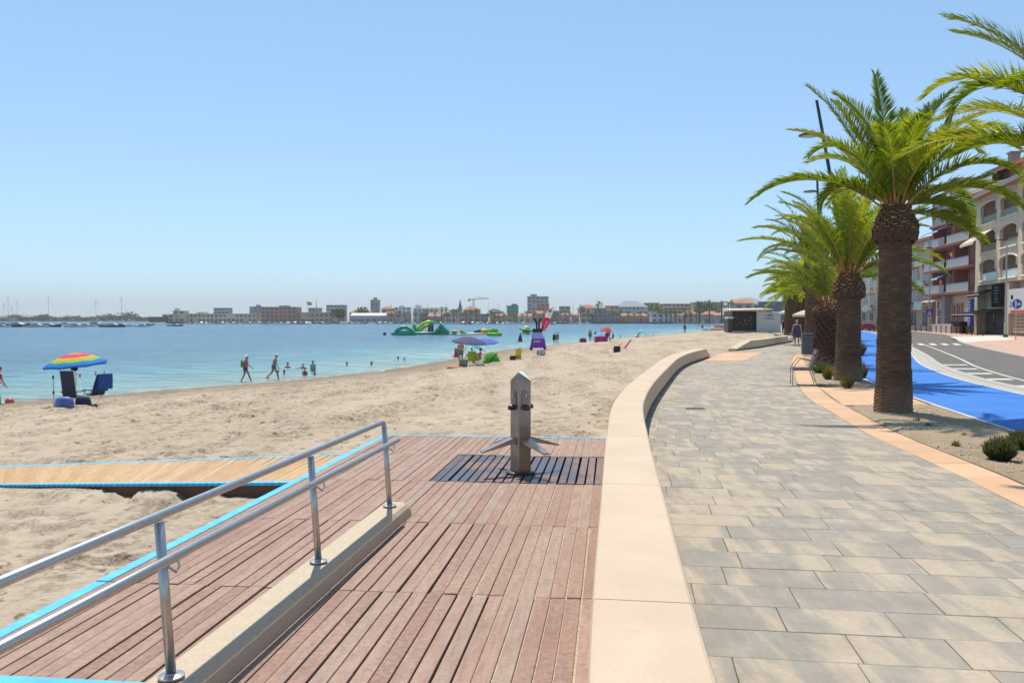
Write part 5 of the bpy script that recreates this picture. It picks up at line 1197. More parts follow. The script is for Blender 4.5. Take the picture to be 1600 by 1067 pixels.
# ------------------------------------------------------------------ floating inflatables
inf_g = M('inflatable_green', (0.02, 0.36, 0.22), 0.4, 0.06); inf_y = M('inflatable_yellow', (0.66, 0.40, 0.04), 0.4, 0.06); inf_l = M('inflatable_lime', (0.16, 0.58, 0.04), 0.4, 0.06); inf_b = M('inflatable_blue', (0.02, 0.14, 0.42), 0.4); inf_k = M('inflatable_black', (0.02, 0.03, 0.06), 0.4)
def floater(label, px, py, name='inflatable_obstacle'):
    q = W(px, py, WATER_Z); return thing(name, label, 'inflatable', (q.x, q.y, WATER_Z), 0, 'floating inflatables of the water park'), q.y/FPX
t, s = floater('green and yellow inflatable arch on an oval raft at the left end', 632, 523.5)
mb = MB(); mb.ell((0, 0, .35), (22*s, 1.8, 1.4*.5), 20, 8); mb.build('raft', inf_g, t, smooth=True)
for y, m in ((-1.1, inf_g), (.0, inf_y), (1.1, inf_y)):
    mb = MB(); mb.tube([(-13*s, y, .6), (-9*s, y, 9*s), (-3*s, y, 12*s), (4*s, y+.2, 12*s), (11*s, y+.2, 8*s), (15*s, y, .4)], .42 if m is inf_g else .38, 10); mb.build('arch', m, t, smooth=True)
t, s = floater('green inflatable gate with climbing cones on a long raft', 664, 523)
mb = MB(); mb.ell((0, 0, .45), (24*s, 2.2, 5.2*s*.5), 20, 8); mb.build('raft', inf_g, t, smooth=True)
mb = MB(); mb.tube([(-11*s, 0, .8), (-9*s, 0, 9*s), (-3*s, 0, 15*s), (6*s, 0, 18.5*s), (13*s, 0, 17.5*s)], [.6, .62, .66, .7, .62], 10); mb.build('arch', inf_l, t, smooth=True)
mb = MB(); mb.tube([(-8*s, -.7, .8), (-6*s, -.7, 8*s), (0, -.7, 13*s), (7*s, -.7, 16*s)], .35, 8); mb.build('arch_trim', inf_y, t, smooth=True)
for x in (7, 11.5): mb = MB(); mb.tube([(x*s, -.2, .6), (x*s, -.2, 17*s)], .30, 8); mb.build('column', inf_k, t, smooth=True)
mb = MB(); mb.lathe([(.75, .4), (.7, 8*s), (.3, 16*s), (.05, 18*s)], 12, (-17*s, .4, 0)); mb.build('cone', inf_g, t, smooth=True)
t, s = floater('green inflatable A-frame with yellow core', 690, 523)
for y in (-.9, .9): mb = MB(); mb.tube([(-9.5*s, y, .3), (-4*s, y*.6, 9*s), (-1*s, y*.3, 17.5*s), (4*s, y*.6, 9*s), (10*s, y, .3)], .5, 10); mb.build('frame', inf_g, t, smooth=True)
mb = MB(); mb.tube([(0, 0, .3), (-1*s, 0, 13*s)], .55, 10); mb.build('core', inf_y, t, smooth=True)
mb = MB(); mb.ell((4*s, 0, .12), (22*s, 1.6, .3), 18, 6); mb.build('raft', inf_g, t, smooth=True)
t, s = floater('yellow inflatable step block with a ramp', 715, 523)
mb = MB(); mb.bbox(-9*s, 0, -1, 1, .3, 7.5*s, .25); mb.build('block', inf_y, t)
mb = MB(); mb.box(-6.5*s, -3*s, -1.02, -1.0, 2.2*s, 5.2*s); mb.build('print', M('inflatable_orange', (0.45, 0.12, 0.02), 0.4), t)
mb = MB(); mb.rings([[(3*s, y, .2), (6*s, y, 8*s), (16*s, y, 1.6*s), (22*s, y, .2)] for y in (-.9, .9)]); mb.build('ramp', inf_y, t)
mb = MB(); mb.ell((4*s, 0, .1), (26*s, 1.5, .26), 18, 6); mb.build('raft', inf_g, t, smooth=True)
t, s = floater('blue and yellow inflatable drum on a flat raft', 755, 522)
mb = MB(); mb.X = Matrix.Rotation(R(90), 4, 'Y'); mb.lathe([(3.0*s, -14*s), (3.6*s, -13*s), (3.6*s, -4*s)], 16, (-3.8*s, 0, 0)); mb.build('blue_end', inf_b, t, smooth=True)
mb = MB(); mb.X = Matrix.Rotation(R(90), 4, 'Y'); mb.lathe([(3.8*s, -3.6*s), (4.0*s, 0), (4.0*s, 12*s)], 16, (-4*s, 0, 0)); mb.build('drum', inf_y, t, smooth=True)
mb = MB(); mb.ell((-8*s, 0, .1), (26*s, 1.3, .25), 18, 6); mb.build('raft', inf_y, t, smooth=True)
t, s = floater('lime green inflatable climbing hill right of the drum', 772.5, 524.5)
mb = MB(); mb.rings([[(x*s*f, y, z*s) for x, y in ((-9.5, -1.4), (9.5, -1.4), (9.5, 1.4), (-9.5, 1.4))] for z, f in ((1, .98), (5, .80), (9, .62), (11, .40))]); mb.build('hill', inf_l, t)
for x in (-9, 9): mb = MB(); mb.tube([(x*s, -1.7, .35), (x*s, 1.7, .35)], .42, 8); mb.build('float', inf_l, t, smooth=True)
mb = MB(); mb.tube([(-10*s, -1.7, .3), (10*s, -1.7, .3)], .38, 8); mb.build('front_float', inf_l, t, smooth=True)
mb = MB()
for i in range(4): c_ = (-4+i*2.4)*s; mb.slab((c_, -1.46, 4*s), (c_+1.2*s, -1.2, 7.5*s), (1, 0, 0), .12, -.01, .01)
mb.build('lettering', M('print_white', (0.8, 0.8, 0.8)), t)
t, s = floater('yellow and green inflatable saucer drifting behind the purple tower', 821, 522)
mb = MB(); mb.X = Matrix.Rotation(R(12), 4, 'Y'); mb.lathe([(1.2, .1), (5.5*s, 3.0*s), (6.5*s, 6*s), (5.5*s, 10*s), (2.5*s, 12.6*s), (.1, 13*s)], 20); mb.build('dome', inf_y, t, smooth=True)
mb = MB(); mb.X = Matrix.Rotation(R(12), 4, 'Y'); mb.lathe([(5*s, 4.2*s), (11*s, 5.6*s), (12*s, 6.6*s), (11*s, 7.6*s), (6*s, 8.2*s)], 24, cap=False); mb.build('rim', inf_g, t, smooth=True)
q = W(601, 523.5, WATER_Z); o = MB(); o.ell((0, 0, .25), (.4, .4, .4), 12, 8); tag(o.build('buoy', CL('ink', (0.025, 0.03, 0.06)), loc=q, smooth=True), 'small dark buoy left of the inflatable arch', 'buoy')
# ------------------------------------------------------------------ far shore: buildings, trees, palms, boats
def lin(r, g, b): f = lambda v: ((v/255+.055)/1.055)**2.4 if v > 10 else v/255/12.92; return (f(r)*.9, f(g)*.9, f(b)*.9)
def FC(name, c): return M('far_' + name, c, 0.85, 0.10, 0.15)
wins = M('far_glass', (0.10, 0.12, 0.15), 0.3); froof = M('far_terracotta', (0.42, 0.20, 0.11), 0.85, 0.2, 0.3)
FZ = -1.15
def far_building(label, x0, x1, yt, d, col, roof='flat', yb=505.5, wr=None, top=None, name='far_building', wmat=None, group=None):
    k = d/FPX; X0, X1 = (x0-800)*k, (x1-800)*k; zt = CAMZ + (498-yt)*k; w = X1-X0; H = zt - FZ; dep = min(max(w*.7, 9), 26)
    t = thing(name, label, 'building', ((X0+X1)/2, d, FZ), random.uniform(-.03, .03), group)
    hw = H - (0 if roof == 'flat' else min(H*.28, w*.22))
    mb = MB(); mb.box(-w/2, w/2, 0, dep, 0, hw)
    if roof == 'flat': mb.box(-w/2-.25, w/2+.25, -.25, dep+.25, hw-.45, hw+.003)
    wl = mb.build('wall', col, t)
    if roof != 'flat':
        mb = MB(); e = .6; hi_ = H
        if roof == 'gable': mb.rings([[(-w/2-e, -e, hw), (-w/2-e, dep+e, hw), (-w/2-e, dep/2, hi_)], [(w/2+e, -e, hw), (w/2+e, dep+e, hw), (w/2+e, dep/2, hi_)]])
        else: mb.add([(-w/2-e, -e, hw), (w/2+e, -e, hw), (w/2+e, dep+e, hw), (-w/2-e, dep+e, hw), (-w/5, dep/2, hi_), (w/5, dep/2, hi_)], [(0, 1, 5, 4), (1, 2, 5), (2, 3, 4, 5), (3, 0, 4), (3, 2, 1, 0)])
        mb.build('roof', wmat or froof, t)
    nf = max(1, int(hw/3.1)); nb = max(1, int(w/3.4)); mb = MB()
    for f in range(nf):
        for b in range(nb):
            if random.random() < .1: continue
            cx = -w/2 + (b+.5)*w/nb; z = .9 + f*hw/nf; mb.box(cx-w/nb*.28, cx+w/nb*.28, -.10, .05, z, z+min(1.7, hw/nf*.62))
    wo = mb.build('windows', wins, t); wo['kind'] = 'stuff'
    if nf > 2 and roof == 'flat':
        mb = MB()
        for f in range(1, nf): mb.box(-w/2+.3, w/2-.3, -1.1, -.02, f*hw/nf-.10, f*hw/nf+.8)
        if random.random() < .6 and wr: mb.build('balconies', M('far_balcony', (0.62, 0.60, 0.56), 0.8), t)['kind'] = 'stuff'
    if top:
        mb = MB(); mb.box(w*top[0]-w/2, w*top[1]-w/2, dep*.2, dep*.7, hw, hw+top[2]); mb.build('roof_house', col, t)
    return t
ON = 'zero first second third fourth fifth sixth seventh eighth ninth tenth eleventh twelfth thirteenth fourteenth fifteenth sixteenth seventeenth eighteenth nineteenth'.split()
TE = {2: ('twenty', 'twentieth'), 3: ('thirty', 'thirtieth'), 4: ('forty', 'fortieth'), 5: ('fifty', 'fiftieth'), 6: ('sixty', 'sixtieth'), 7: ('seventy', 'seventieth')}
def nth(n): return ON[n] if n < 20 else (TE[n//10][1] if n % 10 == 0 else TE[n//10][0] + '-' + ON[n % 10])
random.seed(23)
tan, wht, gry, blu, brk, pnk, crm = FC('tan', (0.44, 0.34, 0.23)), FC('white', (0.62, 0.60, 0.56)), FC('grey', (0.30, 0.30, 0.31)), FC('blue', (0.22, 0.29, 0.40)), FC('brick', (0.42, 0.25, 0.16)), FC('pink', (0.50, 0.32, 0.26)), FC('cream', (0.58, 0.50, 0.38))
FB = [
 ('low brown stone shed at the left end of the far shore', 233, 256, 495, 690, FC('brown', (0.20, 0.14, 0.10)), 'flat', None, None),
 ('flat terraced wing left of the cream villa tower', 254, 272, 491, 700, crm, 'flat', None, None),
 ('cream villa with a square tower at the left end of the far shore', 270, 289, 485.5, 705, crm, 'flat', None, (.1, .35, 2.0)),
 ('long low academy building with brown bands left of the pink block', 296, 400, 490, 712, crm, 'flat', 1, (.08, .18, 1.4)),
 ('left one of the two blue grey towers, left of the pink brick block', 334, 358, 481, 950, blu, 'flat', 1, None),
 ('right one of the two blue grey towers, touching the pink brick block', 390, 409, 479, 950, blu, 'flat', 1, (.5, .8, 2)),
 ('large pink brick block with a red roof house on the far shore', 408, 463, 479.5, 705, brk, 'flat', 1, (.48, .72, 1.2)),
 ('beige office block with many small windows right of the pink brick block', 470, 521, 488, 705, tan, 'flat', 1, None),
 ('dark grey flat block behind the flagpole', 482, 500, 481, 800, gry, 'flat', 1, None),
 ('wide grey apartment block left of the slim tower', 510, 539, 476.5, 860, gry, 'flat', 1, None),
 ('tan building with overgrown roof between the grey block and slim tower', 546, 578, 483, 780, tan, 'hip', None, None),
 ('slim grey apartment tower on the far shore', 579, 592, 468.5, 900, gry, 'flat', 1, (.3, .7, 2.4)),
 ('left pale blue boat shed with white roof on the quay', 549, 570, 489, 690, FC('paleblue', (0.34, 0.40, 0.48)), 'gable', None, None),
 ('middle pale blue boat shed with white roof on the quay', 570, 590, 489, 690, MATS['far_paleblue'], 'gable', None, None),
 ('right pale blue boat shed with white roof on the quay', 590, 611, 489, 690, MATS['far_paleblue'], 'gable', None, None),
 ('terracotta roofed house right of the slim tower', 596, 614, 478.5, 760, pnk, 'hip', None, None),
 ('white three storey house behind the inflatable gate', 616, 641, 480, 760, wht, 'flat', 1, (.3, .6, 1.5)),
 ('white villa with roof lantern behind the inflatable A-frame', 646, 684, 481, 760, wht, 'flat', 1, (.05, .3, 2.4)),
 ('low dark club house in front of the church spire', 666, 712, 489, 700, gry, 'gable', None, None),
 ('orange roofed house under the yellow tower crane', 724, 750, 478.5, 780, brk, 'hip', None, None),
 ('green netted building under construction', 792, 810, 477.5, 790, FC('green', (0.02, 0.30, 0.22)), 'flat', None, (.4, .9, 1.6)),
 ('tall grey and pink apartment block behind the feather flag', 824, 857, 463, 840, FC('mauve', (0.40, 0.36, 0.37)), 'flat', 1, (.15, .45, 2.2)),
 ('orange brick block in front of the tall grey and pink block', 839, 858, 474.5, 800, FC('orange', (0.46, 0.22, 0.12)), 'flat', 1, None),
 ('grey block right of the feather flag', 874, 891, 478.5, 780, gry, 'flat', 1, None),
 ('house with orange gable and dark tree on the roof', 908, 931, 476, 760, crm, 'hip', None, None),
 ('dark flat roofed block right of the orange gable house', 929, 949, 481, 740, FC('dusk', (0.30, 0.25, 0.22)), 'flat', 1, None),
 ('pink block left of the blue white hotel', 947, 966, 477.5, 740, pnk, 'flat', 1, None),
 ('blue white stepped hotel with low hipped roof on the far shore', 963, 1012, 470, 760, FC('hotel', (0.42, 0.47, 0.54)), 'hip', 1, None),
 ('tan wing right of the blue white hotel', 1008, 1030, 473, 770, tan, 'flat', 1, None),
 ('wide tan block behind the tall promenade palms', 1036, 1082, 474.5, 760, FC('ochre', (0.46, 0.32, 0.19)), 'flat', 1, None),
 ('white beach club with white parasols below the wide tan block', 1018, 1046, 490, 660, wht, 'flat', None, None),
 ('tan block with treed roof right of the wide tan one', 1084, 1128, 472, 740, tan, 'flat', 1, None),
 ('orange roofed low house left of the kiosk', 1100, 1124, 486, 560, pnk, 'hip', None, None),
 ('orange roofed low house touching the kiosk', 1122, 1148, 487.5, 520, pnk, 'hip', None, None),
 ('beige gabled house in front of the blue hill', 1148, 1176, 467.5, 430, tan, 'gable', 1, None),
 ('small white block behind the kiosk roof', 1174, 1192, 474, 440, wht, 'flat', 1, None),
 ('dark blue roofed building beside the distant palm trunks', 1196, 1232, 471, 330, FC('steel', (0.10, 0.14, 0.22)), 'flat', 1, None)]
for (lab, x0, x1, yt, d, col, rf, wr, top) in FB:
    far_building(lab, x0, x1, yt, d, col, rf, wr=wr, top=top, wmat=(FC('roofwhite', (0.7, 0.7, 0.68)) if 'shed with white' in lab else (FC('slate', (0.28, 0.32, 0.36)) if 'hotel' in lab else None)))
ordn = 'first second third fourth fifth sixth seventh eighth ninth tenth eleventh twelfth thirteenth fourteenth fifteenth sixteenth seventeenth eighteenth nineteenth twentieth'.split()
cols = [(wht, 'white'), (tan, 'tan'), (pnk, 'pink'), (gry, 'grey'), (crm, 'cream'), (brk, 'brick')]
x = 604; i = 0
while x < 1100 and i < 40:
    w = random.uniform(9, 22); c, cn = cols[random.randrange(6)]
    n = i % 20; far_building(f'{ordn[n]} low {cn} house from {"the boat sheds" if i < 20 else "the feather flag"} rightwards in the harbour front row', x, x+w, random.uniform(485, 491.5), random.uniform(684, 694), c, random.choice(['flat', 'flat', 'hip', 'gable']), name='harbour_house', group='low houses along the far harbour front'); x += w + random.uniform(.5, 4); i += 1
# church spire, crane, masts, flag
k = 800/FPX; q = AT(719, 503, 800)
t = thing('church_spire', 'thin pointed church spire left of the tower crane', 'church', (q.x, 800, FZ))
mb = MB(); mb.box(-2, 2, -2, 2, 0, 12); mb.build('tower', gry, t); mb = MB(); mb.lathe([(2.2, 12), (1.5, 14), (.05, CAMZ+31*k-FZ)], 8); mb.build('spire', FC('lead', (0.16, 0.17, 0.20)), t)
q = AT(740, 503, 820); k = 820/FPX
t = thing('tower_crane', 'pale tower crane with long jib above the far roofs', 'crane', (q.x, 820, FZ)); cm = FC('crane', (0.36, 0.36, 0.34)); zt = CAMZ + 31*k - FZ
mb = MB()
for a, b in ((-.6, -.6), (.6, -.6), (.6, .6), (-.6, .6)): mb.tube([(a, b, 0), (a, b, zt)], .22, 4)
for j in range(10): mb.tube([(-.6, -.6, zt*j/10), (.6, -.6, zt*(j+1)/10)], .15, 4)
mb.build('mast', cm, t)
mb = MB(); mb.tube([(-4.5, 0, zt-.5), (14.5, 0, zt+.6)], .45, 4); mb.tube([(0, 0, zt+2.6), (12, 0, zt+.7)], .14, 4); mb.build('jib', cm, t)
mb = MB(); mb.box(-5.2, -3, -.8, .8, zt-2.2, zt-.2); mb.build('counterweight', gry, t)
q = AT(480, 503, 690); k = 690/FPX
t = thing('flagpole', 'red and yellow national flag on a tall pole on the far shore', 'flag', (q.x, 690, FZ)); zt = CAMZ + 27*k - FZ
mb = MB(); mb.tube([(0, 0, 0), (0, 0, zt)], .18, 6); mb.build('pole', wht, t)
for a, b, m in ((0, .3, 'red'), (.3, .7, 'yel'), (.7, 1, 'red')):
    mm = M('spain_red', (0.62, 0.03, 0.03), 0.7) if m == 'red' else M('spain_yellow', (0.75, 0.45, 0.02), 0.7)
    mb = MB(); h_ = 2.6; xs = np.linspace(.1, 3.6, 7); mb.strip([(x_, .25*math.sin(x_*1.8), zt-.2-h_*a-.12*x_) for x_ in xs], [(x_, .25*math.sin(x_*1.8), zt-.2-h_*b-.12*x_) for x_ in xs]); mb.build('flag_band', mm, t)
q = AT(494.5, 503, 760)
t = thing('radio_mast', 'thin lattice radio mast right of the national flag', 'mast', (q.x, 760, FZ)); mb = MB(); mb.tube([(0, 0, 0), (0, 0, 20)], [.5, .15], 5); mb.build('mast', gry, t); mb = MB(); mb.tube([(-1, 0, 14), (1, 0, 14)], .12, 4); mb.build('crossbar', gry, t)
# palms and trees of the far front
fleaf = mat_leaf('far_palm_leaf', (0.07, 0.10, 0.03), (0.10, 0.13, 0.04), (0.14, 0.15, 0.06)); fbark = FC('bark', (0.16, 0.11, 0.08))
def far_palm_meshes(seed, h, L):
    rnd = random.Random(seed); mb = MB(); mb.tube([(0, 0, 0), (rnd.uniform(-.2, .2), 0, h*.5), (0, 0, h)], [.42, .34, .3], 6); tr = mb.mesh('trunk', fbark)
    cr = MB()
    for k in range(20):
        az = k*2.4; e = rnd.uniform(-35, 75); g_ = frond_geo(L*rnd.uniform(.85, 1.1), e, rnd.uniform(40, 90), 7, .9, rnd, 1.5, rach=False, wid=.24)
        cr.X = Matrix.Translation((0, 0, h)) @ Matrix.Rotation(az, 4, 'Z'); cr.add(g_.v, g_.f)
    return tr, cr.mesh('crown', fleaf)
fpm = [far_palm_meshes(s, h, L) for s, h, L in ((1, 7.5, 2.9), (2, 6, 2.8), (3, 9, 2.7), (4, 5, 2.6))]
def far_palm(px, d, v, s=1.0, label='small palm in the hazy row along the far shore front', group='palms along the far shore front'):
    q = AT(px, 503, d); t = thing('far_palm_tree', label, 'palm tree', (q.x, d, FZ), random.random()*6, group); t.scale = (s, s, s)
    link('trunk', fpm[v][0], t); link('crown', fpm[v][1], t)
for i in range(46):
    px = 612 + i*11.2 + random.uniform(-4, 4); far_palm(px, random.uniform(672, 682), random.choice([0, 1, 1, 3, 0]), random.uniform(.85, 1.15), f'small palm on the far harbour front, {nth(i+1)} from the left in its row')
for ci, (px, s) in enumerate(((1034, 1.0), (1041, 1.1), (1047, .9), (1055, 1.05), (1062, .85), (1070, 1.1), (1078, .9), (1088, 1.0), (1094, 1.15))):
    far_palm(px, random.uniform(600, 625), random.choice([0, 2]), s, f'palm in the far beach clump left of the orange boat, {nth(ci+1)} from the left', 'palms of the clump on the far beach')
for px, yt, d, lab in ((935.5, 470, 700, 'single tall palm standing out above the dark flat block'), (1108, 469, 480, 'leftmost of three tall thin palms left of the kiosk'), (1128, 470, 480, 'middle one of three tall thin palms left of the kiosk'), (1138, 471, 480, 'rightmost of three tall thin palms left of the kiosk'), (1092, 470, 520, 'tall thin palm above the tan block with treed roof'), (690, 479.5, 700, 'left one of two dark palms above the white villa'), (697, 479.5, 700, 'right one of two dark palms above the white villa')):
    H_ = CAMZ + (498-yt)*d/FPX - FZ; far_palm(px, d, 2, H_/10.6, lab, 'tall single palms of the far shore')
def tree(label, px, d, w, h, seed, cat='tree', group='round trees of the far shore'):
    rnd = random.Random(seed); q = AT(px, 503, d); t = thing('round_tree', label, cat, (q.x, d, FZ), 0, group)
    mb = MB(); mb.tube([(0, 0, 0), (0, 0, h*.55)], [.5, .2], 6); mb.build('trunk', fbark, t); mb = MB()
    for k in range(420):
        v = Vector((rnd.gauss(0, 1), rnd.gauss(0, 1), rnd.gauss(0, 1))).normalized()*(rnd.random()**.4); c = Vector((v.x*w/2, v.y*w/2, h*.62 + v.z*h*.38)); s_ = w*.09
        a = [c + Vector((rnd.uniform(-s_, s_), rnd.uniform(-s_, s_), rnd.uniform(-s_, s_))) for _ in range(3)]; mb.add(a, [(0, 1, 2)])
    mb.build('crown', mat_far_tree, t)
mat_far_tree = mat_leaf('far_tree_leaf', (0.035, 0.06, 0.02), (0.05, 0.08, 0.028), (0.06, 0.09, 0.03))
tree('big dark round tree left of the boat sheds', 529, 690, 13, 11, 1); tree('dark tree above the tan overgrown roof', 566, 774, 14, 13.5, 2); tree('dark umbrella pine left of the church spire', 708, 720, 9, 11.5, 3); tree('dark tree right behind the church spire', 714, 740, 8, 12, 4)
tree('dark flat tree on the orange gable house', 908, 745, 8, 15.5, 5); tree('dark tree left of the green netted building', 772, 760, 12, 11.5, 6); tree('dark tree between green netted building and tall block', 783, 770, 8, 10, 7); tree('dark tree above the tan block', 1098, 700, 14, 17, 8); tree('grey green tree right of the hotel', 1024, 720, 12, 14, 9); tree('dark tree right of the tan block', 1117, 690, 9, 16, 10)
rnd = random.Random(77); mb = MB()       # low wood on the far spit, one mass
for k in range(260):
    px = rnd.uniform(-30, 236); d = rnd.uniform(1120, 1220); q = AT(px, 500, d); hh = (4.5 + 4*math.sin(px*.07)**2 + (4 if 165 < px < 212 else 0))*rnd.uniform(.6, 1.1); wx = rnd.uniform(5, 11)
    for j in range(34):
        v = Vector((rnd.gauss(0, 1), rnd.gauss(0, 1), rnd.gauss(0, 1))).normalized()*(rnd.random()**.4); c = Vector((q.x + v.x*wx, d + v.y*4, -1.2 + hh*.5 + v.z*hh*.5)); s_ = 1.6
        mb.add([c + Vector((rnd.uniform(-s_, s_), rnd.uniform(-s_, s_), rnd.uniform(-s_, s_))) for _ in range(3)], [(0, 1, 2)])
tag(mb.build('far_wood', mat_far_tree), kind='stuff')
for j, (a, b, c) in enumerate(((-5, 22, wht), (62, 78, tan), (104, 122, pnk), (140, 150, tan))):
    far_building(['long white roofed hangar at the far left shore', 'low tan house in the wood of the far spit', 'low pink house in the wood of the far spit', 'low tan house at the right end of the far spit wood'][j], a, b, (496.4 if j == 0 else 497), 1125, c, 'flat', name='spit_house')
# boats
hullw = M('boat_white', (0.72, 0.72, 0.70), 0.35, 0.06, 2); hulld = M('boat_navy', (0.05, 0.06, 0.09), 0.35); cab = M('boat_cabin', (0.50, 0.50, 0.50), 0.4, 0.2, 1); trim = M('boat_glass', (0.04, 0.05, 0.06), 0.2)
def boat_parts(L, mast, dark, seed):
    rnd = random.Random(seed); out = []; mb = MB(); rs = []; B = L*.16
    for f in np.linspace(0, 1, 9):
        w = B*(1-.15*(1-f))*(math.sqrt(max(1-((f-.35)/.65)**2.4, 0)) if f > .35 else 1) + .03; sh_ = .75 + .45*f**2; x = (f-.5)*L
        rs.append([(x, -w, sh_*L*.085), (x, -w*.75, .0), (x, -w*.2, -.35), (x, w*.2, -.35), (x, w*.75, .0), (x, w, sh_*L*.085)])
    mb.rings(rs); out.append(('hull', mb.mesh('hull', hulld if dark else hullw)))
    mb = MB(); h = L*.075; z = L*.075
    mb.rings([[(-L*.22, -B*.65, z), (L*.22, -B*.55, z), (L*.22, B*.55, z), (-L*.22, B*.65, z)], [(-L*.20, -B*.55, z+h), (L*.06, -B*.45, z+h), (L*.06, B*.45, z+h), (-L*.20, B*.55, z+h)]]); out.append(('cabin', mb.mesh('cabin', hullw if dark else cab)))
    mb = MB(); mb.box(-L*.15, L*.08, -B*.62, B*.62, z+h*.35, z+h*.7); out.append(('cabin_window', mb.mesh('cabin_window', trim)))
    if mast:
        mb = MB(); mb.tube([(0, 0, z), (0, 0, mast)], .07, 5); mb.tube([(-L*.38, 0, z+h+1.0), (0, 0, z+h+1.2)], .12, 5); mb.tube([(L*.49, 0, z), (0, 0, mast*.95)], .03, 3); mb.tube([(-L*.49, 0, z), (0, 0, mast)], .03, 3); out.append(('mast', mb.mesh('mast', gry)))
    return out
BT = {}
def boat(px, py, L, mast, label, yaw, dark=False, group='boats moored in the bay', key=None):
    q = W(px, py, WATER_Z); kk = (round(L), round(mast), dark)
    if kk not in BT: BT[kk] = boat_parts(L, mast, dark, len(BT))
    t = thing('sailing_boat' if mast else 'motor_boat', label, 'boat', (q.x, q.y, WATER_Z), yaw, group)
    for nm, me in BT[kk]: link(nm, me, t)
MBT = [(3, 511, 8, 0, 'white motor boat cut by the left edge of the picture', .1, 0), (6.5, 508, 10, 13, 'sailing boat with the second tallest mast at the left edge', .2, 0), (13, 509, 9, 16, 'sailing boat with the tallest mast near the left edge', .1, 0), (27, 510.8, 14, 12, 'long dark hulled sailing boat third from the left', 0, 1), (19, 507, 8, 11, 'small sailing boat behind the long dark hulled one', .2, 0),
       (47, 508.6, 10, 0, 'white cabin cruiser left of the pair of dark hulls', .15, 0), (57, 511.2, 11, 0, 'low grey motor boat in front of the white cabin cruiser', .0, 0), (76, 510.8, 11, 14, 'dark hulled sailing boat with a thin mast above the rainbow parasol', .1, 1), (72, 508.5, 9, 0, 'small motor boat just behind the dark hulled sailing boat', .4, 0), (103, 507.5, 10, 0, 'pale motor boat left end of the middle boat group', .2, 0),
       (119, 511, 10, 0, 'low motor boat in the middle boat group', 0, 0), (134, 510.4, 9, 0, 'motor boat right of the low middle one', .1, 0), (150, 508.9, 13, 14, 'pale blue sailing boat right end of the middle boat group', 0, 0), (176, 511, 11, 0, 'black hulled motor boat nearest the gap in the boats', .05, 1), (190, 510.4, 10, 14, 'white sailing boat right of the black hulled one', 0, 0), (223, 510.4, 8, 0, 'white boat with dark waterline left of the far quay', .05, 0), (232, 508, 7, 0, 'small boat just right of the white one with dark waterline', .3, 1), (273.5, 509.5, 8, 0, 'dark hulled boat with white deck before the cream villa', 0, 1)]
for (px, py, L, ms, lab, yw, dk) in MBT: boat(px, py, L, ms, lab, yw, bool(dk))
rnd = random.Random(5)
for i in range(78):
    px = 292 + i*8.1 + rnd.uniform(-3, 3)
    if px > 925: break
    boat(px, 505.6 + rnd.uniform(-.15, 1.0), rnd.choice([7, 8, 9, 11]), 0, f'small motor boat in the tight far quay row, {nth(i+1)} from the left', rnd.uniform(-1.8, 1.8), rnd.random() < .2, 'boats in the tight row along the far quay')
for i in range(26):
    px = 600 + i*12 + rnd.uniform(-5, 5); boat(px, 505.4, 9, rnd.choice([13, 16, 10]), f'bare-masted sailing boat in the far quay row, {nth(i+1)} mast from the left', rnd.uniform(-1.6, 1.6), rnd.random() < .3, 'sailing boats of the harbour row along the far quay')
# ------------------------------------------------------------------ kiosk and terrace
KD = 108.0; sk = KD/FPX
def KX(px): return (px-800)*sk
def KZ(py): return CAMZ + (498-py)*sk
t = thing('white_kiosk', 'white box kiosk with blue lettering in front of the dark bar', 'kiosk', (KX(1202), KD, 0))
w = KX(1220)-KX(1184); h = KZ(487)
mb = MB(); mb.bbox(-w/2, w/2, 0, 2.4, 0, h, .04); mb.build('box', M('kiosk_white', (0.62, 0.64, 0.66), 0.5, 0.05), t)
mb = MB(); mb.box(-w/2-.08, -w/2+.08, -.06, .1, 0, h+.08); mb.build('corner_post', M('kiosk_post', (0.72, 0.74, 0.70), 0.5), t)
mb = MB(); bl = M('kiosk_blue', (0.05, 0.28, 0.55), 0.5)
def stroke(mb, pts, r=.03): mb.tube([(x, -.045, z) for x, z in pts], r, 5)
rnd = random.Random(3)
for row, (z, n, x0) in enumerate(((h*.80, 6, -.52), (h*.66, 7, -.56))):
    for i in range(n):
        x = x0 + i*.16; a = .07 if i % 3 else .13
        stroke(mb, [(x, z+a), (x+.02, z), (x+.06, z-.03), (x+.10, z+.02), (x+.11, z+.06), (x+.14, z)], .026)
stroke(mb, [(.15+.3*math.cos(a), h*.80+.22*math.sin(a)) for a in np.linspace(.6, 3.6, 10)], .02)
mb.build('blue_lettering', bl, t)
t = thing('beach_bar', 'dark glazed beach bar under a cream awning roof', 'kiosk', (KX(1165), KD+.8, 0))
w = KX(1185.5)-KX(1147)
mb = MB(); mb.box(-w/2, w/2, 0, 4, 0, KZ(486)); mb.build('body', M('bar_dark', (0.045, 0.03, 0.025), 0.35, 0.5, 1.5), t)
mb = MB(); mb.box(-w/2-.1, w/2+.0, -.12, .02, 0, .22); mb.box(-w/2-.12, -w/2+.02, -.14, 0, 0, KZ(487)); mb.build('frame', M('bar_frame', (0.30, 0.28, 0.27), 0.5), t)
for i in range(4):
    mb = MB(); mb.box(-w/2+.15+i*w/4, -w/2+w/4+.02+i*w/4, -.03, .0, .35, KZ(488.5)); mb.build('pane', M('bar_glass', (0.035, 0.03, 0.028), 0.35, 0.5, 1.2), t)
mb = MB()
for i in range(26): x = random.uniform(-w/2+.2, w/2-.2); z = random.uniform(.8, 2.1); mb.box(x, x+.1, -.05, -.035, z, z+random.uniform(.05, .16))
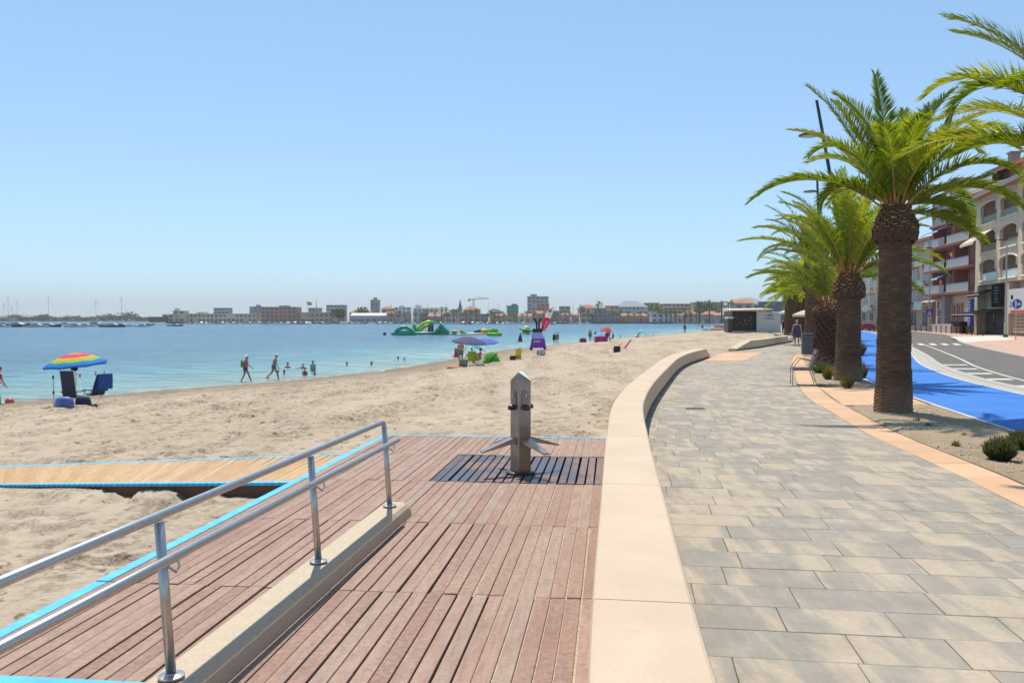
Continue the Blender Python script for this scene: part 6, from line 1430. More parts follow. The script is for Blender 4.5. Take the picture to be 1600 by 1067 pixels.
mb.build('bottles', M('bar_bottles', (0.35, 0.28, 0.22), 0.5, 0.6, 4), t)['kind'] = 'stuff'
mb = MB(); x0, x1 = KX(1139)-KX(1165), KX(1206)-KX(1165); mb.rings([[(x0, -1.2, KZ(484.5)), (x1, -1.2, KZ(483)), (x1, -1.2, KZ(485.5)), (x0, -1.2, KZ(485.5))], [(x0+.4, 4.2, KZ(481.5)), (x1, 4.2, KZ(480.8)), (x1, 4.2, KZ(483)), (x0+.4, 4.2, KZ(483))]]); mb.build('awning_roof', M('bar_canvas', (0.62, 0.50, 0.38), 0.8, 0.1), t)
mb = MB(); mb.box(KX(1139.5)-KX(1165), KX(1146)-KX(1165), -.2, 1.2, 0, KZ(495)); mb.build('side_counter', M('counter_dark', (0.07, 0.06, 0.07), 0.5), t)
mb = MB(); mb.box(KX(1138.5)-KX(1165), KX(1147)-KX(1165), -.4, 1.3, KZ(498), KZ(495)); mb.build('counter_top', M('counter_white', (0.7, 0.7, 0.68), 0.5), t)
canv = cloth('cream_canvas', (0.66, 0.60, 0.46), .25)
for lab, px, d, r_, z in (('large cream cafe parasol beside the white kiosk', 1241, 100, 1.9, 2.75), ('large cream cafe parasol beside the shaggy palm trunk', 1266, 84, 1.75, 2.45), ('cream cafe parasol between the two, farther back', 1290, 96, 1.8, 2.55)):
    parasol(lab, (KX(px)*d/KD, d, 0), z+.15, r_, canv, (0, 0), .55, 4 if px > 1250 else 6, .04, name='cafe_parasol', group='cafe parasols by the kiosk', valance=.18)
t = thing('planter_box', 'pale concrete planter box on the promenade by the kiosk', 'planter', (W(1236, 519).x, 104, 0)); mb = MB(); mb.bbox(-.9, 1.3, -.4, .4, 0, .62, .04); mb.build('box', M('planter_stone', (0.50, 0.46, 0.38), 0.8), t)
mb = MB(); mb.lathe([(.34, .62), (.36, 1.3), (.42, 1.62), (.2, 1.68)], 16, (-.3, 0, 0)); mb.build('pot', M('pot_grey', (0.42, 0.40, 0.36), 0.7), t)
for lab, px in (('folded dark sunshade leaning by the palm trunks', 1256.5), ('dark terrace chair by the palm trunks', 1263)):
    q = W(px, 518.5); t = thing('terrace_chair', lab, 'chair', (q.x, q.y, 0)); mb = MB(); mb.bbox(-.25, .25, -.25, .25, .42, .47, .02); mb.build('seat', MATS['black_plastic'], t)
    mb = MB(); mb.slab((0, .22, .45), (.0, .34, 1.0), (1, 0, 0), .25, -.02, .02); mb.build('backrest', MATS['black_plastic'], t)
    for a, b in ((-.22, -.22), (.22, -.22), (.22, .22), (-.22, .22)): mb = MB(); mb.tube([(a, b, 0), (a, b, .43)], .02, 6); mb.build('leg', MATS['black_plastic'], t)
q = on_sand(1128, 515.5); s = q.y/FPX
t = thing('orange_boat', 'long orange boat on a rack left of the beach bar', 'boat', q, R(4)); orm = M('boat_orange', (0.78, 0.11, 0.01), 0.45, 0.08)
w = 12*s; mb = MB(); mb.rings([[(x*w, -.8*k_, 6.6*s*1.0+.0), (x*w, -.6*k_, 3.6*s), (x*w, .6*k_, 3.6*s), (x*w, .8*k_, 6.6*s)] for x, k_ in ((-1, .75), (-.9, .95), (0, 1), (.8, .9), (1, .5))]); mb.build('hull', orm, t)
mb = MB()
for x in (-.8, 0, .8): mb.tube([(x*w, -.5, 3.6*s), (x*w-.2, -.6, 0)], .06, 5); mb.tube([(x*w, .5, 3.6*s), (x*w+.2, .6, 0)], .06, 5)
mb.build('rack', gry, t)
for lab, px, py, c_ in (('pale grey small boat lying left of the orange boat', 1113, 517, 'boat_white'), ('green and white small boat lying under the orange boat', 1125, 516.5, 'boat_white')):
    q = on_sand(px, py); t = thing('rowing_boat', lab, 'boat', q, R(10), 'small boats on the sand'); mb = MB(); mb.rings([[(x*2.2, -.6*k_, .5), (x*2.2, -.3*k_, .02), (x*2.2, .3*k_, .02), (x*2.2, .6*k_, .5)] for x, k_ in ((-1, .8), (0, 1), (.7, .8), (1, .2))]); mb.build('hull', hullw, t); mb = MB(); mb.box(-.4, .0, -.5, .5, .35, .42); mb.build('thwart', cab, t)

# ------------------------------------------------------------------ buildings across the road
wfr = M('white_frame', (0.66, 0.66, 0.64), 0.5, 0.04); gl = GLASS()
def hole(mb, u0, u1, z0, z1, poly, y=0.0, dep=.3, mi=0):
    n = len(poly); cu = sum(p[0] for p in poly)/n; cz = sum(p[1] for p in poly)/n; out = []
    for (u, z) in poly:
        du, dz = u-cu, z-cz; s = 1e9
        if du > 1e-9: s = min(s, (u1-cu)/du)
        if du < -1e-9: s = min(s, (u0-cu)/du)
        if dz > 1e-9: s = min(s, (z1-cz)/dz)
        if dz < -1e-9: s = min(s, (z0-cz)/dz)
        out.append([cu+du*s, cz+dz*s])
    for c in ((u0, z0), (u1, z0), (u1, z1), (u0, z1)):
        j = min(range(n), key=lambda i: (out[i][0]-c[0])**2 + (out[i][1]-c[1])**2); out[j] = list(c)
    vs = [(p[0], y, p[1]) for p in out] + [(p[0], y, p[1]) for p in poly] + [(p[0], y+dep, p[1]) for p in poly]
    fs = [(i, (i+1) % n, n+(i+1) % n, n+i) for i in range(n)] + [(n+i, n+(i+1) % n, 2*n+(i+1) % n, 2*n+i) for i in range(n)]
    mb.add(vs, fs, mi)
def arch(u0, u1, z0, z1, rise, n=9):
    return [(u0, z0), ((u0+u1)/2, z0), (u1, z0), (u1, (z0+z1)/2), (u1, z1-rise)] + [(u1-(u1-u0)*(i/n), z1-rise+rise*math.sin(math.pi*i/n)**.55) for i in range(1, n)] + [(u0, z1-rise), (u0, (z0+z1)/2)]
def rect(u0, u1, z0, z1): return [(u0, z0), ((u0+u1)/2, z0), (u1, z0), (u1, (z0+z1)/2), (u1, z1), ((u0+u1)/2, z1), (u0, z1), (u0, (z0+z1)/2)]
def window(par, u0, u1, z0, z1, y, nu=2, nz=1, fr=None, glass=None):
    f = .06; mb = MB(); mb.box(u0, u1, y-.06, y, z0, z0+f); mb.box(u0, u1, y-.06, y, z1-f, z1); mb.box(u0, u0+f, y-.06, y, z0+f, z1-f); mb.box(u1-f, u1, y-.06, y, z0+f, z1-f)
    for i in range(1, nu): c = u0+(u1-u0)*i/nu; mb.box(c-f/2, c+f/2, y-.055, y, z0+f, z1-f)
    for i in range(1, nz): c = z0+(z1-z0)*i/nz; mb.box(u0+f, u1-f, y-.05, y, c-f/2, c+f/2)
    w_ = mb.build('window', fr or wfr, par)
    for i in range(nu):
        for j in range(nz):
            a, b = u0+(u1-u0)*i/nu+f/2, u0+(u1-u0)*(i+1)/nu-f/2; c, d = z0+(z1-z0)*j/nz+f/2, z0+(z1-z0)*(j+1)/nz-f/2
            MB().box(a, b, y-.03, y-.015, c, d).build('pane', glass or gl, w_)
    return w_
def railing(par, u0, u1, z, y, h=.95, mat=None, solid=False, name='railing'):
    mb = MB(); mb.box(u0, u1, y-.03, y+.03, z+h-.05, z+h); mb.box(u0, u1, y-.02, y+.02, z+.06, z+.10)
    n = int((u1-u0)/.16)
    for i in range(n+1): c = u0+(u1-u0)*i/max(n, 1); mb.box(c-.012, c+.012, y-.012, y+.012, z+.1, z+h-.05)
    if solid: mb.box(u0, u1, y-.008, y+.008, z+.1, z+h-.06)
    return mb.build(name, mat or wfr, par)
def facade(label, A, B, name='apartment_building'):
    A, B = Vector(A), Vector(B); d = (B-A); return thing(name, label, 'building', (A.x, A.y, 0), math.atan2(d.y, d.x)), d.length
# cream building with arched balconies
T1, L1_ = facade('cream apartment building with arched white-edged balconies at the right edge', (52.6, 99.0), (43.6, 62.2))
crw = M('cream_wall', (0.66, 0.52, 0.37), 0.85, 0.08, 0.6, 0.1, 30); mould = M('white_mould', (0.62, 0.57, 0.49), 0.7, 0.06); inn = M('recess_wall', (0.45, 0.36, 0.26), 0.85, 0.1)
wall = MB(); wall.box(0, L1_, 1.5, 14, 0, 15.2); wall.box(0, 1.2, 0, 1.5, 0, 15.2)
FL = [5.4, 8.5, 11.6, 15.0]; bays = [1.2, 8.3, 15.2, 22.0, 28.8]
for f in range(3):
    for b in range(4):
        u0, u1, z0, z1 = bays[b], bays[b+1], FL[f], FL[f+1]; rise = .42 if (b % 2 == 1 or f < 2) else .30
        pl = arch(u0+.75, u1-.55, z0+.35, z0+2.75, rise); hole(wall, u0, u1, z0, z1, pl, 0, .3)
        wall.box(u0, u1, .3, 1.5, z0-.05, z0+.12); wall.box(u0, u0+.3, .3, 1.5, z0+.12, z1-.05)
wall.box(bays[-1], L1_, 0, 1.5, 0, 15.2); wall.box(0, L1_, .0, 1.5, 15.0, 15.2)
wall.build('wall', crw, T1)
for f in range(3):
    for b in range(3):
        u0, u1, z0 = bays[b], bays[b+1], FL[f]; rise = .42 if (b % 2 == 1 or f < 2) else .30
        pl = arch(u0+.75, u1-.55, z0+.35, z0+2.75, rise); mb = MB()
        mb.tube([(p[0], -.03, p[1]) for p in pl[3:]] , .10, 6); mb.tube([(pl[0][0], -.06, pl[0][1]), (pl[2][0], -.06, pl[2][1])], .13, 6); mb.build('moulding', mould, T1)
        railing(T1, u0+.78, u1-.58, z0+.32, .22, .95, M('balcony_green', (0.28, 0.30, 0.20), 0.6) if f else wfr, True)
        window(T1, u0+1.0, u0+3.0, z0+.2, z0+2.4, 1.46, 2, 1); window(T1, u0+3.6, u1-1.0, z0+.9, z0+2.4, 1.46, 2, 1, glass=(GLASS('blind', (0.42, 0.40, 0.36)) if (f+b) % 2 else gl))
mb = MB(); mb.rings([[(-.5, -.9, 15.0), (-.5, -.9, 15.35), (-.5, 14, 17.4), (-.5, 14, 15.2)], [(L1_+.5, -.9, 15.0), (L1_+.5, -.9, 15.35), (L1_+.5, 14, 17.4), (L1_+.5, 14, 15.2)]]); rf = mb.build('roof', M('terracotta', (0.44, 0.17, 0.085), 0.85, 0.2, 2), T1)
mb = MB(); mb.box(-.55, L1_+.5, -.98, -.91, 14.85, 15.3); mb.build('gutter', M('gutter_grey', (0.24, 0.22, 0.22), 0.6), rf)
mb = MB(); mb.slab((2.2, -2.1, 10.1), (2.2, .0, 11.5), (1, 0, 0), 0, 0, 0) if False else mb.rings([[(1.5, -2.0, 9.9), (7.0, -2.0, 9.9), (7.0, -2.0, 9.8), (1.5, -2.0, 9.8)], [(1.5, 0.0, 11.3), (7.0, 0.0, 11.3), (7.0, 0.0, 11.2), (1.5, 0.0, 11.2)]]); mb.rings([[(1.5, -2.0, 9.9), (7, -2.0, 9.9), (7, -2.02, 9.6), (1.5, -2.02, 9.6)], [(1.5, -1.98, 9.9), (7, -1.98, 9.9), (7, -2.0, 9.6), (1.5, -2.0, 9.6)]]); mb.build('awning', cloth('awning_cream', (0.72, 0.62, 0.46), .2), T1)
# its ground floor: dark cafe
mb = MB(); mb.box(1.2, L1_, .9, 1.5, 0, 5.35); mb.build('shop_wall', crw, T1)
for a, b in ((0, 1.2), (11.6, 12.3), (19, 20)): MB().box(a, b, -.05, -.002 if a == 0 else .898, 0, 5.3).build('pier', M('pier_stone', (0.56, 0.43, 0.32), 0.8), T1)
mb = MB(); mb.box(1.3, 9.6, .8, .88, 0, 2.6); mb.build('cafe_front', M('cafe_dark', (0.012, 0.016, 0.015), 0.5, 0.3), T1)
window(T1, 3.2, 5.6, 2.9, 5.0, .85, 2, 1); window(T1, 1.6, 4.8, .3, 2.3, .8, 3, 1, M('cafe_frame', (0.06, 0.05, 0.05), .5))
bk = M('cafe_black', (0.012, 0.012, 0.013), 0.95, spec=.1)
mb = MB(); mb.box(6.3, 9.6, .0, .25, 2.9, 5.25); sg_ = mb.build('menu_board', bk, T1); mb = MB(); rnd = random.Random(9)
for i in range(6): z = 4.9-i*.3; mb.box(7.1+rnd.uniform(0, .3), 8.6+rnd.uniform(-.3, .3), -.012, .0, z, z+.06)
mb.build('menu_lettering', M('chalk', (0.35, 0.35, 0.36), 0.8), sg_)
for z, dp, u0, u1 in ((4.9, 1.1, 1.3, 6.0), (2.75, 2.4, .2, 9.2)):
    mb = MB(); mb.rings([[(u0, -dp, z-.55), (u1, -dp, z-.55), (u1, -dp, z-.62), (u0, -dp, z-.62)], [(u0, .7, z), (u1, .7, z), (u1, .7, z-.07), (u0, .7, z-.07)]]); mb.box(u0, u1, -dp-.03, -dp, z-.85, z-.55); aw = mb.build('black_awning', bk, T1)
    mb = MB(); mb.box(u0, u1, -dp-.05, -dp-.032, z-.66, z-.58); mb.build('white_stripe', wfr, aw)
mb = MB(); mb.box(9.7, 11.5, .2, .6, 0, 4.8); mb.build('door_panel', M('bottle_green', (0.012, 0.03, 0.028), 0.4), T1)
mb = MB(); mb.box(12.5, 18.5, -.12, .0, 2.2, 4.6); sg_ = mb.build('sign_board', M('sign_white', (0.60, 0.58, 0.54), 0.6), T1)
mb = MB(); mb.box(13.3, 13.9, -.14, -.12, 3.6, 4.0); mb.box(13.2, 15.4, -.14, -.12, 3.15, 3.3); mb.box(12.9, 15.8, -.14, -.12, 2.9, 2.98); mb.build('sign_lettering', bk, sg_)
mb = MB(); mb.box(13.2, 18.4, -.14, -.121, 2.24, 2.5); mb.build('red_band', M('sign_red', (0.55, 0.06, 0.02), 0.5), sg_)
mb = MB()
for i in range(9):
    for j in range(6): mb.box(13+i*.55, 13.35+i*.55, .2, .5, .3+j*.33, .52+j*.33)
mb.build('lattice', M('lattice_cream', (0.52, 0.42, 0.30), 0.8), T1)
# penthouse with terracotta roofs behind
PH, Lp = facade('terracotta roofed penthouse with roof garden above the cream building', (55.9, 106.5), (50.7, 72))
mb = MB(); mb.box(0, Lp, 0, 9, 0, 18.2); mb.build('wall', M('pink_wall', (0.50, 0.27, 0.19), 0.85, 0.1), PH)
mb = MB(); mb.rings([[(-.5, -1.2, 18.0), (-.5, 9.5, 20.6), (-.5, 9.5, 20.3), (-.5, -1.2, 17.75)], [(Lp+.5, -1.2, 18.0), (Lp+.5, 9.5, 20.6), (Lp+.5, 9.5, 20.3), (Lp+.5, -1.2, 17.75)]])
for i in range(int(Lp/.5)): mb.tube([(i*.5, -1.22, 18.05), (i*.5, 9.5, 20.68)], .09, 5)
mb.build('roof', MATS['terracotta'], PH)
for u in (3, 9): mb = MB(); mb.box(u, u+1.0, 3, 4.0, 18.5, 21.0); mb.box(u-.15, u+1.15, 2.85, 4.15, 21.0, 21.2); mb.build('chimney', M('chimney_grey', (0.30, 0.27, 0.26), 0.8), PH)
mb = MB(); mb.rings([[(5, -.4, 18.55), (10, -.4, 18.55), (10, 1.6, 19.0), (5, 1.6, 19.0)], [(5, -.4, 18.62), (10, -.4, 18.62), (10, 1.6, 19.1), (5, 1.6, 19.1)]]); mb.build('solar_panel', M('panel_blue', (0.02, 0.05, 0.16), 0.2), PH)
mb = MB(); rnd = random.Random(31)
for k in range(1500):
    c = Vector((rnd.uniform(3, 12), rnd.uniform(-2.6, -.6), 16.0 + rnd.random()**.7*1.5)); s_ = .3; mb.add([c + Vector((rnd.uniform(-s_, s_), rnd.uniform(-s_, s_), rnd.uniform(-s_, s_))) for _ in range(3)], [(0, 1, 2)])
mb.build('roof_garden', mat_leaf('ivy_leaf', (0.03, 0.08, 0.015), (0.05, 0.12, 0.02), (0.08, 0.15, 0.03)), PH)['kind'] = 'stuff'
mb = MB(); mb.box(0, Lp, -2.8, 0, 15.7, 15.95); mb.build('terrace_slab', crw, PH); railing(PH, 0, 14, 15.95, -2.75, 1.0, None, True)
# red building with long balconies
T2, L2_ = facade('dark red apartment building with white railed balconies and blue awnings', (56.2, 116.8), (53.6, 100.4))
redw = M('red_wall', (0.40, 0.15, 0.12), 0.85, 0.12, 1.0); reds = M('red_slab', (0.50, 0.20, 0.16), 0.85, 0.1)
mb = MB(); mb.box(0, L2_, 1.6, 14, 0, 17.4); mb.box(0, .6, 0, 1.6, 4.9, 17.4); mb.box(8.2, 8.7, 0, 1.6, 4.9, 17.4); mb.box(L2_-.6, L2_, .0, 1.6, 4.9, 17.4); mb.build('wall', redw, T2)
F2 = [4.95, 7.95, 10.9, 13.85]
for f, z in enumerate(F2):
    mb = MB(); mb.box(-.05, L2_+.05, -1.0 if f < 3 else -.3, 1.58, z-.28, z); sl_ = mb.build('balcony_slab', reds, T2)
    mb = MB(); mb.box(-.1, L2_+.1, -1.08 if f < 3 else -.38, -1.0 if f < 3 else -.3, z-.05, z+.04); mb.build('slab_edge', M('slab_cream', (0.55, 0.43, 0.32), 0.8), sl_)
    if f < 3:
        railing(T2, .1, 8.0, z, -.95, 1.0, M('rail_grey', (0.40, 0.40, 0.41), .6), True); railing(T2, 8.9, L2_-.1, z, -.95, 1.0, MATS['rail_grey'], True)
        for u0, u1 in ((1.0, 2.6), (3.4, 5.2), (5.9, 7.7), (9.2, 11.0), (11.8, 13.3), (14.0, 15.7)):
            window(T2, u0, u1, z+.05, z+2.3, 1.58, 2, 1, glass=(gl if random.random() < .6 else MATS['blind']))
    else:
        for u0, u1, nu in ((1.0, 3.6, 3), (4.3, 7.4, 3), (9.0, 11.2, 2), (11.6, 15.8, 4)):
            window(T2, u0, u1, z+.5, z+2.7, .0, nu, 3); mb = MB(); mb.box(u0-.1, u1+.1, .0, 1.6, z, z+3.0); mb.build('gallery', M('gallery_wall', (0.45, 0.42, 0.40), 0.8), T2)
mb = MB(); mb.rings([[(-.6, -.9, 17.2), (-.6, -.9, 17.5), (-.6, 14, 19.4), (-.6, 14, 17.4)], [(L2_+.2, -.9, 17.2), (L2_+.2, -.9, 17.5), (L2_+.2, 14, 19.4), (L2_+.2, 14, 17.4)]]); mb.build('roof', M('red_roof', (0.40, 0.13, 0.08), 0.85, 0.2, 2), T2)
mb = MB(); mb.box(8.0, 9.4, -.4, 3, 16.5, 19.0); mb.build('stair_tower', M('mauve_wall', (0.36, 0.24, 0.25), 0.8), T2)
blaw = cloth('awning_blue', (0.02, 0.20, 0.52), .2)
for u0, u1, z in ((5.6, 8.0, 7.5), (5.2, 7.8, 13.5), (1.0, 2.6, 13.4)):
    mb = MB(); mb.rings([[(u0, -1.7, z-.75), (u1, -1.7, z-.75), (u1, -1.7, z-.80), (u0, -1.7, z-.80)], [(u0, .2, z), (u1, .2, z), (u1, .2, z-.06), (u0, .2, z-.06)]]); aw = mb.build('blue_awning', blaw, T2); mb = MB(); mb.box(u0, u1, -1.73, -1.705, z-.95, z-.75); mb.build('valance', wfr, aw)
for lab, u, z in (('small national flag on the middle balcony of the dark red building', 11.6, 9.2), ('small national flag on the lowest balcony of the dark red building', 7.9, 6.0)):
    p = T2.matrix_basis @ Vector((u, -1.15, z)); t = thing('balcony_flag', lab, 'flag', p, T2.rotation_euler.z, 'national flags on the balconies')
    mb = MB(); mb.tube([(0, 0, -.3), (.1, -.3, .7)], .02, 5); mb.build('pole', wfr, t)
    for a, b, m in ((0, .3, 'spain_red'), (.3, .7, 'spain_yellow'), (.7, 1, 'spain_red')): mb = MB(); xs = np.linspace(0, 1.0, 5); mb.strip([(.1+x_, -.3+.1*math.sin(4*x_), .65-a*.75-.3*x_) for x_ in xs], [(.1+x_, -.3+.1*math.sin(4*x_), .65-b*.75-.3*x_) for x_ in xs]); mb.build('flag_band', MATS[m], t)
for u, z in ((13.6, 16.0), (8.8, 7.0)): mb = MB(); mb.bbox(u, u+.9, 1.2, 1.55, z-3, z-2.4, .03); mb.build('air_conditioner', wfr, T2)
# ground floor of the red building
mb = MB(); mb.box(0, L2_, .6, 1.58, 0, 4.6); mb.build('shop_wall', M('shop_beige', (0.60, 0.49, 0.39), 0.85, 0.08), T2)
window(T2, .8, 4.6, .9, 4.0, .58, 5, 3); window(T2, 7.2, 8.4, .8, 3.4, .58, 1, 2); window(T2, 8.9, 10.0, .8, 3.4, .58, 1, 2)
mb = MB(); mb.box(5.0, 6.4, -.3, .6, 0, 4.6); mb.build('grey_pier', M('pier_mauve', (0.30, 0.27, 0.31), 0.8), T2)
for a, b in ((6.9, 7.15), (8.45, 8.85), (10.05, 10.4)): MB().box(a, b, .3, .598, 0, 3.6).build('orange_pier', M('pier_orange', (0.50, 0.26, 0.13), 0.8), T2)
mb = MB(); mb.box(11.2, 13.2, .5, .6, .2, 3.0); mb.build('white_door', wfr, T2)
mb = MB(); mb.box(13.5, 14.3, .1, .58, .4, 4.0); sg_ = mb.build('vertical_sign', M('sign_blue', (0.08, 0.12, 0.48), 0.5), T2); mb = MB()
for i in range(9): mb.box(13.65, 14.15, .07, .1, 3.6-i*.38, 3.75-i*.38); mb.box(13.65 + (i % 2)*.35, 13.8 + (i % 2)*.35, .07, .1, 3.52-i*.38, 3.6-i*.38)
mb.build('sign_lettering', wfr, sg_)
mb = MB(); mb.rings([[(.3, -1.4, 3.9), (5.0, -1.4, 3.9), (5.0, -1.4, 3.8), (.3, -1.4, 3.8)], [(.3, .58, 4.5), (5.0, .58, 4.5), (5.0, .58, 4.4), (.3, .58, 4.4)]]); mb.build('cream_awning', MATS['awning_cream'], T2)
mb = MB(); mb.box(8.0, 15.5, -2.4, -.4, 0, 1.0); mb.build('terrace_base', M('terrace_stone', (0.52, 0.43, 0.34), 0.8), T2)
# farther blocks behind the palms
for lab, A, B, h, wc in (('brown beige apartment block with small glass balconies left of the dark red one', (58.2, 131), (56.9, 118.2), 12.5, (0.44, 0.33, 0.25)), ('pale block behind the red parked car', (64, 176), (61, 146), 11, (0.45, 0.38, 0.30))):
    t, l_ = facade(lab, A, B); mb = MB(); mb.box(0, l_, 0, 12, 0, h); mb.build('wall', M('wall_' + lab.split()[0] + '_' + lab.split()[1], wc, .85, .1, .5), t)
    nf = int(h/3.0); nb = max(2, int(l_/4.2))
    for f in range(nf):
        for b in range(nb):
            u = (b+.5)*l_/nb; window(t, u-1.1, u+1.1, .6+f*3, 2.7+f*3, 0.0, 2, 1)
            if f: mb = MB(); mb.box(u-1.5, u+1.5, -1.1, 0, f*3-.1, f*3+.08); mb.build('balcony_slab', MATS['slab_cream'], t); railing(t, u-1.45, u+1.45, f*3+.08, -1.05, .95, M('glass_rail', (0.30, 0.42, 0.44), .3), True)
    mb = MB(); mb.box(-.3, l_+.3, -.4, 12, h, h+.35); mb.build('roof', MATS['terracotta'], t)

# ------------------------------------------------------------------ street furniture
bolm = M('bollard_brown', (0.035, 0.022, 0.02), 0.5)
bx = curve([(46.0, 85), (48.3, 93), (50.6, 102), (52.4, 110), (53.6, 117)]); bme = None
proto = None
for i in range(15):
    y = 85 + 32*(i/14)
    if proto is None:
        proto = thing('bollard', 'thin dark bollard of the row along the pink pavement edge', 'bollard', (0, 0, 0), 0, 'bollards along the pink pavement')
        mb = MB(); mb.lathe([(.055, 0), (.055, .84), (.03, .9)], 10); mb.build('post', bolm, proto); mb = MB(); mb.lathe([(.062, .70), (.062, .76)], 10); mb.build('band', M('bollard_band', (0.3, 0.28, 0.26), .4), proto); o = proto
    else: o = copy_tree(proto)
    o['label'] = f'thin dark bollard on the pink pavement, {ordn[i]} from the right in the row'
    o.location = (float(bx(y)), y, 0)
mpg = M('pole_grey', (0.42, 0.42, 0.41), 0.5, metal=.4)
q = W(1571, 527); sk_ = q.y/FPX
t = thing('street_light', 'grey street light pole in front of the cream building', 'street lamp', (q.x, q.y, 0)); zt = CAMZ + (498-376)*sk_
mb = MB(); mb.tube([(0, 0, 0), (0, 0, 1.2), (0, 0, 1.25), (0, 0, zt)], [.13, .13, .09, .06], 10); mb.build('pole', mpg, t)
mb = MB(); mb.bbox(-.75, .1, -.13, .13, zt-.02, zt+.12, .03); mb.build('lamp_head', M('head_dark', (0.08, 0.07, 0.06), .5), t); mb = MB(); mb.lathe([(.2, 0), (.2, .25)], 10); mb.build('base', M('base_green', (0.01, 0.12, 0.08), .5), t)
q = W(1452.5, 519); q = Vector((52.7, 110.0, 0)); zt = CAMZ + (498-388)*110/FPX
t = thing('street_light', 'grey street light pole with crossing signs in front of the dark red building', 'street lamp', (q.x, q.y, 0))
mb = MB(); mb.tube([(0, 0, 0), (0, 0, zt)], [.10, .06], 10); mb.build('pole', mpg, t); mb = MB(); mb.bbox(-.5, .2, -.12, .12, zt-.02, zt+.12, .03); mb.build('lamp_head', MATS['head_dark'], t)
zc = CAMZ + (498-478)*110/FPX
def face(par, c, r, n, mat, name, y=-.12, rot=0): mb = MB(); mb.rings([[(c[0]+r*math.cos(rot+2*math.pi*i/n), y_, c[1]+r*math.sin(rot+2*math.pi*i/n)) for i in range(n)] for y_ in (y, y+.02)]); return mb.build(name, mat, par)
a = face(t, (0, zc), .36, 24, M('sign_rim_red', (0.55, 0.03, 0.03), .5), 'round_sign'); face(a, (0, zc), .27, 24, M('sign_face', (0.7, 0.7, 0.68), .5), 'sign_face', -.13)
mb = MB(); mb.box(-.14, -.03, -.15, -.131, zc-.1, zc+.1); mb.box(.03, .14, -.15, -.131, zc-.1, zc+.1); mb.build('number', bk, a)
mb = MB(); mb.box(-.42, .42, -.12, -.10, zc-1.25, zc-.42); a = mb.build('crossing_sign', M('sign_royal', (0.02, 0.10, 0.42), .5), t); mb = MB(); mb.add([(-.3, -.125, zc-1.13), (.3, -.125, zc-1.13), (0, -.125, zc-.52)], [(0, 1, 2)]); mb.build('triangle', MATS['sign_face'], a); mb = MB(); mb.tube([(-.08, -.13, zc-1.08), (0, -.13, zc-.85), (.08, -.13, zc-1.08)], .03, 4); mb.tube([(0, -.13, zc-.85), (0, -.13, zc-.7)], .035, 4); mb.build('walker_mark', bk, a)
q = W(1587, 531.5); t = thing('road_sign', 'round blue sign with white straight and right arrows', 'road sign', (q.x, q.y, 0)); sk_ = q.y/FPX; zc = CAMZ + (498-475)*sk_
mb = MB(); mb.tube([(0, 0, 0), (0, 0, zc+.4)], .04, 8); mb.build('pole', mpg, t); a = face(t, (0, zc), .42, 28, MATS['sign_face'], 'rim'); a = face(t, (0, zc), .38, 28, MATS['sign_royal'], 'disc', -.13)
mb = MB(); y = -.14; Q = lambda pts: mb.add([(x_, y, zc+z_) for x_, z_ in pts], [tuple(range(len(pts)))])
Q([(-.16, -.27), (-.07, -.27), (-.07, .14), (-.16, .14)]); Q([(-.23, .12), (0, .12), (-.115, .30)]); Q([(-.07, -.06), (.14, -.06), (.14, .03), (-.07, .03)]); Q([(.12, -.14), (.30, -.015), (.12, .11)]); mb.build('arrows', MATS['sign_face'], a)
# cafe terrace bits in front of the cream building
for k, (u, lab) in enumerate(((1.0, 'left black cafe stool before the dark cafe'), (2.6, 'middle black cafe stool before the dark cafe'), (4.2, 'right black cafe stool before the dark cafe'))):
    p = T1.matrix_basis @ Vector((u, -1.6, 0)); t = thing('cafe_stool', lab, 'stool', p, 0, 'stools before the dark cafe'); mb = MB(); mb.lathe([(.2, .72), (.22, .78), (.05, .8)], 12); mb.build('seat', bk, t)
    for a in range(4): mb = MB(); mb.tube([(.1*math.cos(a*1.57), .1*math.sin(a*1.57), .72), (.24*math.cos(a*1.57), .24*math.sin(a*1.57), 0)], .02, 5); mb.build('leg', bk, t)
p = T1.matrix_basis @ Vector((-1.5, -1.2, 0)); t = thing('planter_trough', 'long black raised planter left of the dark cafe', 'planter', p, T1.rotation_euler.z); mb = MB(); mb.bbox(-2.2, 1.8, -.4, .4, .75, 1.35, .03); mb.build('trough', bk, t); mb = MB(); mb.box(-1.9, -1.7, -.3, .3, 0, .75); mb.box(1.3, 1.5, -.3, .3, 0, .75); mb.build('feet', bk, t)
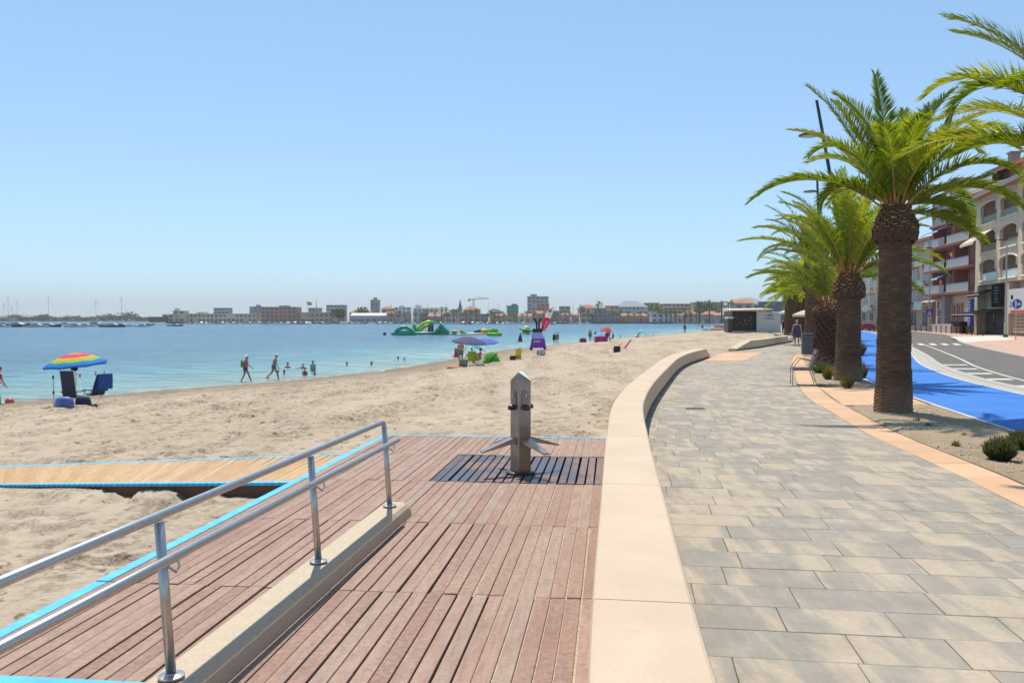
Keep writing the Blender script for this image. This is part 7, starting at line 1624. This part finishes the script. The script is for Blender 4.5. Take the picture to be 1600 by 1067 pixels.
# parked cars
def car(label, loc, yaw, mat):
    t = thing('parked_car', label, 'car', loc, yaw, 'cars parked along the road'); W_ = .86
    low = [(-2.05, .28), (-2.08, .55), (-2.0, .80), (-1.2, .92), (.9, .92), (1.75, .80), (2.05, .62), (2.05, .28)]
    mb = MB(); mb.rings([[(x, s*W_*k_, z) for x, z in low] for s, k_ in ((-1, .96), (-1, 1.0), (1, 1.0), (1, .96))][0:1] + [[(x, -W_, z) for x, z in low], [(x, W_, z) for x, z in low]]); mb.build('body', mat, t)
    cabn = [(-1.95, .9), (-1.45, 1.40), (.15, 1.45), (1.05, .9)]
    mb = MB(); mb.rings([[(x, -W_*.96 if z < 1 else -W_*.76, z) for x, z in cabn], [(x, W_*.96 if z < 1 else W_*.76, z) for x, z in cabn]]); mb.build('roof', mat, t)
    for s in (-1, 1):
        mb = MB(); mb.add([(-1.6, s*(W_*.93+.012), .97), (.75, s*(W_*.93+.012), .97), (.08, s*(W_*.79+.012), 1.36), (-1.3, s*(W_*.79+.012), 1.33)], [(0, 1, 2, 3)]); mb.build('side_window', gl, t)
        for x in (-1.3, 1.3):
            mb = MB(); mb.X = Matrix.Translation((x, s*(W_-.06), .31)) @ Matrix.Rotation(R(90), 4, 'X'); mb.lathe([(.1, -.1), (.29, -.1), (.31, -.06), (.31, .06), (.29, .1), (.1, .1)], 20); w_ = mb.build('wheel', M('tyre', (0.02, 0.02, 0.02), .8), t); mb = MB(); mb.X = Matrix.Translation((x, s*(W_+.045), .31)) @ Matrix.Rotation(R(90), 4, 'X'); mb.lathe([(.19, -.01), (.19, .01)], 14); mb.build('rim', malu, w_)
        mb = MB(); mb.bbox(-2.1, -2.0, s*.7-.12, s*.7+.12, .62, .82, .02); mb.build('tail_light', M('tail_red', (0.35, 0.01, 0.01), .3), t); mb = MB(); mb.bbox(1.92, 2.06, s*.64-.16, s*.64+.16, .62, .76, .02); mb.build('headlight', M('head_lens', (0.6, 0.6, 0.6), .15), t)
    mb = MB(); mb.add([(-1.92, -.68, .98), (-1.92, .68, .98), (-1.54, .56, 1.36), (-1.54, -.56, 1.36)], [(0, 1, 2, 3)]); mb.build('rear_window', gl, t); mb = MB(); mb.add([(1.0, -.70, .98), (.98, .70, .98), (.26, .58, 1.40), (.26, -.58, 1.40)], [(0, 1, 2, 3)]); mb.build('windscreen', gl, t)
def CP(name, c): return M('car_' + name, c, 0.25, 0.02, spec=.6)
car('red parked car left of the tall palm trunk', (52.6, 128.5, RZ), R(66), CP('red', (0.45, 0.012, 0.02))); car('black parked car behind the red one', (54.4, 134.5, RZ), R(64), CP('black', (0.02, 0.022, 0.026))); car('dark grey parked car, last of the three', (56.9, 140.5, RZ), R(64), CP('grey', (0.10, 0.11, 0.12)))
t = thing('pergola', 'brown wooden pergola with cream canvas beyond the parked cars', 'pergola', (51.5, 143, 0), .3)
for a, b in ((-3, -2), (3, -2), (3, 2), (-3, 2)): mb = MB(); mb.box(a-.15, a+.15, b-.15, b+.15, 0, 3.3); mb.build('post', M('pergola_wood', (0.22, 0.08, 0.05), .7), t)
mb = MB(); mb.rings([[(-3.6, -2.6, 3.3), (3.6, -2.6, 3.3), (3.6, 2.6, 3.3), (-3.6, 2.6, 3.3)], [(-3.4, -2.3, 3.5), (3.4, -2.3, 3.5), (3.4, 2.3, 3.5), (-3.4, 2.3, 3.5)], [(-.5, -.3, 4.2), (.5, -.3, 4.2), (.5, .3, 4.2), (-.5, .3, 4.2)]]); mb.build('canvas', MATS['cream_canvas'], t)
# ------------------------------------------------------------------ haze over the bay
hz = MB(); hz.box(-9500, 9500, -120, 9400, -4.0, 190)
ho = hz.build('haze', []) if False else link('haze', hz.mesh('haze', []))
hm = bpy.data.materials.new('haze_air'); hm.use_nodes = True; tt = hm.node_tree
for n_ in list(tt.nodes):
    if n_.type == 'BSDF_PRINCIPLED': tt.nodes.remove(n_)
pv = tt.nodes.new('ShaderNodeVolumePrincipled'); pv.inputs['Color'].default_value = (0.95, 0.95, 0.94, 1); pv.inputs['Density'].default_value = 0.00017; pv.inputs['Anisotropy'].default_value = 0.0
tt.links.new(pv.outputs[0], tt.nodes['Material Output'].inputs['Volume'])
ho.data.materials.append(hm); ho['kind'] = 'stuff'
